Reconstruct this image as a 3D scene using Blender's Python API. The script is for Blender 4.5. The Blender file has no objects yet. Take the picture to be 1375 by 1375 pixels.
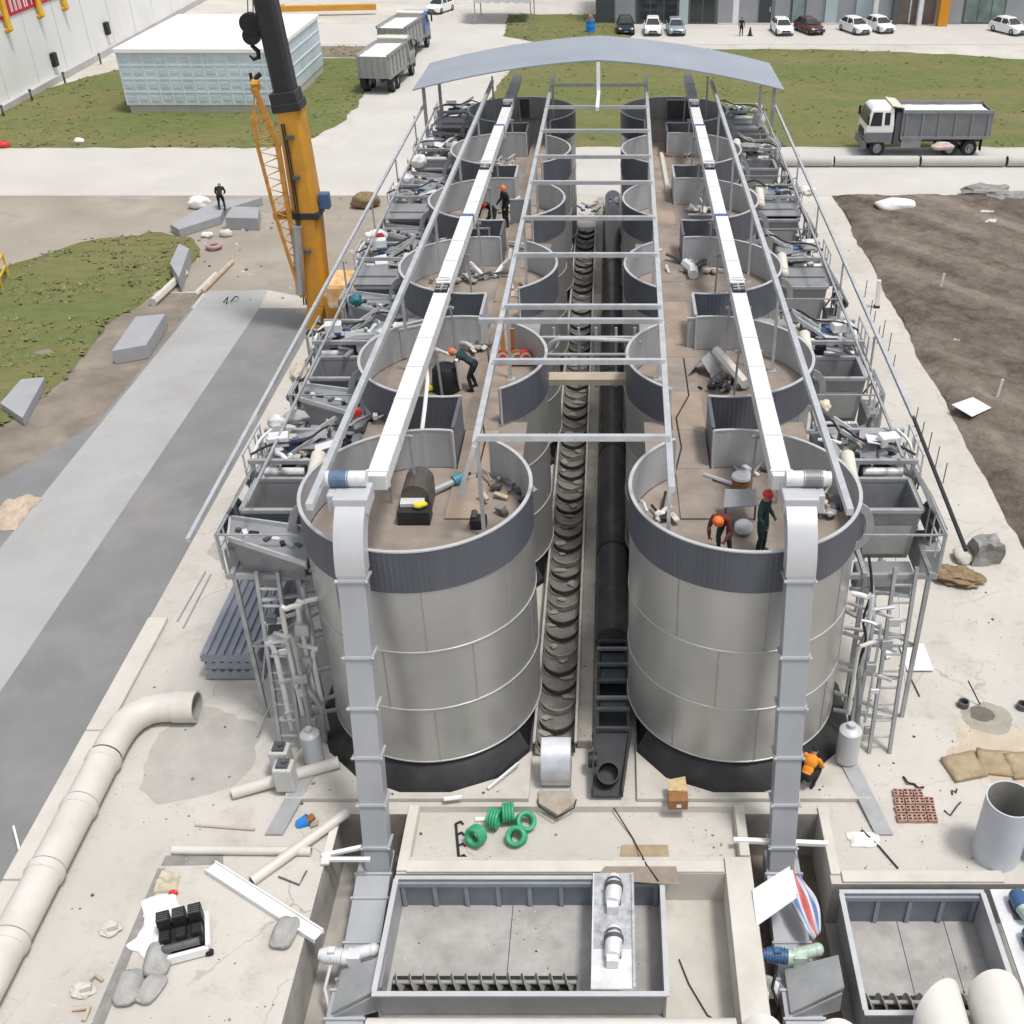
import bpy, bmesh, math, random
from mathutils import Vector, Matrix, noise, Euler
random.seed(7)
PI = math.pi
C = bpy.context.scene.collection
scn = bpy.context.scene
# ------------------------------------------------------------------ camera maths (metres; camera 22 m above the yard)
CAM_H, FOC = 22.0, 1480.0
PITCH = math.atan(977/FOC); SP, CP = math.sin(PITCH), math.cos(PITCH)
def P(u, v, z=0.0):
    "photo pixel -> point on the level plane at height z"
    dx = (u-823)/FOC; dy = (v-687)/FOC
    t = (CAM_H-z)/(SP+dy*CP)
    return Vector((dx*t, (CP-dy*SP)*t, z))

# ------------------------------------------------------------------ materials
MATS = {}
def M(name, col, rough=.6, metal=0., var=.12, scale=1.5, bump=.0, bscale=14., dirt=None, damt=.35, dscale=.6, streak=False, spec=.4):
    if name in MATS: return MATS[name]
    m = bpy.data.materials.new(name); m.use_nodes = True; nt = m.node_tree; N = nt.nodes; L = nt.links
    b = N['Principled BSDF']; b.inputs['Roughness'].default_value = rough; b.inputs['Metallic'].default_value = metal
    b.inputs['Specular IOR Level'].default_value = spec
    g = N.new('ShaderNodeNewGeometry'); vec = g.outputs['Position']
    if streak:
        mp = N.new('ShaderNodeMapping'); mp.inputs['Scale'].default_value = (1, 1, .12); L.new(vec, mp.inputs['Vector']); vec = mp.outputs['Vector']
    n = N.new('ShaderNodeTexNoise'); n.inputs['Scale'].default_value = scale; n.inputs['Detail'].default_value = 6; n.inputs['Roughness'].default_value = .6
    L.new(vec, n.inputs['Vector'])
    r = N.new('ShaderNodeMapRange'); r.inputs['From Min'].default_value = .3; r.inputs['From Max'].default_value = .7
    L.new(n.outputs['Fac'], r.inputs['Value'])
    mx = N.new('ShaderNodeMix'); mx.data_type = 'RGBA'
    mx.inputs[6].default_value = (*[c*(1-var) for c in col], 1); mx.inputs[7].default_value = (*[min(.95, c*(1+var)) for c in col], 1)
    L.new(r.outputs['Result'], mx.inputs[0]); out = mx.outputs[2]
    if dirt:
        n2 = N.new('ShaderNodeTexNoise'); n2.inputs['Scale'].default_value = dscale; n2.inputs['Detail'].default_value = 8; n2.inputs['Roughness'].default_value = .65
        L.new(g.outputs['Position'], n2.inputs['Vector'])
        r2 = N.new('ShaderNodeMapRange'); r2.inputs['From Min'].default_value = .48; r2.inputs['From Max'].default_value = .75; r2.inputs['To Max'].default_value = damt
        L.new(n2.outputs['Fac'], r2.inputs['Value'])
        m2 = N.new('ShaderNodeMix'); m2.data_type = 'RGBA'; L.new(r2.outputs['Result'], m2.inputs[0]); L.new(out, m2.inputs[6]); m2.inputs[7].default_value = (*dirt, 1); out = m2.outputs[2]
    L.new(out, b.inputs['Base Color'])
    if bump:
        n3 = N.new('ShaderNodeTexNoise'); n3.inputs['Scale'].default_value = bscale; n3.inputs['Detail'].default_value = 5
        L.new(g.outputs['Position'], n3.inputs['Vector'])
        bp = N.new('ShaderNodeBump'); bp.inputs['Strength'].default_value = bump; bp.inputs['Distance'].default_value = .05
        L.new(n3.outputs['Fac'], bp.inputs['Height']); L.new(bp.outputs['Normal'], b.inputs['Normal'])
    MATS[name] = m; return m

GREYD = (.16, .15, .14)
silver = M('silo_steel', (.48, .478, .468), .35, .58, .07, .7, .02, 6, dirt=(.34, .335, .325), damt=.45, dscale=.45, streak=True)
band = M('dark_cladding', (.108, .117, .14), .45, .15, .14, .8, .02, 8, dirt=(.14, .14, .15), damt=.4, dscale=.9, streak=True)
inner = M('parapet_inside', (.43, .44, .455), .5, .2, .16, .9, dirt=(.3, .3, .3), damt=.5, dscale=1.0, streak=True)
rimw = M('pale_rim', (.50, .51, .52), .45, .2, .1, 3)
ply = M('plywood_floor', (.275, .23, .195), .8, 0, .18, 1.2, .1, 20, dirt=(.155, .13, .115), damt=.8, dscale=.5)
plyd = M('dark_plywood', (.21, .165, .13), .8, 0, .25, 2, .1, 20)
ply2 = M('walkway_board', (.33, .26, .205), .8, 0, .16, 1.1, .08, 20, dirt=(.2, .17, .15), damt=.6, dscale=.8)
black = M('black_sheet', (.018, .018, .02), .5, 0, .3, 2, dirt=(.06, .055, .05), damt=.5, dscale=1.2)
rubber = M('black_rubber', (.022, .022, .024), .65, 0, .3, 5)
blackpipe = M('black_pipe_plastic', (.055, .055, .058), .38, 0, .3, 1.2, dirt=(.16, .15, .14), damt=.6, dscale=1.5)
convw = M('white_conveyor_paint', (.69, .69, .70), .4, .0, .05, 1, dirt=(.5, .49, .47), damt=.35, dscale=1.1)
ductg = M('duct_grey_paint', (.40, .415, .44), .38, .25, .07, .9, dirt=(.3, .3, .31), damt=.4, dscale=.8, streak=True)
galv = M('galvanised_tube', (.58, .60, .62), .35, .45, .12, 3, dirt=(.35, .35, .35), damt=.4, dscale=1.3)
galvd = M('weathered_tube', (.40, .41, .42), .45, .4, .2, 2)
steelg = M('grey_machine_paint', (.265, .272, .285), .45, .2, .14, 1.6, dirt=(.33, .32, .3), damt=.4, dscale=1.4)
steeld = M('dark_machine_paint', (.10, .105, .115), .5, .2, .2, 2)
steelm = M('mid_machine_paint', (.36, .37, .38), .45, .2, .12, 2, dirt=(.4, .39, .37), damt=.4, dscale=1.2)
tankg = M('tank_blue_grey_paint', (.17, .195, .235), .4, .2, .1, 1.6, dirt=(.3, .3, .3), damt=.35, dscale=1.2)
tanke = M('tank_edge_grey', (.36, .37, .385), .45, .2, .1, 1.6)
tankfl = M('tank_dusty_floor', (.36, .35, .335), .8, 0, .18, 1.4, .05, 18, dirt=(.22, .2, .18), damt=.6, dscale=1.7)
sheetm = M('corrugated_sheet_paint', (.31, .335, .385), .4, .25, .1, 1.5, dirt=(.35, .35, .36), damt=.35, dscale=1.2)
canopy = M('canopy_sheet', (.32, .355, .41), .42, .2, .07, .35, dirt=(.26, .29, .34), damt=.5, dscale=.3)
pvc = M('pale_pvc', (.60, .575, .53), .45, 0, .06, 1.2, dirt=(.42, .39, .34), damt=.5, dscale=.9)
pvcw = M('white_pvc', (.63, .61, .57), .4, 0, .05, 1.2, dirt=(.55, .52, .47), damt=.4, dscale=.8)
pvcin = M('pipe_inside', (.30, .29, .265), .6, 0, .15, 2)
pipeg = M('pale_grey_pipe', (.53, .555, .60), .4, 0, .05, 1, dirt=(.42, .42, .43), damt=.4, dscale=.9)
yellow = M('crane_yellow', (.62, .30, .035), .4, 0, .1, 1.5, dirt=(.35, .2, .06), damt=.5, dscale=.8)
yellowd = M('crane_yellow_worn', (.52, .25, .05), .5, 0, .25, 4)
white = M('white_paint', (.74, .74, .74), .35, 0, .04, 2)
whitecl = M('white_cloth', (.74, .73, .71), .8, 0, .08, 3, .15, 10)
whiteplate = M('white_plate', (.70, .71, .73), .4, .1, .08, 2, dirt=(.4, .4, .4), damt=.6, dscale=2.2)
beige = M('beige_cloth', (.50, .44, .34), .85, 0, .2, 4, .2, 12)
sackg = M('grey_sack_cloth', (.36, .355, .34), .9, 0, .12, 6, .3, 26)
motb = M('motor_blue', (.055, .12, .24), .4, 0, .2, 4)
motl = M('motor_pale_green', (.42, .52, .45), .4, .1, .2, 6)
motw = M('motor_white', (.66, .67, .68), .4, .1, .1, 5)
teal = M('teal_plastic', (.03, .16, .19), .4, 0, .2, 5)
coilg = M('green_hose', (.045, .33, .165), .4, 0, .15, 4)
redp = M('red_paint', (.55, .04, .03), .4, 0, .15, 4)
orange = M('orange_plastic', (.80, .17, .025), .35, 0, .06, 4)
bluep = M('blue_plastic', (.02, .22, .62), .35, 0, .1, 4)
brown = M('brown_box', (.27, .125, .05), .7, 0, .2, 5)
tan = M('tan_board', (.36, .28, .18), .8, 0, .2, 3, .1, 15, dirt=(.2, .15, .1), damt=.5, dscale=2)
mudb = M('brown_straw', (.24, .175, .10), .95, 0, .35, 6, .5, 14)
rock = M('grey_rubble_stone', (.25, .245, .235), .9, 0, .25, 2.5, .6, 9)
concp = M('plinth_concrete', (.50, .475, .43), .85, 0, .1, 1.1, .08, 14, dirt=(.34, .31, .27), damt=.6, dscale=.9)
concw = M('pale_concrete_wall', (.56, .53, .485), .85, 0, .08, .9, .06, 14, dirt=(.4, .37, .32), damt=.5, dscale=.8)
concd = M('pit_concrete', (.36, .34, .31), .9, 0, .18, 1, .12, 10, dirt=(.14, .125, .11), damt=.7, dscale=.7)
strip = M('aisle_concrete', (.36, .335, .30), .9, 0, .16, 1.3, .15, 12, dirt=(.22, .2, .17), damt=.7, dscale=1.2)
slabg = M('grey_slab', (.33, .335, .355), .8, 0, .08, .8, .05, 12)
glassd = M('dark_glass', (.025, .032, .036), .12, 0, .3, .6, spec=.6)
glassl = M('pale_glass', (.20, .26, .27), .15, 0, .3, .5, spec=.6)
tyre = M('tyre', (.02, .02, .021), .8, 0, .3, 8)
rimm = M('wheel_rim', (.30, .30, .31), .4, .6, .15, 6)
chrome = M('lamp_lens', (.75, .77, .78), .15, .3, .05, 6)
facade = M('facade_panel', (.30, .315, .34), .5, .1, .06, .4, dirt=(.24, .25, .27), damt=.5, dscale=.3)
facadel = M('facade_pale_panel', (.42, .50, .53), .4, .1, .06, .4)
orangecol = M('orange_column_paint', (.62, .26, .02), .45, 0, .06, .6)
skin = M('skin', (.42, .25, .17), .55, 0, .08, 9)
jblack = M('black_work_clothes', (.016, .017, .02), .85, 0, .3, 7)
jgreen = M('dark_green_jacket', (.02, .045, .045), .85, 0, .3, 7)
jorange = M('orange_vest_cloth', (.75, .26, .02), .8, 0, .1, 7)
tnavy = M('dark_trousers', (.022, .024, .03), .85, 0, .3, 7)
boot = M('boots', (.03, .026, .022), .7, 0, .2, 9)
woodp = M('pale_timber', (.47, .385, .30), .8, 0, .18, 3, .1, 20)
redstrip = M('tarp_red', (.55, .13, .13), .6, 0, .1, 4)
bluestrip = M('tarp_blue', (.12, .22, .48), .6, 0, .1, 4)
ybag = M('yellow_sponge', (.75, .62, .05), .8, 0, .1, 6)
obag = M('orange_white_tarp', (.70, .40, .16), .8, 0, .25, 3, .2, 8, dirt=(.75, .72, .66), damt=.9, dscale=1.6)
def striped(name, cols, axis, scale):
    m = bpy.data.materials.new(name); m.use_nodes = True; N = m.node_tree.nodes; L = m.node_tree.links
    b = N['Principled BSDF']; b.inputs['Roughness'].default_value = .6
    t = N.new('ShaderNodeTexCoord'); sp = N.new('ShaderNodeSeparateXYZ'); L.new(t.outputs['Object'], sp.inputs[0])
    ml = N.new('ShaderNodeMath'); ml.operation = 'MULTIPLY'; ml.inputs[1].default_value = scale; L.new(sp.outputs[axis], ml.inputs[0])
    fr = N.new('ShaderNodeMath'); fr.operation = 'FRACT'; L.new(ml.outputs[0], fr.inputs[0])
    cr = N.new('ShaderNodeValToRGB'); cr.color_ramp.interpolation = 'CONSTANT'
    for i, c in enumerate(cols):
        e = cr.color_ramp.elements[i] if i < 2 else cr.color_ramp.elements.new(i/len(cols))
        e.position = i/len(cols); e.color = (*c, 1)
    L.new(fr.outputs[0], cr.inputs[0]); L.new(cr.outputs[0], b.inputs['Base Color']); return m
tarpst = striped('striped_tarp_cloth', [(.55, .58, .62), (.12, .22, .48), (.6, .6, .62), (.55, .16, .15), (.55, .57, .6), (.15, .25, .5)], 0, 1.1)

# ------------------------------------------------------------------ mesh builder
def rotm(rx=0, ry=0, rz=0): return Euler((rx, ry, rz)).to_matrix()
def basis(d):
    d = d.normalized(); a = Vector((0, 0, 1)) if abs(d.z) < .9 else Vector((0, 1, 0))
    x = d.cross(a).normalized(); return x, x.cross(d).normalized()
class MB:
    def __init__(s): s.bm = bmesh.new(); s.mi = 0
    def face(s, vs):
        try: f = s.bm.faces.new(vs); f.material_index = s.mi; return f
        except ValueError: return None
    def poly(s, pts): return s.face([s.bm.verts.new(Vector(p)) for p in pts])
    def box(s, c, size, rot=None, taper=None):
        c = Vector(c); hx, hy, hz = size[0]/2, size[1]/2, size[2]/2; vs = []
        for dz in (-1, 1):
            k = taper if (taper and dz > 0) else (1, 1)
            for dx, dy in ((-1, -1), (1, -1), (1, 1), (-1, 1)):
                p = Vector((dx*hx*k[0], dy*hy*k[1], dz*hz))
                if rot is not None: p = rot @ p
                vs.append(s.bm.verts.new(c+p))
        for f in ((3, 2, 1, 0), (4, 5, 6, 7), (0, 1, 5, 4), (1, 2, 6, 5), (2, 3, 7, 6), (3, 0, 4, 7)): s.face([vs[i] for i in f])
        return s
    def bx(s, x0, x1, y0, y1, z0, z1): return s.box(((x0+x1)/2, (y0+y1)/2, (z0+z1)/2), (abs(x1-x0), abs(y1-y0), abs(z1-z0)))
    def tube(s, pts, r, seg=10, cap=True):
        pts = [Vector(p) for p in pts]; rings = []; n = len(pts); px = None
        rs = r if isinstance(r, (list, tuple)) else [r]*n
        for i, p in enumerate(pts):
            d = (pts[min(i+1, n-1)]-pts[max(i-1, 0)])
            if px is None: x, y = basis(d)
            else:
                dn = d.normalized(); x = (px-dn*px.dot(dn)).normalized(); y = x.cross(dn)
            px = x
            rings.append([s.bm.verts.new(p+(x*math.cos(2*PI*k/seg)+y*math.sin(2*PI*k/seg))*rs[i]) for k in range(seg)])
        for a, b in zip(rings, rings[1:]):
            for k in range(seg): s.face([a[k], a[(k+1) % seg], b[(k+1) % seg], b[k]])
        if cap: s.face(rings[0][::-1]); s.face(rings[-1])
        return s
    def bar(s, a, b, w, h=None, roll=0):
        a = Vector(a); b = Vector(b); h = h or w; d = b-a; x, y = basis(d)
        vs = [[s.bm.verts.new(p+x*sx*w/2+y*sy*h/2) for sx, sy in ((-1, -1), (1, -1), (1, 1), (-1, 1))] for p in (a, b)]
        for k in range(4): s.face([vs[0][k], vs[0][(k+1) % 4], vs[1][(k+1) % 4], vs[1][k]])
        s.face(vs[0][::-1]); s.face(vs[1]); return s
    def lathe(s, prof, c=(0, 0, 0), seg=24, axis=None, a0=0, a1=2*PI, close=False):
        "prof = [(r,h)...] turned round axis (default z) at c"
        c = Vector(c); ax = Vector(axis or (0, 0, 1)).normalized()
        if axis is None or abs(ax.z) > .999: x, y = Vector((1, 0, 0)), Vector((0, 1, 0))
        else: x, y = basis(ax); y = ax.cross(x)
        full = abs(a1-a0-2*PI) < 1e-4; n = seg if full else seg+1; rings = []
        for (r, h) in prof:
            rings.append([s.bm.verts.new(c+ax*h+(x*math.cos(a0+(a1-a0)*k/seg)+y*math.sin(a0+(a1-a0)*k/seg))*max(r, 1e-4)) for k in range(n)])
        prs = list(zip(rings, rings[1:]))
        if close: prs.append((rings[-1], rings[0]))
        for a, b in prs:
            for k in range(seg): s.face([a[k], a[(k+1) % n], b[(k+1) % n], b[k]])
        if not full and close:
            s.face([rg[0] for rg in rings][::-1]); s.face([rg[-1] for rg in rings])
        return s
    def prism(s, pts, d):
        "polygon (3D points) extruded by vector d"
        d = Vector(d); a = [s.bm.verts.new(Vector(p)) for p in pts]; b = [s.bm.verts.new(Vector(p)+d) for p in pts]; n = len(a)
        s.face(a[::-1]); s.face(b)
        for k in range(n): s.face([a[k], a[(k+1) % n], b[(k+1) % n], b[k]])
        return s
    def blob(s, c, r, rot=None, amp=.12, freq=1.5, sub=3, flat=None):
        bm2 = bmesh.new(); bmesh.ops.create_icosphere(bm2, subdivisions=sub, radius=1)
        off = Vector((random.random()*50, random.random()*50, random.random()*50)); mp = {}
        for v in bm2.verts:
            p = v.co.copy(); k = 1+amp*noise.noise(p*freq+off)*2
            q = Vector((p.x*r[0], p.y*r[1], p.z*r[2]))*k
            if flat is not None and q.z < flat: q.z = flat
            if rot is not None: q = rot @ q
            mp[v.index] = s.bm.verts.new(Vector(c)+q)
        for f in bm2.faces: s.face([mp[v.index] for v in f.verts])
        bm2.free(); return s
    def build(s, name, mats, parent=None, smooth=False, bevel=0, label=None, recenter=True):
        bmesh.ops.recalc_face_normals(s.bm, faces=s.bm.faces[:])
        me = bpy.data.meshes.new(name)
        off = Vector((0, 0, 0)); o = bpy.data.objects.new(name, me)
        if parent:
            q = parent
            while q: off += q.location; q = q.parent
            o.parent = parent
        elif recenter and len(s.bm.verts):
            xs = [v.co for v in s.bm.verts]
            off = Vector(((min(p.x for p in xs)+max(p.x for p in xs))/2, (min(p.y for p in xs)+max(p.y for p in xs))/2, min(p.z for p in xs)))
            o.location = off
        if off.length: bmesh.ops.translate(s.bm, verts=s.bm.verts[:], vec=-off)
        s.bm.to_mesh(me); s.bm.free()
        for m in (mats if isinstance(mats, (list, tuple)) else [mats]): me.materials.append(m)
        if smooth:
            for p in me.polygons: p.use_smooth = True
            if smooth != 'all':
                me.set_sharp_from_angle(angle=math.radians(35))
        if bevel:
            b = o.modifiers.new('bevel', 'BEVEL'); b.width = bevel; b.segments = 2; b.limit_method = 'ANGLE'
        C.objects.link(o)
        if label: o['label'] = label
        return o
def tag(o, label, cat, group=None, kind=None):
    o['label'] = label; o['category'] = cat
    if group: o['group'] = group
    if kind: o['kind'] = kind
    return o
def thing(name, label, cat, loc=(0, 0, 0), group=None):
    o = bpy.data.objects.new(name, None); o.empty_display_size = .3; o.location = loc; C.objects.link(o)
    return tag(o, label, cat, group)
def structure(o): o['kind'] = 'structure'; return o
def dup(root, loc=None, rz=None, label=None, parent=None):
    c = root.copy(); C.objects.link(c)
    if parent is not None: c.parent = parent
    if loc is not None: c.location = loc
    if rz is not None: c.rotation_euler = (0, 0, rz)
    if label: c['label'] = label
    for ch in list(root.children): dup(ch, parent=c)
    return c
def each(name, mat, parent, fns, **k):
    "one mesh object per piece"
    for f in fns:
        m = MB(); f(m); m.build(name, mat, parent, **k)
def spline(pts, n=5):
    q = []; V = [Vector(p) for p in pts]
    for i in range(len(V)-1):
        p0, p1, p2, p3 = V[max(i-1, 0)], V[i], V[i+1], V[min(i+2, len(V)-1)]
        for j in range(n):
            s = j/n; q.append(.5*((2*p1)+(p2-p0)*s+(2*p0-5*p1+4*p2-p3)*s*s+(3*p1-p0-3*p2+p3)*s**3))
    q.append(V[-1]); return q
ORD = ['first', 'second', 'third', 'fourth', 'fifth', 'sixth', 'seventh', 'eighth', 'ninth', 'tenth', 'eleventh', 'twelfth']

# ------------------------------------------------------------------ people: one continuous body
def person(label, loc, rz, pose='stand', jacket=jblack, trousers=tnavy, helmet=orange, group=None, height=1.74):
    t = thing('person', label, 'person', (0, 0, 0), group)
    k = height/1.74
    if pose == 'stand':
        hip, chest, neck, head = (0, 0, .92), (0, .01, 1.28), (0, .02, 1.47), (0, .05, 1.61)
        kn = [(-.11, .02, .5), (.12, .04, .5)]; an = [(-.13, 0, .09), (.14, -.02, .09)]
        el = [(-.27, -.02, 1.14), (.27, .03, 1.14)]; wr = [(-.27, .14, .92), (.28, .2, .97)]
    elif pose == 'stride':
        hip, chest, neck, head = (0, 0, .92), (0, .05, 1.27), (0, .09, 1.46), (0, .14, 1.6)
        kn = [(-.12, .16, .52), (.13, -.06, .5)]; an = [(-.14, .2, .09), (.16, -.28, .12)]
        el = [(-.27, -.08, 1.14), (.27, .12, 1.15)]; wr = [(-.27, .02, .9), (.25, .3, 1.02)]
    elif pose == 'bend':
        hip, chest, neck, head = (0, -.12, .88), (0, .2, 1.12), (0, .37, 1.2), (0, .49, 1.24)
        kn = [(-.14, .05, .47), (.14, .03, .47)]; an = [(-.16, -.04, .09), (.16, -.1, .09)]
        el = [(-.27, .36, .9), (.27, .38, .92)]; wr = [(-.2, .56, .74), (.18, .58, .78)]
    else:  # crouch
        hip, chest, neck, head = (0, -.16, .42), (0, .08, .74), (0, .18, .9), (0, .27, 1.01)
        kn = [(-.2, .24, .5), (.22, .22, .48)]; an = [(-.16, -.02, .09), (.17, -.04, .09)]
        el = [(-.28, .24, .58), (.28, .26, .58)]; wr = [(-.16, .46, .5), (.14, .48, .46)]
    V = Vector
    hip, chest, neck, head = map(V, (hip, chest, neck, head)); kn = list(map(V, kn)); an = list(map(V, an)); el = list(map(V, el)); wr = list(map(V, wr))
    m = MB(); segs = []
    def limb(a, b, r0, r1, tg, n=5):
        pts = [a.lerp(b, i/(n-1)) for i in range(n)]
        bulge = [r0+(r1-r0)*i/(n-1)+.012*math.sin(PI*i/(n-1)) for i in range(n)]
        m.tube(pts, bulge, 12); m.blob(a, (r0,)*3, amp=0, sub=2); m.blob(b, (r1,)*3, amp=0, sub=2); segs.append((a, b, tg))
    up = (chest-hip).normalized(); rot = up.to_track_quat('Z', 'Y').to_matrix()
    side = V((1, 0, 0)); 
    m.blob(hip+up*.04, (.165, .125, .15), amp=0, sub=3); m.blob(hip.lerp(chest, .5), (.15, .115, .2), rot if pose in ('bend', 'crouch') else None, amp=0, sub=3)
    m.blob(chest+up*.04, (.19, .13, .2), rot if pose in ('bend', 'crouch') else None, amp=0, sub=3)
    segs.append((hip+up*.14, chest+up*.12, 1)); segs.append((hip-up*.05, hip+up*.07, 2))
    limb(chest+up*.12, neck+up*.02, .085, .06, 1); limb(neck, head, .058, .06, 0)
    hd = (head-neck).normalized(); fwd = (V((0, 1, 0))-hd*hd.y).normalized()
    m.blob(head, (.078, .098, .118), amp=0, sub=3); m.blob(head+fwd*.05-hd*.075, (.05, .05, .045), amp=0, sub=2)
    m.blob(head+fwd*.105-hd*.015, (.017, .022, .028), amp=0, sub=2)
    for sx in (-1, 1): m.blob(head+side*sx*.08-hd*.01, (.016, .028, .036), amp=0, sub=2); m.blob(head+side*sx*.033+fwd*.088+hd*.012, (.018, .012, .012), amp=0, sub=2)
    for i, sx in enumerate((-1, 1)):
        sh = chest+up*.14+side*sx*.185
        limb(sh, el[i], .062, .047, 1); limb(el[i], wr[i], .046, .033, 1)
        d = (wr[i]-el[i]).normalized(); hx, hy = basis(d)
        pc = wr[i]+d*.05; m.tube([wr[i], pc, wr[i]+d*.095], [.03, .04, .034], 10); segs.append((wr[i]+d*.02, wr[i]+d*.2, 0))
        for q in range(4):
            b0 = wr[i]+d*.085+hx*(q-1.5)*.02; ln = (.07, .082, .078, .06)[q]
            m.tube([b0, b0+d*ln*.5+hy*.008, b0+d*ln*.85+hy*.03], [.011, .01, .008], 6)
        b0 = wr[i]+d*.03+hx*(.034 if sx < 0 else -.034); o2 = hx*(.03 if sx < 0 else -.03)
        m.tube([b0, b0+d*.035+o2, b0+d*.07+o2*1.2+hy*.02], [.013, .012, .009], 6)
        hj = hip+side*sx*.095-up*.02
        limb(hj, kn[i], .098, .064, 2); limb(kn[i], an[i], .062, .042, 2)
        toe = an[i]+V((0, .17, -.055)); heel = an[i]+V((0, -.06, -.05))
        m.tube([heel, an[i]+V((0, .03, -.035)), an[i]+V((0, .12, -.05)), toe], [.04, .05, .046, .03], 10); segs.append((heel+V((0, 0, -.01)), toe, 3)); segs.append((an[i]-V((0, 0, .03)), an[i], 3))
    tmp = m.build('body', [skin, jacket, trousers, boot], t)
    rm = tmp.modifiers.new('r', 'REMESH'); rm.mode = 'VOXEL'; rm.voxel_size = .016
    sm = tmp.modifiers.new('s', 'SMOOTH'); sm.iterations = 3; sm.factor = .5
    dg = bpy.context.evaluated_depsgraph_get(); dg.update()
    me = bpy.data.meshes.new_from_object(tmp.evaluated_get(dg)); tmp.modifiers.clear(); tmp.data = me
    while len(me.materials) < 4: me.materials.append(None)
    for i, mm in enumerate((skin, jacket, trousers, boot)): me.materials[i] = mm
    def dist(p, a, b):
        ab = b-a; q = max(0, min(1, (p-a).dot(ab)/max(1e-6, ab.length_squared))); return (p-a-ab*q).length
    bias = {0: .0, 1: .05, 2: .05, 3: 0.01}
    for f in me.polygons:
        f.use_smooth = True; p = f.center
        if (p-head).length < .15 and (p-neck).dot(hd) > .03: f.material_index = 0; continue
        f.material_index = min(segs, key=lambda sg: dist(p, sg[0], sg[1])-bias[sg[2]])[2]
    if helmet:
        h = MB(); ctr = head+hd*.035
        pr = [(.118, 0), (.118, .03), (.108, .07), (.082, .105), (.045, .125), (.001, .132)]
        h.lathe(pr, ctr, 18, axis=hd); h.lathe([(.118, 0), (.14, -.006), (.14, .006), (.118, .02)], ctr+fwd*.012, 18, axis=hd)
        h.tube([ctr-fwd*.1+hd*.07, ctr+hd*.135, ctr+fwd*.1+hd*.075], .012, 6)
        h.build('helmet', helmet, t, True)
    else:
        h = MB(); h.blob(head+hd*.035-fwd*.018, (.088, .098, .1), amp=.08, freq=6, sub=3); h.build('hair', jblack, t, 'all')
    t.scale = (k, k, k); t.location = loc; t.rotation_euler = (0, 0, rz)
    return t
# ------------------------------------------------------------------ render, light, camera
scn.render.engine = 'CYCLES'
scn.render.resolution_x = scn.render.resolution_y = 1024
vs_ = scn.view_settings; vs_.view_transform = 'Standard'; vs_.look = 'None'; vs_.exposure = 0.44; vs_.gamma = 1; vs_.use_curve_mapping = False
w = bpy.data.worlds.new('World'); scn.world = w; w.use_nodes = True
nt = w.node_tree; sky = nt.nodes.new('ShaderNodeTexSky'); sky.sky_type = 'NISHITA'; sky.sun_disc = False
SUN_EL, SUN_ROT = math.radians(70), math.radians(118)
sky.sun_elevation = SUN_EL; sky.sun_rotation = SUN_ROT; sky.dust_density = 3.0; sky.air_density = 1.2
hs = nt.nodes.new('ShaderNodeHueSaturation'); hs.inputs['Saturation'].default_value = .22
nt.links.new(sky.outputs[0], hs.inputs['Color']); nt.links.new(hs.outputs[0], nt.nodes['Background'].inputs['Color'])
nt.nodes['Background'].inputs['Strength'].default_value = .12
sl = bpy.data.lights.new('sun', 'SUN'); sl.energy = 1.75; sl.angle = math.radians(10); sl.color = (1, .965, .92)
so = bpy.data.objects.new('sun', sl); C.objects.link(so)
sd = Vector((math.sin(SUN_ROT)*math.cos(SUN_EL), math.cos(SUN_ROT)*math.cos(SUN_EL), math.sin(SUN_EL)))
so.rotation_euler = sd.to_track_quat('Z', 'Y').to_euler(); so.location = (0, 0, 60)
cam = bpy.data.cameras.new('camera'); co = bpy.data.objects.new('camera', cam); C.objects.link(co); scn.camera = co
cam.sensor_width = 36; cam.lens = FOC/1375*36; cam.shift_x = (687.5-823)/1375; cam.shift_y = 0.5/1375; cam.clip_end = 2000
co.location = (0, 0, CAM_H); co.rotation_euler = (PI/2-PITCH, 0, 0)

# ------------------------------------------------------------------ ground with its pits
ORIG = (-.72, 23.2)
PIT_Z = -1.9
# (x0,x1,y0,y1)
HOLES = [(-7.05, -5.25, 9.5, 19.3), (3.38, 5.25, 9.5, 19.3), (-5.25, 2.72, 12.75, 17.45), (5.25, 12.0, 9.5, 17.15), (-4.98, 3.1, 17.95, 19.55)]
def holed_sheet(x0, x1, y0, y1, holes, z, m):
    xs = sorted({x0, x1, *[h[0] for h in holes], *[h[1] for h in holes]}); ys = sorted({y0, y1, *[h[2] for h in holes], *[h[3] for h in holes]})
    vm = {}
    def vt(i, j):
        if (i, j) not in vm: vm[i, j] = m.bm.verts.new((xs[i], ys[j], z))
        return vm[i, j]
    for i in range(len(xs)-1):
        for j in range(len(ys)-1):
            cx, cy = (xs[i]+xs[i+1])/2, (ys[j]+ys[j+1])/2
            if any(h[0] < cx < h[1] and h[2] < cy < h[3] for h in holes): continue
            m.face([vt(i, j), vt(i+1, j), vt(i+1, j+1), vt(i, j+1)])
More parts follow.
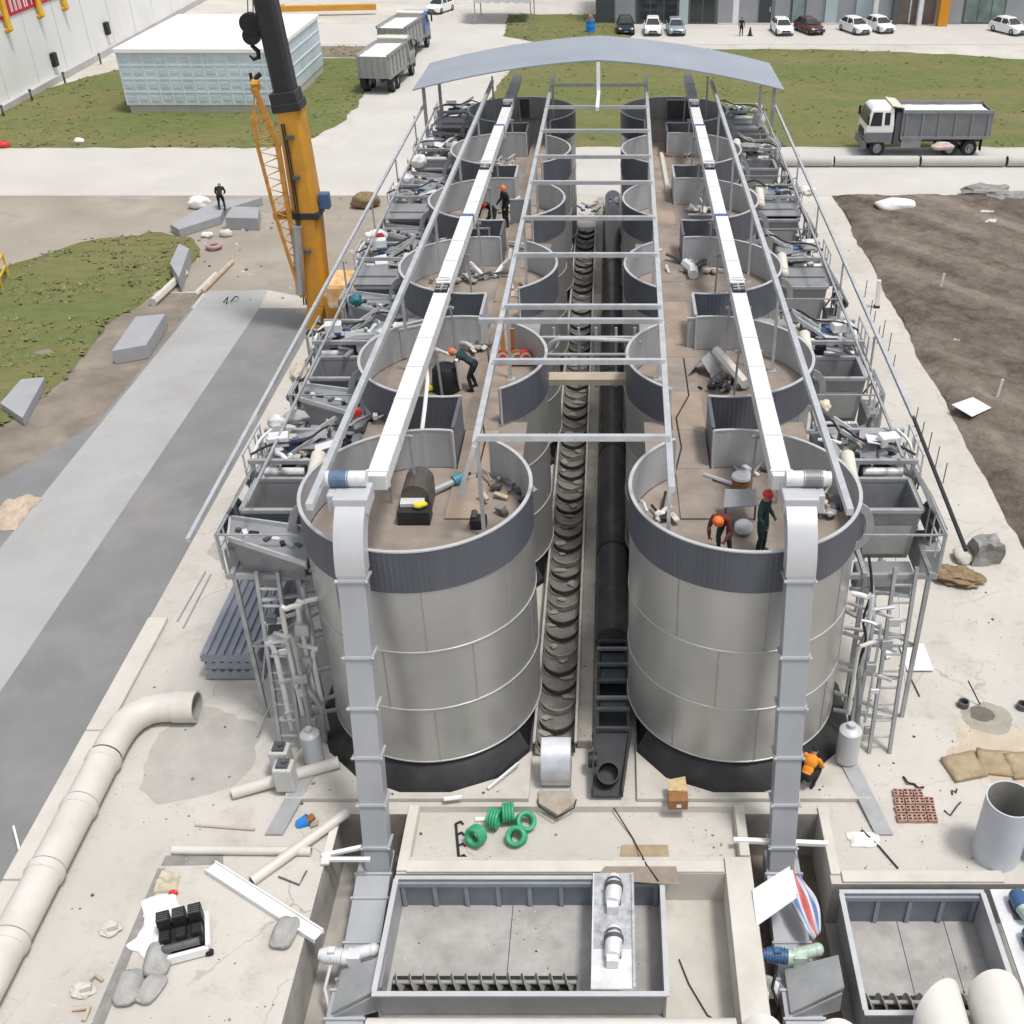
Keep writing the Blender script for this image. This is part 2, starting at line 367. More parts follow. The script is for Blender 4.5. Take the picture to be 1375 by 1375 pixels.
def concrete_ground():
    m = bpy.data.materials.new('yard_concrete'); m.use_nodes = True; N = m.node_tree.nodes; L = m.node_tree.links
    b = N['Principled BSDF']; b.inputs['Roughness'].default_value = .88; b.inputs['Specular IOR Level'].default_value = .25
    g = N.new('ShaderNodeNewGeometry'); pos = g.outputs['Position']
    def nz(s, d=7, r=.6):
        n = N.new('ShaderNodeTexNoise'); n.inputs['Scale'].default_value = s; n.inputs['Detail'].default_value = d; n.inputs['Roughness'].default_value = r; L.new(pos, n.inputs['Vector']); return n.outputs['Fac']
    def mr(v, a, c, lo=0, hi=1):
        r = N.new('ShaderNodeMapRange'); r.inputs[1].default_value = a; r.inputs[2].default_value = c; r.inputs[3].default_value = lo; r.inputs[4].default_value = hi; L.new(v, r.inputs[0]); return r.outputs[0]
    def mix(f, a, c):
        x = N.new('ShaderNodeMix'); x.data_type = 'RGBA'; L.new(f, x.inputs[0])
        for i, q in ((6, a), (7, c)):
            if isinstance(q, tuple): x.inputs[i].default_value = (*q, 1)
            else: L.new(q, x.inputs[i])
        return x.outputs[2]
    col = mix(mr(nz(.16, 5), .35, .65), (.455, .43, .39), (.555, .53, .49))
    col = mix(mr(nz(.55, 8, .68), .52, .74, 0, .6), col, (.36, .33, .29))
    col = mix(mr(nz(2.2, 8, .7), .56, .8, 0, .55), col, (.33, .31, .28))
    col = mix(mr(nz(13, 4, .7), .56, .8, 0, .4), col, (.27, .25, .23))
    col = mix(mr(nz(.9, 10, .75), .57, .66, 0, .38), col, (.42, .36, .29))
    col = mix(mr(nz(1.6, 9, .8), .62, .68, 0, .45), col, (.66, .64, .60))
    # hairline cracks where the noise allows them
    vo = N.new('ShaderNodeTexVoronoi'); vo.feature = 'DISTANCE_TO_EDGE'; vo.inputs['Scale'].default_value = .33
    wn = N.new('ShaderNodeTexNoise'); wn.inputs['Scale'].default_value = 1.2; wn.inputs['Detail'].default_value = 4; L.new(pos, wn.inputs['Vector'])
    va = N.new('ShaderNodeVectorMath'); va.operation = 'MULTIPLY_ADD'; va.inputs[1].default_value = (.9, .9, .9); L.new(wn.outputs['Color'], va.inputs[0]); L.new(pos, va.inputs[2]); L.new(va.outputs[0], vo.inputs['Vector'])
    cr = mr(vo.outputs['Distance'], .002, .010, 1, 0); ml = N.new('ShaderNodeMath'); ml.operation = 'MULTIPLY'; L.new(cr, ml.inputs[0]); L.new(mr(nz(.22, 3), .50, .62, 0, .5), ml.inputs[1])
    col = mix(ml.outputs[0], col, (.2, .185, .165))
    L.new(col, b.inputs['Base Color'])
    bp = N.new('ShaderNodeBump'); bp.inputs['Strength'].default_value = .12; bp.inputs['Distance'].default_value = .03; L.new(nz(9), bp.inputs['Height']); L.new(bp.outputs[0], b.inputs['Normal'])
    return m
conc = concrete_ground()
g = MB(); holed_sheet(-160, 170, -20, 520, HOLES, 0, g); structure(g.build('ground', conc, recenter=False))
def pit(h, depth, name='pit', wall=concd, floor=concd, skip=()):
    x0, x1, y0, y1 = h; m = MB()
    W = {'l': [(x0, y0), (x0, y1)], 'b': [(x0, y1), (x1, y1)], 'r': [(x1, y1), (x1, y0)], 'f': [(x1, y0), (x0, y0)]}
    for k, (a, b) in W.items():
        zb = skip[k] if isinstance(skip, dict) and k in skip else 0
        if zb is None: continue
        m.poly([(*a, depth), (*b, depth), (*b, zb), (*a, zb)])
    m.mi = 1; m.poly([(x0, y0, depth), (x1, y0, depth), (x1, y1, depth), (x0, y1, depth)])
    structure(m.build(name, [wall, floor], recenter=False))
pit(HOLES[0], -1.6, skip={'r': None}, floor=concd); pit(HOLES[1], -1.6, skip={'r': None}, floor=M('pit_mud', (.17, .14, .115), .9, 0, .25, 2, .2, 8))
pit(HOLES[2], -1.0, floor=concp, wall=concw, skip={'l': None}); pit(HOLES[3], -1.5, skip={'l': None})
pit(HOLES[4], -.22, floor=conc, wall=concw)
# walls standing between the pits (butted below the yard sheet)
for (x, a, b, z0, z1) in ((-5.25, 9.5, 12.75, -1.6, 0), (-5.25, 12.75, 17.45, -1.6, -1.0), (-5.25, 17.45, 19.3, -1.6, 0), (5.25, 9.5, 17.15, -1.6, -1.5), (5.25, 17.15, 19.3, -1.6, 0)):
    m = MB(); m.poly([(x, a, z0), (x, b, z0), (x, b, z1), (x, a, z1)]); structure(m.build('pit_wall', concw if x < 0 else concw, recenter=False))
# roads and slabs, each sheet 4 mm above the last
asph = M('asphalt', (.205, .205, .205), .9, 0, .10, .5, .1, 30, dirt=(.28, .275, .265), damt=.5, dscale=.25)
asphl = M('light_lane', (.37, .37, .37), .9, 0, .07, .4, .06, 20, dirt=(.30, .295, .285), damt=.6, dscale=.3)
mudc = M('muddy_concrete', (.33, .295, .25), .92, 0, .18, .5, .15, 10, dirt=(.21, .18, .145), damt=.8, dscale=.25)
roadm = M('pale_road', (.51, .49, .46), .85, 0, .06, .25, .05, 16, dirt=(.43, .405, .37), damt=.5, dscale=.12)
def sheet(name, pts, z, m):
    q = MB(); q.poly([(p[0], p[1], z) for p in pts]); return structure(q.build(name, m, recenter=False))
sheet('road', [(-60, 5), (-14.66, 5), (-14.66, 52), (-60, 52)], .004, asph)
sheet('lane', [(-21.2, 14), (-17.8, 14), (-17.8, 52), (-18.0, 54.3), (-21.1, 54.3)], .008, asphl)
sheet('mud_verge', [(-60, 36), (-24, 34), (-21.3, 40), (-21.25, 54), (-60, 54)], .005, M('verge_mud', (.235, .20, .165), .95, 0, .25, .6, .4, 8, dirt=(.14, .115, .09), damt=.8, dscale=.4))
sheet('mud_apron', [(-60, 52), (-18, 54.4), (-13.2, 52.2), (-11.2, 56), (-12.5, 70.2), (-60, 70.2)], .006, mudc)
sheet('road', [(-160, 70.2), (170, 70.2), (170, 81.0), (-160, 81.0)], .010, roadm)
sheet('road', [(-19.5, 81), (-11, 81), (-11, 122), (-15, 122), (-21.2, 122), (-21.2, 96)], .011, roadm)
sheet('road', [(-160, 119.5), (170, 119.5), (170, 131), (-160, 131)], .013, roadm)
# lawns
def grassmat():
    m = bpy.data.materials.new('rough_grass'); m.use_nodes = True; N = m.node_tree.nodes; L = m.node_tree.links; b = N['Principled BSDF']; b.inputs['Roughness'].default_value = .95; b.inputs['Specular IOR Level'].default_value = .1
    g = N.new('ShaderNodeNewGeometry')
    def nz(s, d, sx=1):
        mp = N.new('ShaderNodeMapping'); mp.inputs['Scale'].default_value = (sx, 1, 1); L.new(g.outputs['Position'], mp.inputs[0])
        n = N.new('ShaderNodeTexNoise'); n.inputs['Scale'].default_value = s; n.inputs['Detail'].default_value = d; n.inputs['Roughness'].default_value = .7; L.new(mp.outputs[0], n.inputs[0]); return n.outputs['Fac']
    def ramp(v, els):
        r = N.new('ShaderNodeValToRGB'); L.new(v, r.inputs[0])
        for i, (p, c) in enumerate(els):
            e = r.color_ramp.elements[i] if i < 2 else r.color_ramp.elements.new(p); e.position = p; e.color = (*c, 1)
        return r.outputs[0]
    a = ramp(nz(.11, 8, .45), [(.34, (.22, .19, .105)), (.45, (.19, .19, .075)), (.54, (.152, .178, .062)), (.7, (.125, .18, .05))])
    c = ramp(nz(1.7, 8, .5), [(.38, (.065, .07, .032)), (.5, (.125, .122, .058)), (.66, (.19, .17, .105))])
    x = N.new('ShaderNodeMix'); x.data_type = 'RGBA'; x.inputs[0].default_value = .3; L.new(a, x.inputs[6]); L.new(c, x.inputs[7])
    L.new(x.outputs[2], b.inputs['Base Color'])
    bp = N.new('ShaderNodeBump'); bp.inputs['Strength'].default_value = .6; bp.inputs['Distance'].default_value = .15; L.new(nz(3.5, 6), bp.inputs['Height']); L.new(bp.outputs[0], b.inputs['Normal']); return m
grassm = grassmat()
def inpoly(x, y, pts):
    r = False; n = len(pts)
    for i in range(n):
        (x1, y1), (x2, y2) = pts[i], pts[(i+1) % n]
        if (y1 > y) != (y2 > y) and x < (x2-x1)*(y-y1)/(y2-y1)+x1: r = not r
    return r
TUFT = MB()
def lawn(pts, name, mat, amp=.12, z=.02, step=1.2, tufts=3500, kind='lawn'):
    m = MB(); bm = m.bm
    vs = [bm.verts.new((p[0], p[1], 0)) for p in pts]; bm.faces.new(vs)
    x0, x1 = min(p[0] for p in pts), max(p[0] for p in pts); y0, y1 = min(p[1] for p in pts), max(p[1] for p in pts)
    def cut(co, no): bmesh.ops.bisect_plane(bm, geom=bm.verts[:]+bm.edges[:]+bm.faces[:], plane_co=co, plane_no=no)
    x = x0+step
    while x < x1: cut((x, 0, 0), (1, 0, 0)); x += step
    y = y0+step
    while y < y1: cut((0, y, 0), (0, 1, 0)); y += step
    for v in bm.verts:
        edge = any(e.is_boundary for e in v.link_edges)
        v.co.z = z+(0 if edge else .04+amp*(.5+noise.noise(v.co*.35)+.5*noise.noise(v.co*1.1)))
    for v in bm.verts:
        if any(e.is_boundary for e in v.link_edges): v.co.x += .5*noise.noise(Vector((v.co.x*.6, v.co.y*.6, 1)))+.2*noise.noise(Vector((v.co.x*2, v.co.y*2, 1))); v.co.y += .4*noise.noise(Vector((v.co.x*.7, v.co.y*.7, 7)))+.15*noise.noise(Vector((v.co.x*2.2, v.co.y*2, 4)))
    structure(m.build(name, mat, recenter=False, smooth='all'))
    k = 0; n = 0
    while n < tufts and k < tufts*6:
        k += 1; x, y = random.uniform(x0, x1), random.uniform(y0, y1)
        if not inpoly(x, y, pts) or abs(x) > 70 or noise.noise(Vector((x*.22, y*.3, 3))) < -.18: continue
        n += 1; zb = z+.02+amp*(.5+noise.noise(Vector((x, y, 0))*.35)+.5*noise.noise(Vector((x, y, 0))*1.1)); h = random.uniform(.03, .11)
        TUFT.mi = random.choice((0, 0, 1, 2))
        for q in range(3):
            a = random.random()*PI*2; dx, dy = math.cos(a)*.1, math.sin(a)*.1; lx, ly = random.uniform(-.3, .3), random.uniform(-.3, .3)
            TUFT.poly([(x-dx, y-dy, zb), (x+dx, y+dy, zb), (x+lx, y+ly, zb+h)])
LA = [(-140, 81.5), (-22.5, 82.0), (-20.9, 86), (-20.2, 93), (-20.6, 100), (-22, 110), (-22.5, 112), (-60, 113), (-140, 113)]
lawn([(-58, 81.4), (-24.5, 81.4), (-22.3, 84), (-21.0, 89.5), (-21.2, 100), (-23.2, 112.5), (-43, 113.5), (-46.5, 106), (-49, 100), (-52, 93), (-58, 88)], 'lawn', grassm, tufts=1500)
arc = [(60, 81.6), (60, 105.5), (46, 109), (36, 113.5), (27, 116), (17, 117), (4, 116.8), (-4, 114.5), (-9.5, 108), (-10.3, 98), (-10.3, 81.6)]
lawn(arc, 'lawn', grassm, tufts=2000)
lawn([(-11.4, 124), (-8.5, 120.8), (-3, 120.2), (2, 121), (2, 137), (-12, 137)], 'lawn', grassm, tufts=500)
lawn([(-31, 40), (-25.5, 38), (-24.2, 44), (-24.6, 50), (-23.6, 54), (-22.9, 59), (-24.6, 62.5), (-27, 63), (-30, 62), (-33, 58), (-36, 50), (-34, 42)], 'lawn', grassm, tufts=1200, amp=.2, step=.8)
lawn([(-44.5, 113.9), (-22.9, 113.0), (-23.2, 118.6), (-46.5, 118.7)], 'lawn', M('brown_field', (.20, .165, .12), .95, 0, .3, 1.2, .5, 8), tufts=300)
tm = [M('grass_blade_dark', (.15, .165, .068), .9, 0, .3, 3), M('grass_blade_green', (.15, .18, .066), .9, 0, .3, 3), M('grass_blade_dry', (.23, .2, .115), .9, 0, .3, 3)]
tag(TUFT.build('grass', tm, recenter=False), 'patchy green and brown grass tufts growing on the lawns around the yard', 'grass', kind='stuff')
# bare earth on the right
def earthmat():
    m = bpy.data.materials.new('bare_earth'); m.use_nodes = True; N = m.node_tree.nodes; L = m.node_tree.links; b = N['Principled BSDF']; b.inputs['Roughness'].default_value = .95; b.inputs['Specular IOR Level'].default_value = .15
    g = N.new('ShaderNodeNewGeometry')
    def nz(s, d, sc=(1, 1, 1), rot=0, r=.65):
        mp = N.new('ShaderNodeMapping'); mp.vector_type = 'TEXTURE'; mp.inputs['Rotation'].default_value = (0, 0, rot); mp.inputs['Scale'].default_value = sc; L.new(g.outputs['Position'], mp.inputs[0])
        n = N.new('ShaderNodeTexNoise'); n.inputs['Scale'].default_value = s; n.inputs['Detail'].default_value = d; n.inputs['Roughness'].default_value = r; n.inputs['Distortion'].default_value = .4; L.new(mp.outputs[0], n.inputs[0]); return n.outputs['Fac']
    def ramp(v, els):
        r = N.new('ShaderNodeValToRGB'); L.new(v, r.inputs[0])
        for i, (p, c) in enumerate(els):
            e = r.color_ramp.elements[i] if i < 2 else r.color_ramp.elements.new(p); e.position = p; e.color = (*c, 1)
        return r.outputs[0]
    ang = math.radians(-52)
    a = ramp(nz(.42, 9, (7, .8, 1), ang, .6), [(.34, (.075, .059, .049)), (.45, (.135, .109, .09)), (.55, (.20, .168, .14)), (.66, (.31, .265, .225))])
    c = ramp(nz(1.3, 10), [(.35, (.07, .054, .044)), (.5, (.155, .125, .102)), (.68, (.235, .2, .168))])
    x = N.new('ShaderNodeMix'); x.data_type = 'RGBA'; x.inputs[0].default_value = .5; L.new(a, x.inputs[6]); L.new(c, x.inputs[7])
    sp = N.new('ShaderNodeMapRange'); sp.inputs[1].default_value = .66; sp.inputs[2].default_value = .72; sp.inputs[4].default_value = .6; L.new(nz(4.5, 3), sp.inputs[0])
    y = N.new('ShaderNodeMix'); y.data_type = 'RGBA'; L.new(sp.outputs[0], y.inputs[0]); L.new(x.outputs[2], y.inputs[6]); y.inputs[7].default_value = (.30, .27, .23, 1)
    L.new(y.outputs[2], b.inputs['Base Color'])
    bp = N.new('ShaderNodeBump'); bp.inputs['Strength'].default_value = .9; bp.inputs['Distance'].default_value = .18; L.new(nz(2.2, 9), bp.inputs['Height']); L.new(bp.outputs[0], b.inputs['Normal']); return m
dm = earthmat(); dm_old = M('bare_earth_plain', (.165, .132, .108), .95, 0, .25, .9, .6, 7, dirt=(.085, .066, .053), damt=.9, dscale=.35)
m = MB(); nx, ny = 150, 170; X0, X1, Y0, Y1 = 14.15, 62, 16, 70.2; gv = {}
for i in range(nx+1):
    for j in range(ny+1):
        x = X0+(X1-X0)*(i/nx)**1.25; y = Y0+(Y1-Y0)*j/ny
        e = min(1, (x-X0)/.8, (Y1-y)/.8); wob = noise.noise(Vector((y*.25, 1, 5)))*.5+noise.noise(Vector((y*1.3, 1, 5)))*.25
        # wheel ruts running obliquely across the plot
        s = (x-18)*.8+(y-52)*.62; rut = sum(-.26*math.exp(-((s-c+noise.noise(Vector((x*.1, y*.1, 0)))*1.6)/.35)**2) for c in (0, 2.1, 5.5, 7.6, -6, -8, 11, 13.1, -12, -14))
        n = noise.noise(Vector((x*.5, y*.8, 2)))*.16+noise.noise(Vector((x*1.7, y*2.2, 8)))*.09+noise.noise(Vector((x*4, y*4, 8)))*.04
        gv[i, j] = m.bm.verts.new((x+(wob*.5 if i == 0 else 0), y, .014+max(0, e)*max(.012, .34+rut*.35+n*.8) if i else .014))
for i in range(nx):
    for j in range(ny): m.face([gv[i, j], gv[i+1, j], gv[i+1, j+1], gv[i, j+1]])
structure(m.build('bare_earth', dm, recenter=False, smooth='all'))
# plinths under the two rows and the raised strip along the aisle
for x0, x1 in ((-8.5, -2.18), (.62, 6.7)):
    m = MB(); m.bx(x0, x1, 19.7, 66, 0.001, .14); structure(m.build('plinth', concp, recenter=False, bevel=.02))
m = MB(); m.bx(-.98, -.56, 21.6, 69, .001, .3)
structure(m.build('aisle_strip', strip, recenter=False, bevel=.03))
# ------------------------------------------------------------------ silos
XL, XR, Y0S, PITCHS = -4.88, 3.27, 23.2, 7.6
R = 2.85; ZR, ZF = 7.5, 6.32
def ring_arcs(side, cutf, cutb):
    a, b = math.asin(.55/R), math.asin(1.62/R); cuts = []
    if cutf: cuts.append((-PI/2+a, -PI/2+b) if side > 0 else (-PI/2-b, -PI/2-a))
    if cutb: cuts.append((PI/2-b, PI/2-a) if side > 0 else (PI/2+a, PI/2+b))
    if not cuts: return [(-PI, PI)]
    cuts.sort(); out = []
    for i, (c0, c1) in enumerate(cuts):
        n0 = cuts[(i+1) % len(cuts)][0]
        if n0 <= c1: n0 += 2*PI
        out.append((c1, n0))
    return out
def make_silo(side, cutf, cutb, name='silo'):
    t = thing(name, '', 'silo', (0, 0, 0), 'steel silos in two rows')
    m = MB(); m.lathe([(R, .78), (R, 6.34)], seg=72)
    m.mi = 1
    for k, (z0, z1) in enumerate(((.83, 2.59), (2.65, 4.47), (4.53, 6.3))):
        for q in range(8):
            a = 2*PI*(q+.5*(k % 2)+.18)/8; p = Vector((math.cos(a), math.sin(a), 0))*(R+.004)
            m.box((p.x, p.y, (z0+z1)/2), (.012, .032, z1-z0), rotm(rz=a))
    m.build('shell', [silver, M('seam_steel', (.35, .345, .335), .5, .3, .15, 3)], t, True)
    for z in (.80, 2.62, 4.5):
        s = MB(); s.lathe([(R+.002, z-.022), (R+.024, z-.016), (R+.024, z+.016), (R+.002, z+.022)], seg=72)
        s.build('flange', M('flange_steel', (.50, .495, .485), .4, .4, .1, 2), t, True)
    arcs = ring_arcs(side, cutf, cutb)
    bd, ln, rc = MB(), MB(), MB()
    for a0, a1 in arcs:
        n = max(8, int((a1-a0)*22)); full = abs(a1-a0-2*PI) < 1e-3
        lo, hi = [], []
        for k in range(n*2+(0 if full else 1)):
            a = a0+(a1-a0)*k/(n*2); r = R+.016+(.008 if k % 2 else 0)
            lo.append(bd.bm.verts.new((math.cos(a)*r, math.sin(a)*r, ZF))); hi.append(bd.bm.verts.new((math.cos(a)*r, math.sin(a)*r, ZR-.03)))
        for k in range(len(lo)-(0 if full else 1)):
            j = (k+1) % len(lo); bd.face([lo[k], lo[j], hi[j], hi[k]])
        lo, hi = [], []
        for k in range(n*2+(0 if full else 1)):
            a = a0+(a1-a0)*k/(n*2); r = R-.04-(.008 if k % 12 < 2 else 0)
            lo.append(ln.bm.verts.new((math.cos(a)*r, math.sin(a)*r, ZF+.005))); hi.append(ln.bm.verts.new((math.cos(a)*r, math.sin(a)*r, ZR-.03)))
        for k in range(len(lo)-(0 if full else 1)):
            j = (k+1) % len(lo); ln.face([lo[k], lo[j], hi[j], hi[k]])
        if full: rc.lathe([(R-.055, ZR-.035), (R-.055, ZR), (R+.035, ZR), (R+.035, ZR-.035)], seg=80, close=True)
        else:
            rc.lathe([(R-.055, ZR-.035), (R-.055, ZR), (R+.035, ZR), (R+.035, ZR-.035)], seg=n*2, a0=a0, a1=a1, close=True)
            for a in (a0, a1):
                p = Vector((math.cos(a), math.sin(a), 0))*(R-.015); rc.box((p.x, p.y, (ZF+ZR)/2-.02), (.1, .05, ZR-ZF-.03), rotm(rz=a))
    bd.build('parapet_band', band, t); ln.build('parapet_lining', inner, t); rc.build('rim_cap', rimw, t, True)
    f = MB(); f.lathe([(.001, ZF), (R-.06, ZF)], seg=64); f.lathe([(.001, ZF-.05), (R-.055, ZF-.05)], seg=64); f.build('roof_deck', ply, t)
    k = MB(); k.lathe([(3.36, .141), (3.3, .3), (2.74, .72), (2.72, .86)], seg=16, a0=PI/16, a1=2*PI+PI/16)
    for v in k.bm.verts: v.co.x = max(-2.62 if side < 0 else -3.3, min(2.62 if side > 0 else 3.3, v.co.x))
    k.build('base_skirt', black, t, True)
    return t
silos = {}
for side, xc, row in ((1, XL, 'left'), (-1, XR, 'right')):
    protos = {}
    for i in range(6):
        kind = 'first' if i == 0 else ('last' if i == 5 else 'mid')
        if kind not in protos: protos[kind] = o = make_silo(side, kind != 'first', kind != 'last')
        else: o = dup(protos[kind])
        o.location = (xc, Y0S+i*PITCHS, 0)
        o['label'] = [f'front silo of the {row} row, its whole silver shell and dark parapet in view', f'silo directly behind the front silo in the {row} row',
                      f'third silo from the camera in the {row} row, silver with dark parapet', f'fourth silo from the camera in the {row} row, silver with dark parapet', f'fifth silo from the camera in the {row} row, next to last before the canopy',
                      f'farthest silo of the {row} row, under the blue-grey canopy'][i]
        silos[row, i] = o
# board walkways running through the parapet gaps
for row, xa, xb in (('left', XL+.6, XL+1.55), ('right', XR-1.55, XR-.6)):
    t = thing('walkway', f'brown board walkway laid along the tops of the {row} row of silos', 'walkway', (0, 0, 0))
    y = 23.4; i = 0
    while y < 62.5:
        l = random.choice((2.2, 2.44, 2.44, 1.9)); z = ZF+.035+random.uniform(0, .006); dx = random.uniform(-.03, .03)
        b = MB(); b.box(((xa+xb)/2+dx, y+l/2, z), (xb-xa, l-.02, .03), rotm(rz=random.uniform(-.008, .008))); b.build('board', random.choice((ply2, ply2, ply)), t); y += l
    xe = XL+.55 if row == 'left' else XR-.55; yo = math.sqrt(R*R-.55*.55)
    for i in range(5):
        ya, yb_ = Y0S+i*PITCHS+yo+.1, Y0S+(i+1)*PITCHS-yo-.1
        b = MB(); b.bx(xe-.03, xe+.03, ya, yb_, ZF-.1, ZR-.02); b.bx(xe-.05, xe+.05, ya, yb_, ZR-.019, ZR+.02); b.build('side_panel', inner if i % 2 else band, t)
        xm = XL if row == 'left' else XR
        b = MB(); b.bx(xm-2.35, xm+2.35, (ya+yb_)/2-1.7, (ya+yb_)/2+1.7, ZF-.14, ZF-.07); b.build('gap_deck', (ply, steelm, ply)[i % 3], t)
    for x in (xa+.08, xb-.08): b = MB(); b.bx(x-.04, x+.04, 25.9, 60, ZF-.2, ZF+.012); b.build('joist', steelg, t)
# ------------------------------------------------------------------ roof frame with its finished end bay
rf = thing('roof_frame', 'unfinished silver tube roof frame over the silos, far bay sheeted blue-grey', 'roof frame', (-.72, 57, 0))
ZB = 9.0
purl = [((-3.25, 22.6, ZB), (-3.15, 62, ZB+.1)), ((1.3, 20.6, ZB), (1.75, 62, ZB+.1)), ((-6.55, 19.9, ZB), (-6.3, 60.5, ZB+.05)), ((5.08, 19.7, ZB), (5.15, 60.5, ZB+.05)), ((-10.25, 21.8, 6.8), (-9.7, 58.5, 8.3)), ((8.65, 28.0, 6.8), (8.3, 58.5, 8.3))]
for i, (a, b) in enumerate(purl):
    m = MB(); m.bar(a, b, .15 if i < 4 else .1, .17 if i < 4 else .11); m.build('purlin', galv, rf)
m = MB(); m.bar((8.65, 27.95, 6.8), P(1297, 738, 6.8), .08); m.build('purlin', rubber, rf)
for a, b in (((-9.15, 23.2, 7.0), (-9.0, 58, 8.3)), ((7.75, 25.4, 7.0), (7.6, 58, 8.3))): m = MB(); m.bar(a, b, .07); m.build('purlin', galvd, rf)
# loose lower tube hanging ahead of the left inner purlin
m = MB(); m.bar((-3.28, 22.56, ZB-.02), P(616, 668, 7.6), .11); m.build('brace_tube', galv, rf)
beamv = [595, 492, 437, 418, 348, 298, 250, 215, 180, 148, 118]
for i, v in enumerate(beamv):
    y = P(780, v, ZB).y; x0 = -3.2 if i not in (2,) else -3.85; m = MB(); m.bar((x0, y, ZB+.17), (1.35+.4*(y-22)/40, y, ZB+.17), .13, .14); m.build('cross_beam', galv, rf)
for x in (-3.22, 1.5, -6.5, 5.1):
    for i in range(6):
        y = Y0S+i*PITCHS+(1.2 if abs(x) > 4 else .6)
        if x in (-3.22, 1.5) and i == 0: y = 22.7 if x < 0 else 21.5
        if abs(x) > 4 and i == 0: continue
        xx = x if x != 1.5 else 1.3+.45*(y-20.6)/41
        m = MB(); m.bar((xx, y, ZF+.002), (xx, y, ZB-.08), .09); m.bx(xx-.13, xx+.13, y-.13, y+.13, ZF+.001, ZF+.02); m.build('post', galv, rf)
for sx, xo in ((-1, -9.95), (1, 8.5)):
    for i in range(6):
        y = 27.0+i*6; z = 6.8+(y-25)/36*1.5 if i else 6.8
        m = MB(); m.bar((xo, y, 5.0), (xo, y, 6.75+max(0, (y-26)/32*1.45)), .06); m.build('post', galvd, rf)
yc0, yc1 = 57.3, 63.6; zap, zev = 10.75, 9.35; xc = -.72; n = 24; pts = []
for k in range(n+1):
    s = -1+2*k/n; pts.append((xc+s*9.25, zev+(zap-zev)*(1-(.35*abs(s)+.65*s*s))))
m = MB(); a = [(x, z) for x, z in pts]
for (x0, z0), (x1, z1) in zip(a, a[1:]):
    m.poly([(x0, yc0, z0), (x1, yc0, z1), (x1, yc1, z1), (x0, yc1, z0)]); m.poly([(x0, yc0, z0-.06), (x1, yc0, z1-.06), (x1, yc1, z1-.06), (x0, yc1, z0-.06)])
    for yy in (yc0, yc1): m.poly([(x0, yy, z0), (x1, yy, z1), (x1, yy, z1-.06), (x0, yy, z0-.06)])
m.build('roof_sheet', canopy, rf)
for xs in (-9.5, 8.1):
    for yy in (57.8, 63.2):
        m = MB(); m.bar((xs, yy, 0.02), (xs, yy, zev-.05), .16); m.build('post', galvd, rf)
m = MB(); m.bar((xc, 57.2, ZB+.25), (xc, 57.4, zap-.1), .18); m.bar((xc+.02, 57.2, ZB+.25), (xc-.02, 53.8, ZB+.25), .16); m.build('king_post', white, rf)
